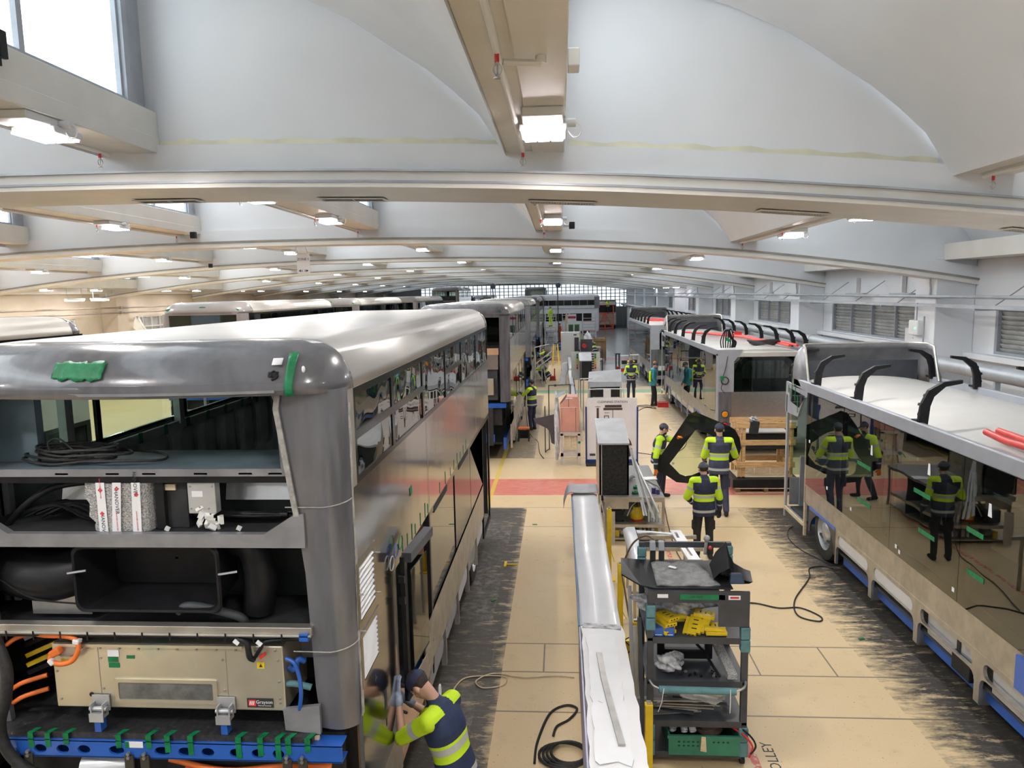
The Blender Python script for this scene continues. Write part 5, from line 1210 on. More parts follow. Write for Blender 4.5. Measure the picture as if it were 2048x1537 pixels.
# ------------------------------------------------------------------ single deck buses on the right
def single_decker(label,y0,y1,group,xl=4.38,xr=6.93,brL=(),brR=(),glass_tapes=False,detail=True,rear=True,pipes=()):
    b=thing('single_deck_bus',label,'bus',((xl+xr)/2,y0,0),0,group)
    zt=2.92; xc=(xl+xr)/2
    # roof skin and the upstand rails round it
    rs=[]
    for k in range(13):
        x=xl+.07+(xr-xl-.14)*k/12; q=(x-xc)/((xr-xl)/2-.07); rs.append([(x,y0+.1,2.80+.13*(1-abs(q)**2.6)),(x,y1-.35,2.80+.13*(1-abs(q)**2.6)),(x,y1-.35,2.78),(x,y0+.1,2.78)])
    MB().loft(rs).build('roof_panel',m_wroof,b,smooth=40)
    for side,x in ((-1,xl),(1,xr)):
        a,c=(x,x+.08) if side<0 else (x-.08,x)
        MB().box(a,c,y0+.12,y1-.45,2.74,zt+.0).build('roof_rail',m_rail,b,bevel=.015)
        xo,xi=(x,x+.03) if side<0 else (x-.03,x)
        # glazing band
        g0=y0+.35; g1=(y1-1.25) if side<0 else y1-.5
        n=max(4,int((g1-g0)/1.45)); w=(g1-g0)/n
        hs=[(g0+i*w+.02,g0+(i+1)*w-.02,1.12,2.70) for i in range(n)]
        MB().wallx(xo+(.004 if side<0 else 0),xi,g0,g1,1.08,2.74,[(g0+i*w+.07,g0+(i+1)*w-.07,1.20,2.62) for i in range(n)]).build('window_surround',m_surround,b)
        for i in range(n):
            MB().box(x-.006 if side<0 else x,x if side<0 else x+.006,g0+i*w+.004,g0+(i+1)*w-.004,1.085,2.738).build('window_glass',m_glass,b)
        MB().box(xo,xi,y0+.05,g0,.3,2.8).build('rear_side_panel',m_rail,b)
        MB().box(xo,xi,g0,g1,.74,1.08).build('belt_panel',m_alum,b)
        if side>0: MB().box(xo,xi,g1,y1-.1,.3,2.8).build('side_panel',m_alum,b); MB().box(xo,xi,g0,g1,.3,.74).build('skirt_panel',m_alum,b)
    # skirt with rounded cut outs, white panels and blue chassis on the aisle side
    wf=y1-2.15; wr=y0+3.0; wh=[q for q in (wf,wr)]
    y=y0+.5; k=0
    spans=[(y0+.35,wr-.62),(wr+.62,wf-.62)]
    for (s0,s1) in spans:
        n=max(1,round((s1-s0)/1.25)); w=(s1-s0)/n
        for i in range(n):
            a=s0+i*w; c=a+w; r=.10
            loop=[(a,.18),(a,.74),(c,.74),(c,.18),(c-.05,.18),(c-.05,.42-r*.3)]+[(c-.05-r+r*cos(radians(q)),.42-r*.3+r*sin(radians(q))) for q in (30,60,90)]+[(a+.05+r-r*cos(radians(q)),.42-r*.3+r*sin(radians(q))) for q in (90,60,30)]+[(a+.05,.42-r*.3),(a+.05,.18)]
            hole=rrect((a+c)/2,.595,w-.2,.17,.08,4)
            MB().prism(loop,'x',xl-.005,xl+.035,[hole]).build('skirt_frame',m_alum,b,bevel=.0)
            if not(glass_tapes and 6.2<a<7.6): MB().prism(rrect((a+c)/2,.595,w-.17,.20,.09,4),'x',xl+.012,xl+.03).build('skirt_panel',m_white,b)
            else:
                MB().box(xl+.06,xl+.20,a+.1,c-.15,.35,.66).build('equipment_box',m_lgrey,b,bevel=.02); MB().box(xl+.02,xl+.1,a+.18,a+.55,.28,.5).build('equipment_box',m_black,b,bevel=.01)
        MB().box(xl+.12,xl+.17,s0+.05,s1-.05,.17,.37).build('chassis_rail',m_blue,b)
        MB().box(xl+.12,xl+.5,s0+.05,s1-.05,.36,.38).build('chassis_shelf',m_blue,b)
        for i in range(n): MB().box(xl+.05,xl+.40,s0+i*w+.03,s0+i*w+.05,.12,.70).build('chassis_bracket',m_alum,b)
    for yw in wh:
        arc=[(yw+.62*cos(radians(q)),.40+.62*sin(radians(q))) for q in range(0,181,12)]
        MB().prism([(yw+.63,.30),(yw+.63,.74),(yw-.63,.74),(yw-.63,.30)]+[(yw-.60,.30)]+[(yw-.575*cos(radians(q)),.30+.43*sin(radians(q))) for q in range(0,181,15)]+[(yw+.60,.30)],'x',xl-.005,xl+.02).build('wheel_arch',m_slate,b)
        MB().box(xl-.008,xl+.0,yw-.6,yw+.6,.70,.76).build('arch_trim',m_blue,b)
        ar=MB(); ar.loft([[(xl+.02,p[0],p[1]),(xl+.35,p[0],p[1]),(xl+.35,p[0]*1+.0,p[1]+.02),(xl+.02,p[0],p[1]+.02)] for p in [(yw+.60*cos(radians(q)),.42+.60*sin(radians(q))) for q in range(0,181,12)]]); ar.build('arch_liner',m_blue,b)
        wheel(b,xl+.17,yw,-1); wheel(b,xr-.17,yw,1)
    # inside
    MB().box(xl+.06,xr-.06,y0+.2,y1-.3,.34,.38).build('floor_deck',m_dark,b)
    MB().box(xl+.06,xr-.06,y0+.2,y1-.3,.55,.60).build('floor_deck',m_blackm,b) if False else None
    n=int((y1-y0-1)/2.2)
    for i in range(n): 
        yy=y0+1+i*2.2
        MB().box(xl+.05,xl+.11,yy,yy+.07,.4,2.76).build('window_pillar',m_blackm,b); MB().box(xr-.11,xr-.05,yy,yy+.07,.4,2.76).build('window_pillar',m_blackm,b)
    MB().box(xl+.1,xl+.35,y0+.5,y1-2,2.45,2.76).build('ceiling_duct',m_dark,b); MB().box(xr-.35,xr-.1,y0+.5,y1-2,2.45,2.76).build('ceiling_duct',m_dark,b)
    # front: door opening, posts, destination dome
    if detail:
        MB().box(xl+.0,xl+.05,y1-.12,y1-.05,.12,2.55).build('door_post',m_lgrey,b,bevel=.01); MB().box(xl+.0,xl+.04,y1-1.28,y1-1.22,.12,1.9).build('door_post',m_ply,b)
        MB().prism([(y1-1.25,2.75),(y1-.02,2.80),(y1+.0,2.2),(y1-.75,2.22),(y1-1.05,2.62),(y1-1.25,2.66)],'x',xl,xl+.04).build('front_corner_panel',m_rail,b)
        MB().prism([(y1-1.12,2.66),(y1-.22,2.70),(y1-.30,2.45),(y1-.82,2.40)],'x',xl-.006,xl+.0).build('quarter_glass',m_glass,b)
        MB().box(xl+.02,xl+.9,y1-1.22,y1-.15,.30,.34).build('entrance_step',m_grey,b); MB().box(xl-.01,xl+.03,y1-1.22,y1-.1,.28,.34).build('step_edge',m_ply,b)
        MB().box(xl+.25,xl+1.0,y1-.22,y1-.18,.34,1.35).build('cab_panel',m_grey,b); MB().box(xl+.38,xl+.72,y1-.23,y1-.215,.75,1.05).build('cab_recess',m_blackm,b)
        MB().box(xr-1.4,xr-.1,y1-1.3,y1-1.26,.38,1.5).build('cab_partition',m_grey,b)
        MB().box(xl+.1,xr-.05,y1-.1,y1-.06,.35,.9).build('front_panel',m_grey,b)
        MB().box(xl+.1,xr-.05,y1-.08,y1-.07,.95,2.6).build('front_windscreen',m_glasscl,b)
        MB().tube(ease([(xl+.5,y1-.4,1.0),(xl+.8,y1-.35,1.5),(xl+.4,y1-.4,1.9)],4),.02,8).build('grab_pole',m_yellow if False else m_pole,b)
    # curved dome standing above the roof at the front
    hw=(xr-xl)/2; rings=[]
    def hp(yb,zz,ins,hgt,nn=16):
        return [(xc+(hw-ins)*sx_,yb,zz) for sx_ in ()]
    path=[]
    prof=[(0,2.80),(-.02,3.05),(-.05,3.28),(-.14,3.45),(-.30,3.52)]
    outer=[];inner=[]
    plan=[(-hw,-.85),(-hw,-.45),(-hw+.03,-.28),(-hw+.12,-.12),(-hw+.30,-.02),(-hw+.7,.02),(0,.04),(hw-.7,.02),(hw-.30,-.02),(hw-.12,-.12),(hw-.03,-.28),(hw,-.45),(hw,-.85)]
    for pz,zz in ((0,2.80),(0,3.05),(.04,3.28),(.12,3.44),(.24,3.53)):
        row=[]
        for i,(px,py) in enumerate(plan):
            e=1 if 0<i<len(plan)-1 else 1
            L_=math.hypot(px/hw,1); k=1-pz*.35
            sidef=min(1,max(0,(-py-.3)/.55)); zz2=2.80+(zz-2.80)*(1-.9*sidef**2)
            row.append((xc+px*(1-pz*.42*(1 if abs(px)>.5 else 0)),y1+py*1.0-pz*(.9 if py>-.5 else .2),zz2))
        outer.append(row)
    o=MB().loft(outer,cap=False,closed=False).build('front_dome',m_primer2,b,smooth=50); so=o.modifiers.new('s','SOLIDIFY'); so.thickness=.03; so.offset=-1
    top=[(p[0],p[1],p[2]+.004) for p in outer[-1]]
    MB().tube(top,.02,6).build('dome_edge',m_alum,o,smooth=50)
    MB().box(xl+.25,xr-.25,y1-.34,y1-.30,2.86,3.22).build('dome_back_board',m_slate,b)
    # black roof brackets
    def bracket(x,y,side):
        t=.035; c=MB(); s=-side   # bends inwards
        pts=[(0,-.02),(.11*1,-.02),(.13,.22),(.17,.34),(.30,.46),(.50,.50),(.50,.545),(.27,.52),(.10,.42),(.02,.25),(0,.1)]
        c.prism([(x+s*p[0],zt-.02+p[1]) for p in pts],'y',y-.03,y+.03); o=c.build('roof_bracket',m_black,b,bevel=.008)
        d=MB(); 
        for q in (.10,.22,.33): d.rbox((x+s*(.02 if q<.3 else .08),y,zt+q),(.03,.075,.035),(0,.3*s,0))
        d.rbox((x+s*.05,y+.11,zt-.0),(.10,.12,.03)); d.build('bracket_foot',m_black,o)
    for y in brL: bracket(xl+.02,y,-1)
    for y in brR: bracket(xr-.02,y,1)
    # rear end
    if rear:
        MB().box(xl+.02,xl+.36,y0-.01,y0+.04,.45,1.75).build('lamp_column',m_primer,b,bevel=.02); MB().prism([(xl+.0,1.75),(xl+.42,1.75),(xl+.42,2.6),(xl+.66,2.93),(xl,2.93)],'y',y0-.01,y0+.05).build('rear_corner_panel',m_rail,b)
        MB().box(xr-.36,xr-.02,y0-.01,y0+.04,.45,2.9).build('rear_corner_panel',m_rail,b,bevel=.02)
        for z,mt in ((1.12,m_amber),(.80,m_redlens)):
            l=MB().cyl((xl+.19,y0-.0,z),(xl+.19,y0-.03,z),.105,n=20).build('tail_lamp',m_blackm,b); MB().cyl((xl+.19,y0-.03,z),(xl+.19,y0-.045,z),.085,.07,n=20).build('lens',mt,l)
        MB().prism([(xl+.44,1.76),(xr-.44,1.76),(xr-.44,2.45),(xr-.72,2.72),(xl+.72,2.72),(xl+.44,2.5)],'y',y0+.0,y0+.02).build('rear_window',m_glass,b)
        MB().prism([(xl+.42,1.74),(xr-.42,1.74),(xr-.42,2.48),(xr-.70,2.75),(xl+.70,2.75),(xl+.42,2.52)],'y',y0+.02,y0+.03,[[(xl+.62,2.12),(xr-.62,2.12),(xr-.62,2.42),(xr-.8,2.62),(xl+.8,2.62),(xl+.62,2.42)]]).build('window_print',m_blackglass,b)
        MB().box(xl+.36,xr-.36,y0,y0+.04,.95,1.75).build('rear_panel',m_alu,b); MB().box(xl+.36,xr-.36,y0,y0+.04,.72,.94).build('rear_panel',m_white,b)
        MB().box(xl+.4,xr-.4,y0+.1,y0+.14,.45,.72).build('engine_cover',m_blackm,b); MB().box(xl+.1,xr-.1,y0-.03,y0+.06,.28,.46).build('bumper',m_primer2,b,bevel=.02)
        MB().prism([(xl+.40,2.72),(xr-.40,2.72),(xr-.36,2.86),(xl+.36,2.86)],'y',y0,y0+.12).build('rear_header',m_wroof,b,bevel=.02)
        MB().rbox((xl+.95,y0-.004,.73),(1.15,.004,.045),(0,radians(-4),0)).build('masking_tape',m_green,b); MB().rbox((xr-.6,y0-.004,.745),(.7,.004,.045)).build('masking_tape',m_green,b)
    # roof pipes
    for k,p in enumerate(pipes): MB().tube(ease(p,5),.038,10).build('roof_pipe',m_redpipe,b,smooth=50)
    return b
GR='part built single deck buses along the right lane'
b1=single_decker('nearest bus on the right with dark glass side and green tape strips on it',2.6,14.35,GR,brL=(14.1,12.85,11.1,9.15),brR=(13.8,12.35,10.6,8.9),glass_tapes=True,rear=False,
  pipes=([(4.62,8.1,3.0),(4.60,7.7,2.98),(4.56,7.3,3.0),(4.56,6.0,3.0),(4.56,4.,3.0)],[(4.78,8.15,3.0),(4.76,7.8,3.0),(4.70,7.3,3.01),(4.70,6.0,3.0),(4.70,4.,3.0)]))
b2=single_decker('middle bus on the right, rear window and round tail lamps towards the camera',20.4,31.9,GR,brL=(31.2,30.0,28.6,26.8,24.75,23.05),brR=(31.0,29.2,27.3,25.28,23.5,21.88,20.75),
  pipes=([(4.95,27.8,2.99),(5.3,27.2,3.0),(5.6,26.2,3.0),(6.1,24.7,3.0),(6.15,23.4,3.0),(6.35,22.5,3.0),(6.45,20.9,2.98)],[(4.75,28.6,2.97),(5.2,27.6,3.0),(6.0,26.4,3.0),(6.3,25.0,3.0),(6.3,23.2,3.0),(6.6,22.3,3.0),(6.7,21.0,2.98)]))
b3=single_decker('farthest bus on the right with black hoops along its roof',35.6,47.6,GR,brL=(46.6,45,43.5,42,40.5,39.,37.5),brR=(46.5,44.8,43,41.2,39.5,37.8,36.3),
  pipes=([(4.8,40,3.0),(6.3,38.5,3.0),(6.5,36.2,3.)],[(4.8,42,3.0),(6.0,40.5,3.0),(6.2,36.2,3.)]))
# green tape strips and stickers on the near bus glass
for (yy,z,L_) in ((10.6,2.02,.75),(10.55,1.48,.72),(8.9,2.08,.66),(8.75,1.62,.62),(7.75,1.98,.5),(7.7,1.52,.5)):
    MB().rbox((4.38-.009,yy,z),(.003,L_*.62,.055),(radians(0),0,0)).build('masking_tape',m_green,b1)
for (yy,z) in ((10.35,2.3),(8.75,2.42),(7.5,2.3)): MB().prism([(yy-.03,z-.07),(yy+.04,z-.07),(yy+.03,z+.07),(yy-.01,z+.07)],'x',4.371,4.369).build('paper_label',m_paperw,b1)
for (yy,z) in ((12.0,1.3),(11.0,1.25),(9.5,1.2),(9.4,1.16),(8.1,1.2),(12.9,1.9)): MB().rbox((4.37,yy,z),(.003,.05,.05)).build('paper_label',m_glasscl if False else m_paperw,b1)
for yy,z0,z1 in ((13.95,2.55,2.9),(13.75,2.5,2.82),(13.6,2.3,2.62),(14.15,2.6,2.75)): MB().box(4.366,4.37,yy-.012,yy+.012,z0,z1).build('masking_tape',m_green,b1)
box1('blue_cover',m_blue,b1,4.34,4.37,6.3,6.9,.72,1.06)
# extras on the middle bus
wc=thing('cable_coil','black cable coil on the white roof of the middle right bus','cable',(6.1,21.6,2.95))
random.seed(2)
for k in range(6): MB().tube([(6.0+(.32+.03*k)*cos(a),21.9+(.20-.015*k)*sin(a),2.97+.018*k+.02*sin(3*a+k)) for a in [2*pi*i/28 for i in range(28)]],.025,6,closed=True).build('cable_loop',m_rubber,wc,smooth=60)
wb_=thing('wire_bundle','black wire bundle standing up at the rear corner of the middle right bus roof','wiring',(4.7,21.2,2.92))
for k in range(6): MB().tube(ease([(4.62+.06*k,21.2,2.92),(4.60+.07*k,21.2,3.15+.02*k),(4.72+.03*k,21.2,3.42+.01*k),(4.85,21.2,3.38-.03*k),(4.93+.02*k,21.2,3.1),(4.9+.02*k,21.2,2.93)],5),.018,6).build('wire',m_black,wb_,smooth=60)
MB().rbox((4.8,21.17,3.15),(.12,.03,.08),(0,.4,0)).build('tape_wrap',m_green,wb_); MB().rbox((5.25,21.9,3.3),(.22,.04,.09),(0,.1,0)).build('red_tag',m_red,wb_); MB().tube([(4.9,21.2,3.4),(5.15,21.9,3.36)],.01,5).build('wire',m_white,wb_)
hc=thing('hanging_cable','thin black cable loop taped to the rear corner of the middle right bus','cable',(4.55,20.37,2.0))
MB().tube(ease([(4.62,20.36,2.75),(4.56,20.36,2.4),(4.50,20.36,2.2)],5),.01,6).build('cable_run',m_rubber,hc); MB().tube([(4.55+.10*cos(a),20.36,2.07+.10*sin(a)) for a in [2*pi*i/18 for i in range(18)]],.016,6,closed=True).build('cable_loop',m_rubber,hc); MB().tube(ease([(4.5,20.36,2.0),(4.45,20.36,1.85),(4.56,20.36,1.72)],5),.009,6).build('cable_end',m_rubber,hc); box1('tape_wrap',m_green,hc,4.42,4.52,20.34,20.36,2.08,2.2)
# ------------------------------------------------------------------ things standing in the aisle
def T(name,label,cat,x,y,z=0,group=None): return thing(name,label,cat,(x,y,z),0,group)
def legs4(par,x0,x1,y0,y1,z0,z1,t,mat,name='leg'):
    for a in (x0,x1-t):
        for c in (y0,y1-t): box1(name,mat,par,a,a+t,c,c+t,z0,z1,bevel=.002)
# long white panels lying on a stand
t=T('panel_stand','low steel stand under the long white panels in the middle of the aisle','stand',.4,8.8)
for yy in (5.4,7.4,9.4,11.4,12.4): legs4(t,.2,.62,yy,yy+.4,0,.90,.04,m_lgrey)
box1('top_rail',m_lgrey,t,.2,.24,5.1,12.75,.90,.93); box1('top_rail',m_lgrey,t,.58,.62,5.1,12.75,.90,.93); box1('side_board',M('lavender_board',(.56,.55,.72),.6,var=.04),t,.165,.18,4.7,7.6,.35,1.02)
t=T('body_panel','long glossy white body panel on the stand, blue strip along its left edge','panel',.4,10,.93)
rs=[]
for i in range(25):
    y=7.45+5.15*i/24; w0=.175+.01*sin(i*.4); rs.append([(w0,y,.94),(w0,y,1.03),(w0+.03,y,1.05),(.56,y,1.052),(.615,y,1.02),(.62,y,.94)])
MB().loft(rs).build('panel_skin',m_white,t,smooth=50); box1('edge_strip',m_blue if False else M('blue_foam_strip',(.10,.20,.36),.6),t,.16,.178,7.45,12.6,.95,1.035)
MB().loft([[(.2,7.48,1.055),(.62,7.42,1.055),(.63,7.44,1.0),(.2,7.5,1.0)],[(.2,7.35,1.07),(.60,7.30,1.07),(.60,7.3,1.05),(.2,7.35,1.05)]]).build('foil_end',m_foil,t)
t=T('wrapped_package','long panel wrapped in white foam paper at the near end of the stand','wrapped package',.4,6,.93)
rs=[]
random.seed(8)
for i in range(15):
    y=4.75+2.65*i/14; j=random.uniform(-.012,.012); rs.append([(.185,y,.94),(.19+j,y,1.055),(.40,y,1.065+j*.3),(.63+j,y,1.055),(.635,y,.94)])
MB().loft(rs).build('paper_wrap',m_whitem,t,smooth=40)
pts=[(.235+random.uniform(-.012,.012),5.12+.1*i) for i in range(21)]; pts2=[(.52+random.uniform(-.012,.012),7.15-.1*i) for i in range(21)]
MB().prism([(.26,5.08),(.40,5.12),(.50,5.06)]+[(x+0,y) for x,y in reversed(pts2)]+[(.4,7.2),(.27,7.18)]+[(x,y) for x,y in reversed(pts)],'z',1.069,1.073).build('inner_paper',m_paperw,t)
t=T('metal_strip','long narrow dark metal strip lying on the white wrapped panel','strip',.40,6,1.074)
MB().loft([[(a-.028,y,1.075),(a-.026,y,1.095),(a+.026,y,1.095),(a+.028,y,1.075)] for a,y in ((.345,6.75),(.362,6.3),(.40,5.8),(.445,5.3))]).build('strip_body',m_steel,t)
MB().prism([(.33,5.9),(.29,5.93),(.30,6.0),(.335,5.98)],'z',1.074,1.077).build('paper_label',m_paperw,t)
t=T('rubber_flap','curved grey rubber sheet arched over the far end of the long white panels','rubber sheet',.35,12.7,1.0)
rs=[[(a,12.45+.0,b),(a,12.95,b+.02),(a,12.95,b+.032),(a,12.45,b+.012)] for a,b in ((.02,.80),(.05,.95),(.09,1.06),(.15,1.10),(.30,1.085),(.45,1.09),(.60,1.10),(.64,1.07))]
MB().loft(rs).build('sheet',m_grey,t,smooth=60)
# yellow posts
for i,(x,y,h) in enumerate(((.74,11.25,1.18),(.75,9.2,1.06),(.80,7.75,.95),(.76,6.2,.90))):
    t=T('barrier_post',['farthest yellow steel post right of the long white panels','yellow steel post beside the middle of the white panels','yellow post with a plate against the trolley side','nearest yellow steel post, in front of the trolley'][i],'post',x,y,0,'yellow posts beside the panel stand')
    box1('post_body',m_yellow,t,x-.035,x+.035,y-.035,y+.035,.02,h,bevel=.006); box1('foot_plate',m_yellow,t,x-.09,x+.09,y-.09,y+.09,0,.02)
    box1('top_cap',m_steel,t,x-.02,x+.02,y-.02,y+.02,h,h+.02)
    if i<2: MB().tube(ease([(x+.03,y,h),(x+.06,y+.03,h-.3),(x+.02,y-.04,h-.6),(x+.08,y,.3)],6),.006,5).build('chain',m_yellow,t)
    if i==2: box1('plate',m_yellow,t,x-.20,x-.03,y-.01,y+.01,.35,.72); MB().tube(ease([(x,y-.03,.8),(x-.12,y-.05,.75),(x-.05,y-.05,.65),(x-.15,y-.05,.55)],6),.006,5).build('loose_wire',m_black,t)
# workbench
t=T('workbench','grey workbench with full shelves behind the white frame','workbench',1.4,13.8)
box1('worktop',M('speckled_worktop',(.20,.20,.20),.5,var=.4,scale=40),t,.76,1.87,13.05,15.5,.80,.85,bevel=.004); box1('worktop_edge',m_alum,t,.76,1.87,13.02,13.05,.76,.85)
for a in (.78,1.83):
    for c in (13.06,15.4): box1('leg',m_alum,t,a,a+.045,c,c+.045,0,.80)
box1('shelf',m_alum,t,.8,1.86,13.04,15.3,.27,.33); box1('shelf',m_alum,t,.8,1.86,13.04,15.3,.04,.07); box1('back_panel',m_blackm,t,.8,1.86,14.6,14.62,.05,.8); box1('apron_panel',m_alum,t,.78,1.22,13.05,13.07,.62,.77)
t=T('leaning_board','pale board leaning upright against the left end of the workbench','board',.88,12.98); MB().prism([(.81,.0),(.96,.0),(.96,.60),(.81,.60)],'y',12.94,12.96).build('panel',m_pinkw,t)
# aluminium cabinet with sloping lid
def cabinet(label,x0,x1,y0,y1,zb,zf,zk,grp):
    t=T('sloped_cabinet',label,'cabinet',(x0+x1)/2,y0,zb,grp)
    MB().prism([(y0,zb),(y1,zb),(y1,zk-.03),(y0,zf-.03)],'x',x0,x0+.03).build('side_panel',m_alum,t); MB().prism([(y0,zb),(y1,zb),(y1,zk-.03),(y0,zf-.03)],'x',x1-.03,x1).build('side_panel',m_alum,t)
    MB().prism([(y0-.02,zf-.035),(y0-.02,zf),(y1+.02,zk),(y1+.02,zk-.03)],'x',x0-.03,x1+.01).build('lid',m_lgrey,t,bevel=.004)
    MB().box(x0+.05,x1-.03,y0+.01,y0+.03,zb+.02,zf-.04).build('foam_front',M('black_foam_sheet',(.022,.021,.02),.8,var=.5,scale=25) if 'black_foam_sheet' not in bpy.data.materials else bpy.data.materials['black_foam_sheet'],t)
    MB().box(x0,x0+.05,y0,y0+.03,zb,zf-.03).build('corner_strip',m_alum,t); MB().box(x1-.03,x1,y0,y0+.03,zb,zf-.03).build('corner_strip',m_alum,t); MB().box(x0,x1,y1-.03,y1,zb,zk-.04).build('back_panel',m_blackm,t)
    return t
cabinet('aluminium cabinet with a sloping lid and black front standing on the workbench',.69,1.23,13.15,14.4,.85,1.84,2.08,'aluminium cabinets with sloping lids')
# aluminium strips leaning on the bench
random.seed(4)
for i in range(7):
    x=1.27+i*.012; y=13.6; t=T('aluminium_strip','thin aluminium strip in the bundle leaning right of the sloped cabinet','strip',x+.2,13.1,.4,'aluminium strips leaning on the workbench')
    a=Vector((x,13.32-.01*i,1.75-.05*i+random.uniform(-.08,.05))); b_=Vector((1.50+.045*i+random.uniform(-.02,.02),12.93-.02*i,.50+random.uniform(-.05,.16)))
    d=(b_-a).normalized(); sd=Vector((1,.0,d.x*-1.2)).normalized()*.018
    MB().loft([[a-sd,a+sd,a+sd+Vector((0,.006,0)),a-sd+Vector((0,.006,0))],[b_-sd,b_+sd,b_+sd+Vector((0,.006,0)),b_-sd+Vector((0,.006,0))]]).build('strip_body',m_lgrey,t)
# objects on the bench
for i,(x,y) in enumerate(((1.36,13.25),(1.42,13.62))):
    t=T('tape_roll','green tape roll on the workbench, %s of two'%('nearer','farther')[i],'tape roll',x,y,.85,'green tape rolls on the workbench')
    t_=MB(); R_=[[(x+r*cos(a),y+r*sin(a),z) for a in [2*pi*k/20 for k in range(20)]] for r,z in ((.035,.852),(.065,.852),(.065,.90),(.035,.90))]; t_.loft(R_+[R_[0]],cap=False); t_.build('tape_ring',m_green,t,smooth=40)
t=T('aerosol_pair','small purple tin on the right front of the workbench','tin',1.72,13.25,.85); MB().cyl((1.70,13.28,.852),(1.70,13.28,.96),.04,n=16).build('can_body',M('purple_tin',(.05,.04,.16),.4,var=.4,scale=20),t,smooth=40); MB().cyl((1.77,13.22,.852),(1.77,13.22,.94),.035,n=16).build('can_body',bpy.data.materials['purple_tin'],t,smooth=40)
t=T('paper_sheet','white sheet of paper lying on the workbench behind the tin','paper',1.7,14.3,.852); MB().rbox((1.72,14.35,.86),(.32,.22,.006),(0,0,.2)).build('sheet',m_paperw,t)
t=T('crumpled_paper','crumpled white paper scrap on the workbench beside the tin','paper',1.66,13.6,.852); MB().tube(ease([(1.6,13.7,.86),(1.66,13.62,.93),(1.72,13.55,.90),(1.75,13.6,.87)],4),.012,5).build('paper',m_paperw,t)
t=T('grinder','black and grey power tool lying on the workbench left side','power tool',1.32,14.1,.86); MB().tube(ease([(1.26,13.95,.88),(1.32,14.15,.92),(1.40,14.35,.90)],5),[.03]*6+[.04]*5,10).build('body',m_grey,t,smooth=50); MB().tube(ease([(1.40,14.35,.9),(1.6,14.2,.88),(1.75,13.9,.87),(1.85,13.4,.86),(1.90,12.8,.4),(2.0,12.3,.03),(2.16,11.0,.02),(2.3,10.2,.02)],6),.010,6).build('power_cord',M('brown_cord',(.12,.07,.05),.6),t)
t=T('vacuum_cleaner','round yellow vacuum cleaner with a black hose on the workbench shelf','vacuum cleaner',1.41,13.6,.33)
rr=[(.11,.335),(.125,.37),(.125,.44),(.10,.50),(.075,.53),(.07,.58),(.0,.585)]
MB().loft([[(1.40+r*cos(a),13.35+r*sin(a),z) for a in [2*pi*k/20 for k in range(20)]] for r,z in rr],cap=False).build('drum',m_yellow,t,smooth=35); MB().cyl((1.40,13.35,.335),(1.40,13.35,.36),.13,n=20).build('red_base',m_red,t); MB().cyl((1.40,13.35,.50),(1.40,13.35,.52),.085,n=20).build('band',m_ply,t)
MB().tube(ease([(1.40,13.35,.58),(1.38,13.3,.70),(1.26,13.28,.72),(1.17,13.25,.60),(1.12,13.22,.42),(1.16,13.2,.36)],6),.02,8).build('hose',m_rubber,t,smooth=60); MB().tube(ease([(1.38,13.3,.68),(1.28,13.2,.62),(1.2,13.18,.45)],6),.01,6).build('hose',m_white,t,label='thin white hose')
for i in range(5): 
    t=T('sealant_tube','white sealant tube standing on the upper shelf of the workbench','tube',1.60+i*.045,13.2,.33,'sealant tubes on the workbench shelf'); x=1.60+i*.045; MB().cyl((x,13.2+.01*(i%2),.332),(x,13.2+.01*(i%2),.58+.03*(i%3)),.018,n=12).cyl((x,13.2+.01*(i%2),.58+.03*(i%3)),(x,13.2+.01*(i%2),.66),.008,n=8).build('cartridge',m_paperw if i%2==0 else m_lgrey,t,smooth=40)
for i in range(5): 
    t=T('bottle','small bottle on the lowest shelf of the workbench','bottle',1.45+i*.075,13.2,.07,'bottles on the lowest workbench shelf'); x=1.45+i*.075; MB().cyl((x,13.2,.072),(x,13.2,.2),.028,n=12).cyl((x,13.2,.2),(x,13.2,.24),.012,n=8).build('body',(m_paperw,m_steel,m_grey,m_paperw,m_yellow)[i],t,smooth=40)
t=T('plastic_bag','pale crumpled bag on the lowest workbench shelf','bag',1.08,13.2,.07); MB().sph((1.10,13.25,.16),(.10,.12,.10),12,8).build('bag_body',m_foil,t,smooth=60)
t=T('yellow_bottle','yellow container at the left end of the lowest workbench shelf','container',.99,13.1,.07); box1('body',m_yellow,t,.97,1.05,13.1,13.2,.07,.20,bevel=.01)
t=T('dark_box','dark box on the upper workbench shelf under the cabinet','box',1.0,13.3,.33); box1('body',m_blackm,t,.88,1.12,13.2,13.6,.335,.55,bevel=.01)
# white window frame on a trestle
t=T('trestle','low aluminium trestle carrying the white frame','trestle',1.4,10.4); legs4(t,.98,1.9,9.8,10.95,0,.84,.04,m_alum)
for yy in (9.82,10.4,10.93): box1('cross_bar',m_alum,t,.98,2.05,yy-.03,yy+.03,.80,.85)
box1('lower_bar',m_alum,t,.98,2.0,10.1,10.14,.25,.29)
t=T('vehicle_frame','white vehicle window surround with slotted side bars lying on the trestle','frame',1.4,10.3,.86)
MB().loft([[(.94,y,.86),(.95,y,.91),(1.0,y,.94),(1.12,y,.945),(1.14,y,.87)] for y in (9.35,9.9,10.4,10.9,11.05)]).build('left_bar',m_white,t,smooth=50)
MB().prism([(1.66,11.0),(1.82,11.0),(1.92,9.35),(1.74,9.35)],'z',.865,.91,[[(1.71,10.9),(1.75,10.9),(1.755,10.65),(1.715,10.65)],[(1.75,10.5),(1.78,10.5),(1.82,9.9),(1.78,9.9)]]).build('right_bar',m_white,t,bevel=.006)
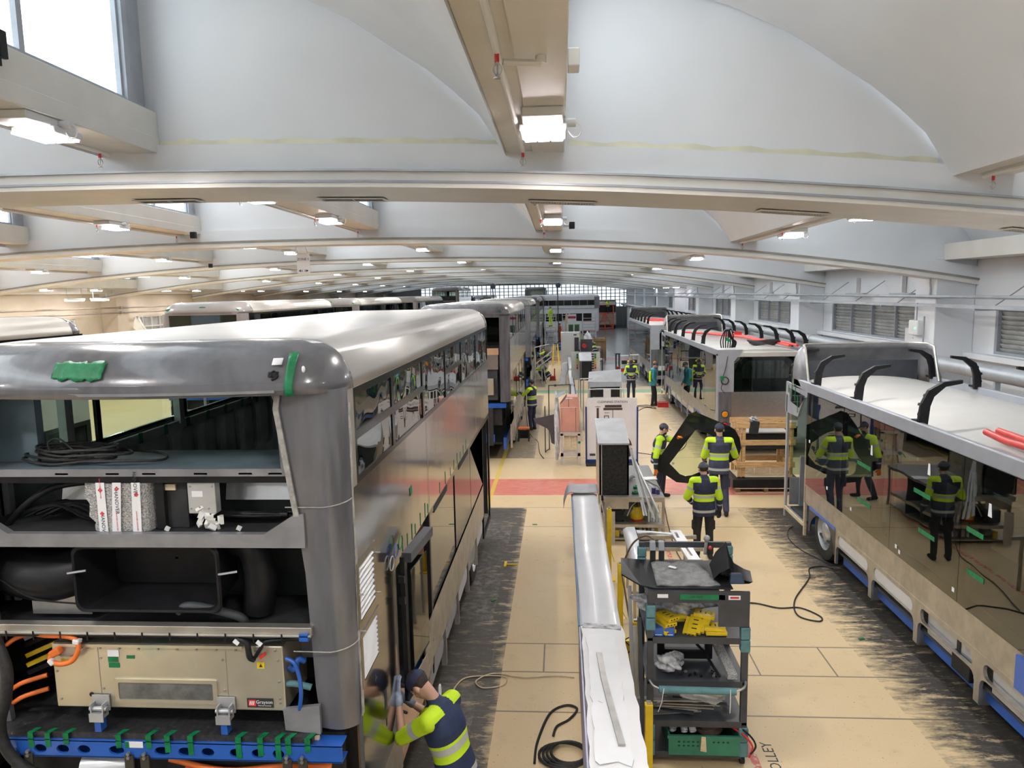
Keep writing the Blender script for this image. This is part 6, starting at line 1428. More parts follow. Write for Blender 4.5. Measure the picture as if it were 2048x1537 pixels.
MB().prism([(1.1,11.05),(1.7,10.9),(1.7,10.82),(1.35,10.93),(1.1,10.90)],'z',.875,.90).build('far_bar',m_white,t,bevel=.005); MB().box(1.12,1.13,9.5,10.9,.90,.947).build('black_gasket',m_black,t)
# shelving trolley
t=T('shelf_trolley','tall dark grey shelf trolley with teal foam sleeves, crammed with parts','trolley',1.27,7.0); TR=t
X0,X1,Y0,Y1=.80,1.75,6.65,7.45
for a in (X0,X1-.06):
    for c in (Y0,Y1-.05): box1('leg',m_slate,t,a,a+.06,c,c+.05,.10,1.72 if c==Y0 else 1.98)
box1('top_shelf',m_slate,t,X0,X1-.28,Y0,Y1,1.68,1.78); box1('top_shelf_edge',m_slate,t,X0,X1,Y0-.012,Y0+.01,1.66,1.775)
for z in (1.30,.86,.45,.13): box1('shelf',m_slate,t,X0,X1,Y0,Y1,z-.03,z,bevel=.002); box1('shelf_lip',m_slate,t,X0+.05,X1-.05,Y0-.008,Y0,z-.05,z+.012)
box1('top_rail',m_slate,t,X0+.05,X1-.05,Y1-.03,Y1,1.92,1.98); box1('mid_rail',m_slate,t,X0+.05,X1-.05,Y1-.03,Y1,1.70,1.76)
box1('side_panel',m_slate,t,X1-.29,X1,Y0-.02,Y0-.005,1.43,1.775,bevel=.002)
for (a,z0,z1,c) in ((X0,1.38,1.63,Y0),(X1-.06,1.17,1.42,Y0),(X1-.06,.10,.40,Y0),(X0,.10,.42,Y0),(X0,1.72,1.93,Y1-.05),(X1-.06,1.76,1.95,Y1-.05)):
    box1('foam_sleeve',m_teal,t,a-.015,a+.075,c-.02,c+.06,z0,(z0+z1)/2-.003,bevel=.012); box1('foam_sleeve',m_teal,t,a-.015,a+.075,c-.02,c+.06,(z0+z1)/2+.003,z1,bevel=.012)
MB().cyl((X0+.10,Y0-.09,.83),(X1-.13,Y0-.09,.82),.034,n=14).build('handle_sleeve',m_teal,t,smooth=50); MB().tube(ease([(X0+.02,Y0,.87),(X0+.05,Y0-.06,.85),(X0+.12,Y0-.09,.83)],4),.012,8).build('handle',m_steel,t,smooth=50); MB().tube(ease([(X1-.02,Y0,.87),(X1-.05,Y0-.07,.85),(X1-.13,Y0-.09,.82)],4),.012,8).build('handle',m_steel,t,smooth=50)
for x,dx in ((X0+.14,-.05),(X1-.19,.0)): MB().tube([(x,Y0-.13,.86),(x+dx*.4,Y0-.13,.72),(x+dx,Y0-.12,.62)],.004,5).build('cable_tie',m_paperw,t)
box1('green_label',m_green,t,X0+.30,X0+.72,Y0-.020,Y0-.013,1.695,1.745); text('lettering','OFF SIDE',.03,(X0+.45,Y0-.0215,1.722),RX,m_ink,t,.0003); box1('white_label',m_paperw,t,X0+.09,X0+.19,Y0-.016,Y0-.012,1.71,1.745); box1('white_label',m_paperw,t,X1-.20,X1-.09,Y0-.026,Y0-.02,1.70,1.74); box1('red_mark',m_red,t,X1-.185,X1-.105,Y0-.028,Y0-.025,1.712,1.73)
for k in range(4):
    for sx in (X0,X1-.06)[k//2:k//2+1]: MB().cyl((sx+.01,Y0+.05 if k%2 else Y1-.05,.05),(sx+.05,Y0+.05 if k%2 else Y1-.05,.05),.05,n=14).build('castor',m_black,t)
# on top of the trolley
t=T('insulation_pad','grey quilted pad in a black tray on top of the trolley','pad',1.2,7.0,1.78)
MB().loft([[(.58,6.98,1.79),(.60,7.30,1.84),(.60,7.30,1.855),(.58,6.98,1.805)],[(.74,6.72,1.785),(.80,7.36,1.80),(.80,7.36,1.815),(.74,6.72,1.80)],[(.86,6.66,1.785),(.90,7.38,1.785),(.90,7.38,1.80),(.86,6.66,1.80)],[(1.60,6.66,1.785),(1.60,7.38,1.785),(1.60,7.38,1.80),(1.60,6.66,1.80)]]).build('black_tray',m_black,t,bevel=.004)
q=MB(); n=14; vs=[];fs=[]
for j in range(n+1):
    for i in range(n+1):
        u_,v_=i/n,j/n; x=.89+.02*v_+(.60-.12*v_)*u_; y=6.70+.60*v_; vs.append((x,y,1.812+.010*sin(14*(u_+v_*.6))*sin(3*v_+2)+.004*sin(23*u_)))
for j in range(n):
    for i in range(n): fs.append((j*(n+1)+i,j*(n+1)+i+1,(j+1)*(n+1)+i+1,(j+1)*(n+1)+i))
o=q.add(vs,fs).build('quilted_pad',M('grey_quilt',(.20,.20,.20),.85,var=.25,scale=14,bump=.6,bscale=40),t,smooth=60); so=o.modifiers.new('s','SOLIDIFY'); so.thickness=.02
MB().rbox((1.10,7.1,1.832),(.08,.04,.004),(0,0,-.6)).build('white_scrap',m_paperw,t)
t=T('moulded_shell','black moulded plastic shell standing on the right of the trolley top','plastic part',1.6,7.0,1.8)
rs=[]
for k in range(9):
    a=radians(-20+25*k); rs.append([(1.50+.10*cos(a)+.012*k,7.12-.03*k,1.90+.13*sin(a)*.9),(1.60+.13*cos(a)+.01*k,6.80-.0*k,1.86+.10*sin(a)*.7)])
rs=[[Vector(p) for p in r] for r in rs]
mb=MB()
sil=[(1.44,1.90),(1.50,2.03),(1.60,2.14),(1.63,2.02),(1.68,1.92),(1.78,1.86),(1.84,1.84),(1.80,1.80),(1.62,1.79),(1.50,1.82)]
mb.prism(sil,'y',6.98,7.0); mb.loft([[(x,6.98,z) for x,z in sil],[(x*.93+.10,6.78,1.79+(z-1.79)*.45) for x,z in sil]],cap=False); mb.build('shell_body',m_black,t,smooth=40,bevel=.004)
t=T('smoked_lens','blue-black glossy lens block in front of the moulded shell','lens',1.66,6.8,1.8); MB().loft([[(1.58,6.70,1.82),(1.72,6.70,1.82),(1.72,6.76,1.82),(1.58,6.76,1.82)],[(1.59,6.72,1.91),(1.70,6.72,1.91),(1.70,6.78,1.91),(1.59,6.78,1.91)]]).build('lens_body',M('dark_blue_gloss',(.03,.05,.09),.1,coat=.5),t,bevel=.01); box1('lens_box',m_black,t,1.52,1.62,6.82,6.88,1.86,1.95,bevel=.01)
t=T('spring_clamp','rusty red spray gun head behind the moulded shell','tool',1.5,7.42,1.8); MB().cyl((1.48,7.40,1.86),(1.49,7.38,2.02),.018,n=10).sph((1.49,7.37,2.04),.035,10,7).build('tool_body',m_sand,t,smooth=50); MB().sph((1.52,7.34,1.95),.02,8,6).build('red_knob',m_red,t)
for i,x in enumerate((.94,1.03)):
    t=T('hanging_glove','grey and black work glove draped over the rear trolley rail, %s one'%('left','right')[i],'glove',x,7.45,1.8,'work gloves over the rear rail'); MB().loft([[(x-.03,7.40,z),(x+.03,7.40,z),(x+.03,7.38,z),(x-.03,7.38,z)] for z in (1.78,1.86,1.90)]).build('fingers',m_blackm,t,bevel=.01); MB().loft([[(x-.035,7.48,1.90),(x+.035,7.48,1.90),(x+.035,7.37,1.90),(x-.035,7.37,1.90)],[(x-.03,7.46,1.99),(x+.03,7.46,1.99),(x+.03,7.40,1.99),(x-.03,7.40,1.99)]]).build('cuff',m_grey,t,bevel=.01)
t=T('air_hose','thin brown and yellow hose arching over the rear left of the trolley','hose',.8,7.6,0); MB().tube(ease([(.98,7.45,1.98),(.88,7.5,2.02),(.76,7.55,1.93),(.68,7.6,1.75),(.64,7.62,1.58),(.66,7.5,1.4),(.72,7.3,1.0)],7),.010,6).build('hose_run',m_red if False else bpy.data.materials['brown_cord'],t,smooth=60)
for i,(x,y) in enumerate(((.745,6.75),(.775,6.62),(.72,7.05))):
    t=T('leaning_strip','grey metal strip leaning against the left side of the trolley, %s'%('middle one','nearest one','farthest one')[i],'strip',x,y,0,'metal strips leaning on the trolley'); MB().loft([[(x-.02+d,y+e,z),(x+.02+d,y+e,z),(x+.02+d,y+e+.01,z),(x-.02+d,y+e+.01,z)] for d,e,z in ((0,0,.02),(-.03,.25,1.25+.15*i))]).build('strip_body',(m_steel,m_slate,m_lgrey)[i],t)
# contents of the shelves
def ybox(x,y,z,rz,rx,i):
    return MB().rbox((x,y,z),(.13,.20,.035),(rx,0,rz))
yb=[(.98,6.78,1.335,.5,0.),(.97,6.80,1.372,.55,.0),(.99,6.79,1.41,.45,.05),(1.01,6.82,1.447,.6,.0),(1.10,7.0,1.35,1.57,0),(1.12,6.98,1.388,1.5,0),(1.24,6.80,1.35,-.4,.45),(1.28,6.80,1.37,-.4,.5),(1.32,6.81,1.38,-.45,.55),(1.36,6.82,1.39,-.5,.6),(1.38,6.88,1.44,1.3,.1),(1.46,6.75,1.33,1.57,0),(1.45,6.76,1.368,1.5,0)]
for i,q in enumerate(yb):
    t=T('yellow_box','small flat yellow carton with black print on the top inner shelf of the trolley','carton',q[0],q[1],q[2]-.02,'yellow cartons on the trolley'); R_=Euler((q[4],0,q[3])).to_matrix(); c_=Vector((q[0],q[1],q[2]))
    ybox(*q,i).build('carton_body',m_yellow,t,bevel=.003)
    pr=MB()
    for k in range(3): p=c_+R_@Vector((-.035+.035*k,-.1005,0)); pr.rbox(p,(.018,.001,.012),(q[4],0,q[3])); p=c_+R_@Vector((0,-.06+.05*k,.0178)); pr.rbox(p,(.05,.012,.001),(q[4],0,q[3]))
    pr.build('print',m_ink,t)
for i,x in enumerate((.905,1.01)):
    t=T('blue_box','small blue cardboard box on the trolley shelf, %s of two'%('left','right')[i],'box',x,6.73,1.30,'blue boxes on the trolley'); box1('carton_body',m_blue,t,x-.045,x+.05,6.68,6.80,1.302,1.385,bevel=.002); box1('print_band',m_paperw,t,x-.03,x+.035,6.678,6.68,1.315,1.323)
def crumple(name,label,cat,c,s,seed,mat,n=2,dx=.3):
    t=T(name,label,cat,c[0],c[1],c[2]-s[2]); bm=bmesh.new(); bmesh.ops.create_icosphere(bm,subdivisions=4,radius=1); random.seed(seed); ph=[random.uniform(0,6) for _ in range(9)]
    mb=MB(); 
    for v_ in bm.verts:
        p=v_.co; k=1+dx*(sin(3*p.x+ph[0])*sin(4*p.y+ph[1])+.5*sin(7*p.z+ph[2]+5*p.x)+.3*sin(13*p.x+ph[3])*sin(11*p.y+ph[4])); v_.co=Vector((c[0]+p.x*s[0]*k,c[1]+p.y*s[1]*k,c[2]+max(-1,p.z*k)*s[2]))
    vs=[v_.co.copy() for v_ in bm.verts]; fs=[[v_.index for v_ in f_.verts] for f_ in bm.faces]; bm.free()
    mb.add(vs,fs).build('crumpled_film',mat,t,smooth=80); return t
crumple('plastic_wrap','crumpled clear plastic at the back of the top inner trolley shelf','plastic film',(1.15,7.15,1.46),(.34,.16,.12),1,m_foil)
crumple('plastic_bag','clear plastic bag on the second inner trolley shelf','plastic bag',(1.03,6.82,.97),(.14,.10,.08),2,m_foil)
crumple('plastic_wrap','large sheet of milky plastic on the third trolley shelf','plastic film',(1.35,6.95,.60),(.30,.18,.10),3,M('milky_film',(.55,.54,.52),.3,var=.15,scale=10,bump=.4))
t=T('black_moulding','black plastic moulding across the second trolley shelf','plastic part',1.25,7.0,.87); MB().wally(7.05,7.12,.95,1.50,.88,1.20,[(1.02,1.43,.98,1.14)]).build('moulding_body',m_black,t,bevel=.01)
random.seed(21)
for i in range(12):
    x=1.12+random.uniform(0,.42); y=6.70+random.uniform(0,.14); t=T('clip','small black clip lying loose on the second trolley shelf','clip',x,y,.87,'black clips on the second trolley shelf'); MB().rbox((x,y,.885),(.035,.02,.02),(random.random(),random.random(),random.random()*3)).build('clip_body',m_black if i%4 else m_steel,t,bevel=.003)
t=T('rubber_seal','black seal strip with white packing along the right of the second trolley shelf','seal',1.6,6.8,.87); MB().loft([[(1.55+d,y,z),(1.64+d,y,z),(1.64+d,y,z+.05),(1.55+d,y,z+.05)] for d,y,z in ((.02,6.68,.875),(0,6.80,.92),(-.03,6.95,.98),(-.06,7.1,1.04))]).build('white_packing',m_bubble,t,smooth=60); MB().tube(ease([(1.50,6.7,.89),(1.45,6.8,.95),(1.4,6.95,1.0),(1.35,7.1,1.02)],5),.015,7).build('seal_run',m_black,t)
for i in range(9):
    random.seed(30+i); a=random.uniform(-.25,.25); x=1.05+random.uniform(-.1,.3); z=.47+.016*i; t=T('flat_strip','flat grey strip in the loose pile on the third trolley shelf','strip',x,6.8,z-.01,'flat strips on the third trolley shelf'); MB().rbox((x,6.78+.02*(i%4),z),(.55,.05,.008),(.0,.08*random.uniform(-1,1)+.0,a)).build('strip_body',(m_steel,m_slate,m_grey,m_lgrey,m_alum)[i%5],t)
t=T('parts_crate','green plastic crate of pipe offcuts and cables at the bottom of the trolley','crate',1.3,6.8,.13)
cr=MB()
x0,x1,y0,y1,z0,z1=1.0,1.68,6.60,7.1,.135,.34
cr.wally(y0,y0+.012,x0,x1,z0,z1,[(x0+.09+.045*i,x0+.11+.045*i,z0+.09+.04*j,z0+.105+.04*j) for i in range(6) for j in range(2)]+[(x0+.42+.045*i,x0+.44+.045*i,z0+.13,z0+.145) for i in range(4)])
cr.box(x0,x0+.012,y0+.013,y1,z0,z1); cr.box(x1-.012,x1,y0+.013,y1,z0,z1); cr.box(x0+.012,x1-.012,y1-.012,y1,z0,z1); cr.box(x0+.013,x1-.013,y0+.013,y1-.013,z0,z0+.01); cr.box(x0-.012,x1+.012,y0-.012,y0,z1-.03,z1)
cr.build('crate_shell',m_bgreen,t); MB().prism([(1.30,.19),(1.36,.18),(1.35,.335),(1.31,.34)],'y',6.584,6.587).build('torn_label',m_ply,t)
for i,(x,y) in enumerate(((1.06,6.72),(1.10,6.78),(1.17,6.70),(1.25,6.70))):
    q=T('pipe_offcut','short white pipe offcut in the green crate','pipe',x,y,.2,'white pipe offcuts in the green crate'); a=Vector((x,y,.32)); b_=a+Vector((-.02,.22,.10+.02*i)); d=(b_-a).normalized(); MB().tube([a,b_],.034,14,caps=False).tube([b_,a],.027,14,caps=False).build('pipe_wall',m_paperw,q,smooth=50)
q=T('cable_coil','coil of brown cable in the green crate on the trolley','cable',1.42,6.85,.2)
for k in range(7): MB().tube([(1.42+(.13-.004*k)*cos(a),6.82+.10*sin(a),.30+.016*k+.03*sin(a)) for a in [2*pi*i/24 for i in range(24)]],.011,6,closed=True).build('cable_loop',bpy.data.materials['brown_cord'],q,smooth=60)
q=T('jump_leads','red and black leads hanging over the right end of the trolley','cable',1.65,6.7,.2)
MB().tube(ease([(1.48,6.9,.42),(1.6,6.72,.38),(1.72,6.62,.34),(1.79,6.58,.25),(1.76,6.58,.14)],6),.010,6).build('red_lead',m_red,q); MB().tube(ease([(1.5,6.9,.44),(1.62,6.72,.42),(1.76,6.6,.36),(1.82,6.58,.26),(1.77,6.57,.18)],6),.010,6).build('black_lead',m_black,q)
# cleaning station
t=T('cleaning_station','white cleaning station board with broom outlines and navy side posts','notice board',1.35,19.2)
a,c=.67,2.01
box1('board',m_whitem,t,a,c,19.2,19.22,.12,1.78); box1('side_post',m_navyb,t,a-.03,a+.012,19.18,19.3,.02,1.55); box1('side_post',m_navyb,t,c-.012,c+.03,19.18,19.3,.02,1.55); box1('bottom_rail',m_navyb,t,a,c,19.18,19.22,.04,.12); box1('foot',m_blackm,t,a-.03,a+.35,18.9,19.4,.0,.04); box1('foot',m_blackm,t,c-.35,c+.03,18.9,19.4,.0,.04); box1('back_board',m_white,t,a,c,19.25,19.27,.12,1.78)
text('lettering','CLEANING STATION',.085,(1.36,19.197,1.68),RX,m_ink,t)
for (x0,x1,z0,z1) in ((1.12,1.62,1.46,1.52),(1.16,1.60,1.53,1.60),(1.36,1.375,1.25,1.46),(.94,1.0,1.0,1.52),(.9,1.05,1.545,1.555),(1.15,1.28,1.385,1.395),(1.62,1.76,.785,.79)): box1('printed_shape',m_plum,t,x0,x1,19.195,19.1985,z0,z1)
MB().prism(rrect(1.20,1.27,.13,.09,.01,2),'y',19.195,19.198,[rrect(1.20,1.27,.09,.05,.01,2)]).build('printed_shape',m_plum,t); MB().prism([(1.62,.7),(1.62,.74),(1.68,.76),(1.76,.74),(1.84,.62),(1.88,.5),(1.65,.5),(1.66,.62)],'y',19.195,19.198).build('printed_shape',m_plum,t); MB().prism([(1.62,.42),(1.88,.42),(1.9,.25),(1.7,.12),(1.64,.2)],'y',19.195,19.198).build('printed_shape',m_plum,t); box1('printed_shape',m_plum,t,.75,.9,19.195,19.198,.22,.28); box1('printed_shape',m_plum,t,1.62,1.86,19.195,19.198,.455,.46)
for (x,z,s_) in ((1.2,1.39,'Shovel'),(1.68,.80,'Dust pan'),(.97,1.56,'Mop')): text('lettering',s_,.035,(x,19.196,z+.0),RX,m_ink,t)
# pink primed housing on its stand, plastic drape, dark wing panel
t=T('pink_housing','pink primed panel housing with a sloping top left corner on a pale stand','housing',.3,19.3)
MB().prism([(-.03,.88),(.47,.88),(.47,1.72),(.44,1.83),(.15,1.84),(-.03,1.60)],'y',19.15,19.7).build('housing_body',m_pink,t,bevel=.012)
for (x0,x1,z0,z1) in ((-.02,.42,1.545,1.555),(.19,.2,1.56,1.82),(.38,.39,.9,1.55),(.01,.015,.9,1.54),(.12,.30,1.78,1.81)): box1('panel_joint',m_plum if x1-x0<.3 and z1-z0>.04 else m_paperw,t,x0,x1,19.146,19.15,z0,z1) if z0<1.77 else box1('small_label',m_paperw,t,x0,x1,19.146,19.15,z0,z1)
legs4(t,-.03,.50,19.05,19.75,0,.86,.075,m_pinkw); box1('stand_rail',m_pinkw,t,-.03,.50,19.05,19.12,.80,.88); box1('stand_rail',m_pinkw,t,-.03,.50,19.05,19.12,.24,.33); box1('stand_shelf',m_pinkw,t,-.0,.48,19.1,19.7,.33,.36)
for i in range(7): box1('slat',m_ply,t,.07+.048*i,.11+.048*i,19.13,19.16,.38,.80)
MB().cyl((.47,19.045,.62),(.47,19.04,.62),.035,n=20).build('green_dot',m_green,t)
t=T('dark_wing_panel','dark grey kinked panel sticking out left of the pink housing','panel',-.45,19.3,.5)
MB().prism([(-.76,1.22),(-.70,1.10),(-.40,.95),(-.32,.86),(-.28,.55),(-.20,.50),(-.16,.62),(-.16,1.34),(-.45,1.27)],'y',19.35,19.38).build('panel_skin',m_primer2 if False else M('charcoal_panel',(.07,.065,.075),.5),t,bevel=.004)
crumple('plastic_drape','clear plastic sheet hanging down the left side of the pink housing','plastic film',(-.12,19.42,.98),(.08,.16,.92),7,M('hazy_film',(.60,.62,.66),.25,var=.2,scale=8,bump=.5),dx=.16)
MB().loft([[(-.16,19.12,1.78),(.12,19.2,1.92),(.12,19.7,1.92),(-.16,19.7,1.78)],[(-.16,19.12,1.81),(.12,19.2,1.94),(.12,19.7,1.94),(-.16,19.7,1.81)]]).build('film_lid',bpy.data.materials['hazy_film'],bpy.data.objects['plastic_drape'])
t=T('pole_frame','thin dark pole frame standing just beyond the pink housing','frame',-.1,21)
MB().cyl((-.36,21,0),(-.36,21,1.92),.015,n=8).build('upright',m_slate,t); MB().cyl((-.36,21,1.91),(.27,21,1.93),.015,n=8).build('cross_bar',m_slate,t); MB().cyl((-.47,20.6,0),(-.47,20.6,1.36),.015,n=8).build('upright',m_slate,t); MB().cyl((-.47,20.6,.03),(-.36,21,.03),.012,n=8).build('foot_bar',m_slate,t); MB().cyl((-.2,21,1.91),(-.14,21,1.91),.035,n=12).build('collar',m_slate,t); MB().cyl((.27,21,0),(.27,21,1.93),.015,n=8).build('upright',m_slate,t)
# covered tool cart behind the cleaning board
t=T('covered_cart','large cart with a grey folded cover and white tube frame behind the cleaning board','cart',1.45,24.2)
MB().loft([[(.90,24.0,1.62),(.95,24.6,1.90),(.95,24.62,1.87),(.90,24.02,1.59)],[(2.0,24.0,1.62),(2.02,24.6,1.98),(2.02,24.62,1.95),(2.0,24.02,1.59)]]).build('cover_top',m_lgrey,t); MB().loft([[(.90,24.0,1.60),(.93,23.95,1.45),(.93,23.97,1.45),(.90,24.02,1.6)],[(2.0,24.0,1.62),(2.0,23.95,1.47),(2.0,23.97,1.47),(2.0,24.02,1.62)]]).build('cover_fold',m_grey,t)
box1('cart_body',m_blackm,t,.98,1.95,24.05,24.6,.3,1.45); legs4(t,.93,2.0,23.95,24.7,0,1.5,.04,m_lgrey)
MB().tube(ease([(.88,23.7,1.0),(.9,23.7,1.35),(1.0,23.7,1.42),(1.95,23.7,1.42),(2.03,23.7,1.35),(2.05,23.7,1.0),(2.05,23.7,.1)],5),.02,8).build('tube_rail',m_white,t,smooth=50); MB().cyl((1.05,23.66,.95),(1.9,23.66,.95),.014,n=8).build('tube_rail',m_lgrey,t); MB().cyl((1.05,23.66,1.15),(1.9,23.66,1.15),.014,n=8).build('tube_rail',m_lgrey,t); box1('hanging_sheet',m_paperw,t,1.38,1.62,23.62,23.64,.95,1.44); MB().tube(ease([(.88,23.7,.1),(.88,23.7,.9),(.92,23.7,1.1),(1.1,23.7,1.15)],5),.016,8).build('tube_rail',m_lgrey,t)
for x in (.58,.74): MB().tube(ease([(x,24.0,0),(x,24.0,1.55),(x+.06,24.0,1.72),(x+.3,24.0,1.74)],5),.018,8).build('hoop_frame',m_lgrey,t,smooth=50)
# rating board with colour ladders and its cabinet
t=T('rating_board','white board with green to red colour ladders on both sides','notice board',1.0,29)
box1('board',M('pale_green_white_board',(.72,.74,.70),.55),t,.42,1.56,29.0,29.03,1.10,2.22); legs4(t,.42,1.56,29.03,29.5,0,1.2,.05,m_navyb)
for x in (.66,1.38):
    for i,mt in enumerate((m_green,m_green,m_hi,m_yellow,m_orange,m_red)): box1('colour_step',mt,t,x-.03,x+.03,28.985,28.998,2.06-.105*i,2.15-.105*i)
for i in range(7): box1('printed_row',m_plum,t,1.22,1.33,28.985,28.998,2.1-.095*i,2.15-.095*i)
cabinet('aluminium cabinet with a sloping lid in front of the colour ladder board',.75,1.2,28.2,28.9,1.15,1.95,2.2,'aluminium cabinets with sloping lids')
t=T('stand_frame','thin grey post frame supporting the far sloped cabinet','stand',.98,28.5); legs4(t,.75,1.2,28.2,28.9,0,1.14,.04,m_lgrey)
# long white edged panel crates running up the aisle
for i,(y0,y1,x) in enumerate(((22.3,26.2,.42),(27.,31.5,.42),(32.5,38,.46))):
    t=T('panel_crate',['long white panel crate left of the covered cart','long white panel crate left of the colour ladder board','farthest long white panel crate up the aisle'][i],'crate',x,(y0+y1)/2,0,'long white panel crates')
    box1('crate_side',m_white,t,x-.10,x+.06,y0,y1,.9,1.22,bevel=.03); box1('navy_edge',m_navyb,t,x+.06,x+.10,y0,y1,.35,1.15); legs4(t,x-.1,x+.1,y0,y1,0,.9,.05,m_lgrey)
t=T('bubble_wrap_sheet','long sheet of bubble wrap trailing on the floor left of the white crates','plastic film',0,37); vs=[];fs=[]
for j in range(13):
    for i in range(5): vs.append((-.12+.10*j/12*2+i*.085+.02*sin(j),36.0+.05*i+.28*j/2,.02+.95*(j/12)**1.2+.03*sin(j*2+i)))
for j in range(12):
    for i in range(4): fs.append((j*5+i,j*5+i+1,j*5+i+6,j*5+i+5))
o=MB().add(vs,fs).build('bubble_film',m_paperw,t,smooth=60); so=o.modifiers.new('s','SOLIDIFY'); so.thickness=.01
# white cabinets and machines up the aisle
t=T('white_cabinet','tall white cabinet standing across the aisle with a dark slot near its top','cabinet',.55,42); box1('body',m_white,t,.02,1.1,42,42.6,.15,2.3,bevel=.01); box1('dark_slot',m_blackm,t,.75,.92,41.985,42,2.12,2.18); box1('inner_recess',m_slate,t,.80,1.05,41.98,42,1.2,2.0); legs4(t,.02,1.1,42,42.6,0,.15,.05,m_blackm)
t=T('tool_rack','grey wire tool rack with a red drum in front of the white cabinet','rack',1.5,40)
box1('rack_back',m_slate,t,1.1,1.75,40.2,40.25,.3,2.0); MB().cyl((1.3,40.15,1.65),(1.3,40.0,1.65),.12,n=16).build('red_drum',m_red,t); legs4(t,1.0,2.3,39.6,40.3,0,1.45,.04,m_slate); box1('rack_rail',m_slate,t,1.0,2.3,39.6,39.64,1.3,1.36); box1('rack_rail',m_slate,t,1.0,2.3,39.6,39.64,.8,.84); box1('rack_shelf',m_grey,t,1.0,2.3,39.6,40.3,.9,.93)
crumple('plastic_drape','hanging bundle of clear plastic beside the grey tool rack','plastic film',(1.55,41.5,1.55),(.25,.2,.7),9,bpy.data.materials['hazy_film'],dx=.2)
t=T('work_table','light table where the worker in an apron leans','table',2.1,47.5); box1('table_top',m_white,t,1.55,2.6,47.0,48.2,.98,1.02); legs4(t,1.6,2.55,47.05,48.15,0,.98,.05,m_lgrey)
t=T('wooden_crate','tall brown wooden crate beside the apron worker','crate',2.7,48.9); box1('crate_body',m_brownwood,t,2.25,3.0,48.6,49.4,.15,1.5,bevel=.01); legs4(t,2.22,3.03,48.55,49.45,0,1.6,.07,m_brownwood,'corner_batten'); box1('top_batten',m_brownwood,t,2.22,3.03,48.53,48.58,1.3,1.4)
for i,(x,y) in enumerate(((3.32,38.2),(3.9,38.6))):
    t=T('wire_trolley','white wire shelf trolley behind the worker in the yellow cap, %s one'%('left','right')[i],'trolley',x,y,0,'white wire trolleys'); legs4(t,x-.2,x+.25,y,y+.5,0,1.25,.03,m_white)
    for z in (.35,.75,1.2): box1('wire_shelf',m_white,t,x-.2,x+.25,y,y+.5,z,z+.03)
    box1('stored_box',m_red,t,x-.15,x+.1,y+.05,y+.4,.38,.55); box1('stored_box',m_blackm,t,x-.1,x+.15,y+.1,y+.4,.78,.95)
t=T('dark_trolley','low dark trolley with red boxes left of the white wire trolleys','trolley',3.0,38.4); legs4(t,2.9,3.1,38.2,38.8,0,1.35,.04,m_slate); box1('top_tray',m_slate,t,2.88,3.12,38.2,38.8,1.3,1.36); box1('red_box',m_red,t,2.92,3.08,38.25,38.6,.5,.65); box1('tray',m_slate,t,2.88,3.12,38.2,38.8,.45,.48)
t=T('toolbox','small red toolbox on the floor by the man in teal','toolbox',4.0,28.8); MB().wally(28.7,28.72,3.83,4.24,.0,.2,[]).box(3.83,4.24,28.72,29.0,0,.03).box(3.83,3.85,28.72,29.0,.03,.2).box(4.22,4.24,28.72,29.0,.03,.2).box(3.85,4.22,28.98,29.0,.03,.2).build('open_box',m_red,t); MB().tube(ease([(3.85,28.85,.2),(3.95,28.85,.33),(4.1,28.85,.33),(4.22,28.85,.2)],4),.01,6).build('handle',m_steel,t); box1('tools',m_steel,t,3.88,4.2,28.76,28.95,.1,.18)
t=T('step_stool','black step stool with an orange top beside the second left bus','step stool',-1.18,22.4); box1('top_step',m_orange,t,-1.36,-1.0,22.3,22.6,.36,.40,bevel=.01); 
for x in (-1.36,-1.04): MB().prism([(22.2,0),(22.28,0),(22.36,.36),(22.30,.36)],'x',x,x+.04).build('leg',m_black,t); MB().prism([(22.72,0),(22.64,0),(22.54,.36),(22.60,.36)],'x',x,x+.04).build('leg',m_black,t)
box1('side_panel',m_black,t,-1.34,-1.02,22.30,22.33,.08,.34)
t=T('step_ladder','yellow step ladder standing open in the left lane','step ladder',-.33,46)
for sx in (-1,1):
    MB().cyl((-.31+sx*.21,45.9,0),(-.31+sx*.12,46.3,1.35),.038,n=8).build('stile',m_yellow,t); MB().cyl((-.31+sx*.21,46.9,0),(-.31+sx*.12,46.35,1.35),.02,n=8).build('back_leg',m_yellow,t)
for k in range(4): box1('rung',m_yellow,t,-.31-.19+.02*k,-.31+.19-.02*k,45.98+.09*k,46.04+.09*k,.25+.3*k,.28+.3*k)
box1('top_step',m_blackm,t,-.45,-.17,46.2,46.5,1.35,1.39)
# pine crate at the open door of the near right bus
t=T('pine_crate','open pine crate frame in front of the middle bus, black card draped over it','crate',4.6,16.6,.33)
x0,x1,y0,y1=4.0,5.22,16.45,17.1
for a in (x0,x1-.16): 
    for c in (y0,y1): MB().box(a,a+.07,c,c+.04,.33,1.52).build('upright',m_wood,t); MB().box(a+.09,a+.16,c,c+.04,.33,1.52).build('upright',m_wood,t)
for c in (y0-.03,y1+.04):
    for z0_,z1_ in ((1.47,1.60),(1.08,1.20),(.56,.69)): MB().box(x0-.04,x1+.04,c,c+.03,z0_,z1_).build('cross_plank',m_wood,t)
for i in range(3): MB().box(x0+.10+.36*i,x0+.44+.36*i,y0+.3,y0+.32,.35,.56).build('base_board',m_ply,t)
for c in (x0,x1-.04): MB().box(c,c+.03,y0,y1,.56,.66).build('side_plank',m_wood,t)
MB().box(x0-.02,x1,y0,y1,.33,.345).build('deck',m_ply,t)
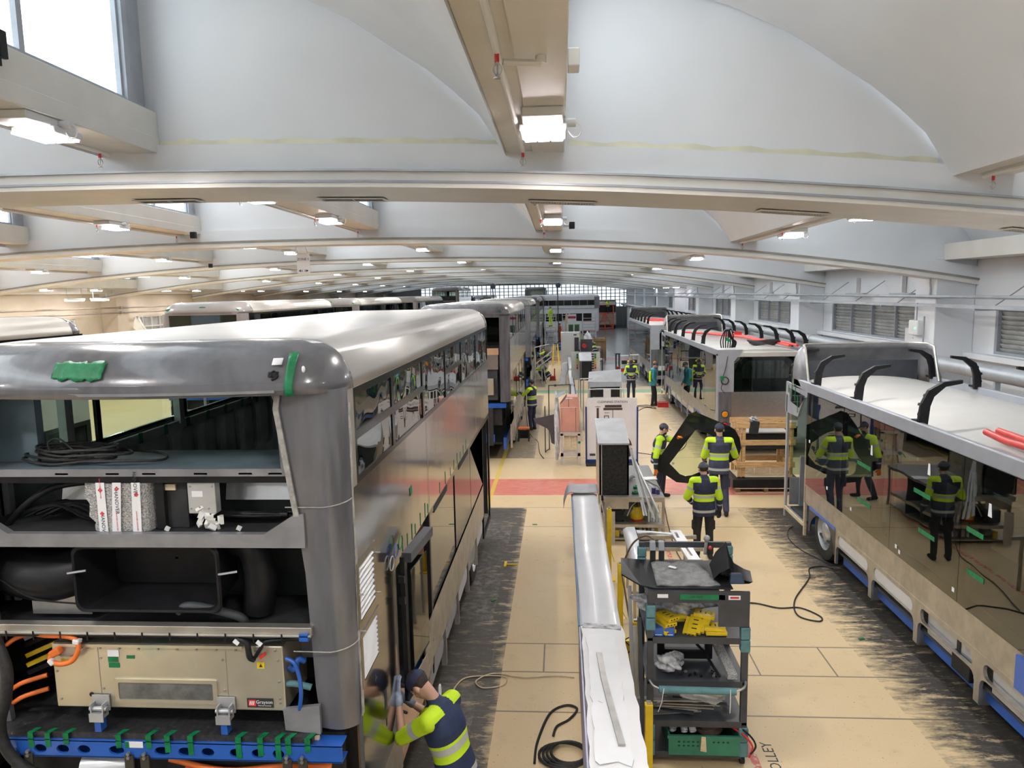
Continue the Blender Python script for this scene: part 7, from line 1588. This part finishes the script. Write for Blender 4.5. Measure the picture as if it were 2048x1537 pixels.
t=T('black_cardboard','black card flap hanging over the top plank of the pine crate','card',4.35,16.4,1.3); MB().loft([[(4.22,16.40,1.35),(4.42,16.40,1.34),(4.42,16.415,1.34),(4.22,16.415,1.35)],[(4.25,16.38,1.62),(4.45,16.38,1.62),(4.45,16.50,1.62),(4.25,16.50,1.62)]]).build('flap',m_blackm,t)
crumple('plastic_wrap','ball of clear film on top of the pine crate','plastic film',(4.32,16.45,1.68),(.085,.06,.06),12,m_foil)
t=T('white_sill_panel','white shelf like panel lying across inside the pine crate','panel',4.6,16.8,1.3); box1('panel_skin',m_white,t,4.1,5.15,16.55,17.0,1.33,1.36); box1('dark_unit',m_blackm,t,4.12,5.12,16.6,17.0,.95,1.3)
t=T('black_plinth','long black plinth under the pine crate','plinth',4.6,16.7,.1); box1('plinth_body',m_primer2 if False else m_black,t,3.86,5.35,16.3,17.2,.12,.32,bevel=.015)
t=T('pallet','wooden pallet under the black plinth','pallet',4.6,16.7)
for x in (3.98,4.6,5.22): box1('block',m_brownwood,t,x-.05,x+.05,16.3,17.2,.02,.10)
for y in (16.3,16.7,17.1): box1('deck_board',m_ply,t,3.92,5.3,y,y+.1,.10,.118)
for y in (16.3,17.1): box1('base_board',m_ply,t,3.92,5.3,y,y+.1,0,.02)
# scaffold towers and far equipment
def tower(label,x0,x1,y0,y1,h,levels,mat,grp='white scaffold towers along the left row'):
    t=T('scaffold_tower',label,'scaffold',(x0+x1)/2,y0,0,grp)
    for a in (x0,x1):
        for c in (y0,y1): MB().cyl((a,c,0),(a,c,h),.03,n=8).build('standard',mat,t)
    for z in levels: MB().box(x0,x1,y0,y1,z,z+.05).build('platform',m_ply,t); MB().cyl((x0,y0,z+.9),(x1,y0,z+.9),.025,n=8).build('guard_rail',mat,t) if z+.9<h else None
    for k in range(int(h/.35)): MB().cyl((x0,y0,.3+.35*k),(x1,y0,.3+.35*k),.016,n=6).build('rung',mat,t)
    MB().cyl((x0,y0,.2),(x1,y1,h-.3),.018,n=6).build('brace',mat,t)
    return t
tower('white scaffold tower where a worker in yellow stands',-1.25,-.35,60,61.5,3.5,(1.72,),m_white)
tower('white scaffold frame farther up, behind the first tower',.2,.9,70,71,3.0,(1.85,),m_white)
t=T('scaffold_trestle','bare grey pole trestle beside the third left bus','trestle',-.9,36.5)
for a,b_ in (((-1.3,36,0),(-1.3,36,1.9)),((-.75,36.6,0),(-.95,36.6,1.4)),((-1.35,36,1.0),(-.45,37.2,1.62)),((-1.3,36,.8),(-.5,37,1.3)),((-.95,36.2,0),(-.95,36.2,1.25)),((-1.3,36,1.9),(-.6,36.6,2.0))): MB().cyl(a,b_,.028,n=8).build('pole',m_lgrey,t)
t=T('roll_steps','white rolling stair platform in the far aisle','steps',2.6,66)
for x in (2.02,3.2): MB().cyl((x,66,0),(x,66,2.7),.05,n=8).build('upright',m_white,t); MB().cyl((x,67.5,0),(x,66.4,2.7),.04,n=8).build('back_leg',m_white,t)
for k in range(8): box1('tread',m_lgrey if k%3 else m_rustred,t,2.02,3.2,66-.0*k,66.2,.25+.28*k,.29+.28*k)
t=T('poster_board','white board with two green framed pictures in the far aisle','notice board',1.0,54); box1('board',m_white,t,.45,1.5,54,54.05,1.6,2.3)
for x in (.78,1.22): box1('green_frame',m_green,t,x-.18,x+.18,53.98,54,1.66,2.22); box1('dark_picture',m_plum,t,x-.11,x+.11,53.97,53.98,1.72,2.14)
legs4(t,.45,1.5,54.05,54.3,0,1.6,.05,m_lgrey)
t=T('banner_stand','white and dark red banner stand behind the picture board','banner',.9,55); box1('banner',m_white,t,.55,1.2,55,55.03,2.25,2.95); box1('red_band',M('maroon',(.35,.02,.05),.5),t,.58,1.17,54.99,55.0,2.62,2.80); legs4(t,.55,1.2,55.03,55.2,0,2.3,.04,m_lgrey)
t=T('wood_panel','curved pale wood end panel standing at the left of the far boards','panel',.42,55); MB().prism([(.33,0),(.5,0),(.56,2.6),(.50,3.1),(.42,3.05),(.35,2.4)],'y',55.2,55.3).build('panel_skin',m_ply,t)
t=T('blue_bin','blue bin on the floor at the far left lane','bin',-.2,58); box1('bin_body',m_blue,t,-.35,.1,58,58.4,.0,.55,bevel=.02); box1('bin_rim',m_paperw,t,-.37,.12,57.98,58.42,.3,.33)
for i,(x,y,lean) in enumerate(((-.15,60.5,0),(-5.5,60,.35))):
    t=T('extractor_arm','dark round extractor head on a thin pole, %s of two'%('right','left')[i],'extractor',x,y,0,'extractor heads on poles')
    MB().cyl((x+lean,y,0),(x-.05,y,5.15),.04,n=8).build('pole',m_slate,t); MB().cyl((x,y-.1,5.18),(x,y+.08,5.22),.22,n=20).build('hood',M('blue_black',(.06,.08,.12),.4) if 'blue_black' not in bpy.data.materials else bpy.data.materials['blue_black'],t); box1('base',m_slate,t,x+lean-.2,x+lean+.2,y-.2,y+.2,0,.05)
# orange steel platform at the bus end
t=T('access_platform','orange steel access platform in front of the farthest right bus','platform',5.4,90)
for x in (4.45,5.5,6.5): MB().box(x-.05,x+.05,90,90.1,0,3.0 if x!=5.5 else 1.9).build('upright',m_rustred,t)
for z in (.08,1.9,2.9): MB().box(4.45,6.5,90,90.1,z,z+.1).build('cross_beam',m_rustred,t)
box1('deck',m_rustred,t,4.4,6.6,90,91.2,1.85,1.92)
for a,c in (((4.5,90.05,.1),(5.45,90.05,1.85)),((6.45,90.05,.1),(5.55,90.05,1.85))): MB().cyl(a,c,.05,n=6).build('brace',m_rustred,t)
for z in (.6,1.0,1.4): MB().cyl((4.5,90.05,z),(6.4,90.05,z),.025,n=6).build('rung',m_rustred,t)
MB().box(4.0,6.7,89.9,90.0,3.0,3.08).build('white_rail',m_white,t)
b=thing('double_deck_bus','bus body standing behind the orange platform at the far right','bus',(5.5,91.5,0),0,'buses at the far end')
MB().box(4.5,7.0,91.5,97.5,.35,3.4).build('body_shell',m_alum,b,bevel=.15); MB().box(4.6,6.9,91.45,91.5,2.0,2.9).build('rear_window',m_blackglass,b); MB().box(4.55,6.95,91.5,97.4,3.4,3.55).build('roof',m_primer,b,bevel=.05)
for x in (4.6,6.7): MB().cyl((x,93,.48),(x+.25,93,.48),.48,n=20).build('wheel',m_rubber,b)
# white double decker parked across the far end
b=thing('double_deck_bus','white double decker parked sideways across the far end of the hall','bus',(1.2,77.5,0),0,'buses at the far end')
sh_=MB().box(-3.2,4.1,77.4,79.9,.35,4.35).build('body_shell',m_whitem,b,bevel=.25); MB().box(-3.0,3.6,77.37,77.4,3.20,3.75).build('upper_window_band',m_blackglass,b); MB().box(-3.0,3.3,77.37,77.4,1.55,2.35).build('lower_window_band',m_blackglass,b); MB().box(3.6,4.15,77.38,77.41,2.9,4.1).build('grey_end_panel',m_primer2,b); MB().box(-3.1,4.0,77.36,77.39,2.86,2.90).build('trim_line',m_primer2,b)
for i in range(8): MB().box(-2.9+.82*i,-2.9+.82*i+.05,77.36,77.37,3.2,3.75).build('window_bar',m_grey,b)
for x in (-1.9,2.6): MB().cyl((x,77.45,.48),(x,77.7,.48),.48,n=20).build('wheel',m_rubber,b)
# floor cables
def cable(label,pts,r=.011,mat=m_rubber,z=.012,name='floor_cable',loops=None):
    t=T(name,label,'cable',pts[0][0],pts[0][1]); MB().tube(ease([(p[0],p[1],z+(p[2] if len(p)>2 else 0)) for p in pts],8),r,6).build('cable_run',mat,t,smooth=60)
    if loops:
        cx_,cy_,n_=loops; random.seed(1)
        for k in range(n_): MB().tube([(cx_+(.24-.02*k)*cos(a)+.02*k,cy_+(.2-.01*k)*sin(a),z+.01+.012*k) for a in [2*pi*i/26 for i in range(26)]],r,6,closed=True).build('cable_loop',mat,t,smooth=60)
    return t
cable('black cable from the trolley across to the front wheel of the near right bus',[(2.1,10.0),(2.7,10.38),(3.1,10.22),(3.41,10.23),(3.6,9.95),(3.52,9.80),(3.3,9.98),(3.42,10.5),(3.89,11.31),(4.05,11.75),(4.3,11.85),(4.42,11.75)])
cable('thin dark cable near the open door of the near right bus',[(4.45,13.9),(4.3,13.7),(4.16,13.19),(4.2,12.6),(4.42,12.0)],.008)
cable('black cable looping by the red toolbox',[(2.0,27.5),(2.8,27.6),(3.3,28.6),(3.7,28.4),(3.5,29.2),(3.0,29.0),(3.6,28.7)],.012)
cable('thin cable curving from the cleaning board towards the middle bus',[(2.05,20.6),(2.6,20.2),(3.1,20.3),(3.6,21.2),(3.9,22.5),(4.0,23.4)],.009)
cable('thick black cable loops on the floor at the bottom left of the white panels',[(-.30,6.6),(-.28,6.95),(-.16,7.45),(.02,7.62),(.14,7.55),(.05,7.35),(-.08,7.22),(-.12,7.05)],.014,loops=(-.02,6.72,4))
cable('cream coloured cord wriggling over the dark lane behind the kneeling worker',[(-1.0,6.3),(-1.02,6.8),(-1.12,7.2),(-1.18,7.5),(-1.33,7.7),(-1.3,7.87),(-1.2,8.15),(-.95,8.22),(-.71,8.2),(-.72,8.02),(-.95,7.95),(-1.05,8.1),(-.85,8.28),(-.5,8.2),(-.1,8.25),(.12,8.21)],.008,m_ply)
cable('dark cable hanging from the second bus onto the floor',[(-1.2,24,1.2),(-1.1,23.2,.3),(-.95,22.9),(-.75,22.2),(-.68,21.2),(-.62,20.4),(-.5,19.8)],.011)
t=T('floor_marker','yellow T shaped tool lying on the floor by the dark lane','tool',-.9,11.87); MB().box(-.98,-.77,11.85,11.88,0,.015).box(-1.0,-.96,11.75,11.98,0,.02).build('tool_body',m_yellow,t)
for i,(x,y,r_) in enumerate(((-.55,14.0,.3),(-1.05,10.4,1.),(3.9,9.3,.5))):
    t=T('tape_scrap',['curled green tape scrap on the tan floor','small green tape scrap on the dark left lane','green tape scrap on the dark right lane'][i],'scrap',x,y); MB().rbox((x,y,.012),(.10,.03,.004),(.2,.1,r_)).build('scrap',m_green,t)
# ------------------------------------------------------------------ camera, light, colour management
F_,CXO,CYO=1450.,1024.,768.5
roll=radians(1.1); yaw=radians(3.895376); pitch=radians(7.139537)
f=Vector((-sin(yaw)*cos(pitch),cos(yaw)*cos(pitch),-sin(pitch))); r=Vector((cos(yaw),sin(yaw),0)); u=r.cross(f)
r2=r*cos(roll)-u*sin(roll); u2=r*sin(roll)+u*cos(roll)
cd=bpy.data.cameras.new('camera'); cam=bpy.data.objects.new('camera',cd); COL.objects.link(cam)
cam.matrix_world=Matrix(((r2.x,u2.x,-f.x,0),(r2.y,u2.y,-f.y,0),(r2.z,u2.z,-f.z,4.6),(0,0,0,1)))
cd.sensor_fit='HORIZONTAL'; cd.sensor_width=36; cd.lens=F_/2048*36; cd.clip_start=.05; cd.clip_end=400
S.camera=cam
W=bpy.data.worlds.new('world'); S.world=W; W.use_nodes=True
W.node_tree.nodes['Background'].inputs[0].default_value=(.75,.85,1,1); W.node_tree.nodes['Background'].inputs[1].default_value=.6
def area(name,loc,rot,sx,sy,e,col,spread=180):
    l=bpy.data.lights.new(name,'AREA'); l.shape='RECTANGLE'; l.size=sx; l.size_y=sy; l.energy=e; l.color=col; l.spread=radians(spread)
    o=bpy.data.objects.new(name,l); COL.objects.link(o); o.location=loc; o.rotation_euler=rot; return o
for n,y in enumerate(RY):
    # daylight entering through each bay's north lights
    for x in (-17.2,-8.7,-.24,4.1)[:4]:
        if n>5 and x<-9: continue
        area('daylight',(x+.45,y-BAY/2+.3,beamz(x)+1.5),(0,radians(-36),0),1.4,7.6,DAY_E,(.90,.955,1.))
for (x,yy,z,n,bx,q) in LAMPS:
    if n<=5: area('lamp_light',(x,yy+.15,z-.07),(0,0,0),.3,.36,LAMP_E,(1,.955,.91))
v=S.view_settings; S.display_settings.display_device='sRGB'; v.view_transform='Standard'; v.look='None'; v.exposure=EXPO; v.gamma=1; v.use_curve_mapping=False
S.cycles.max_bounces=7; S.cycles.diffuse_bounces=3; S.cycles.glossy_bounces=4; S.cycles.transparent_max_bounces=12; S.cycles.sample_clamp_indirect=6; S.cycles.caustics_reflective=False; S.cycles.caustics_refractive=False
S.cycles.use_adaptive_sampling=True
S.cycles.adaptive_threshold=.035; S.cycles.time_limit=900
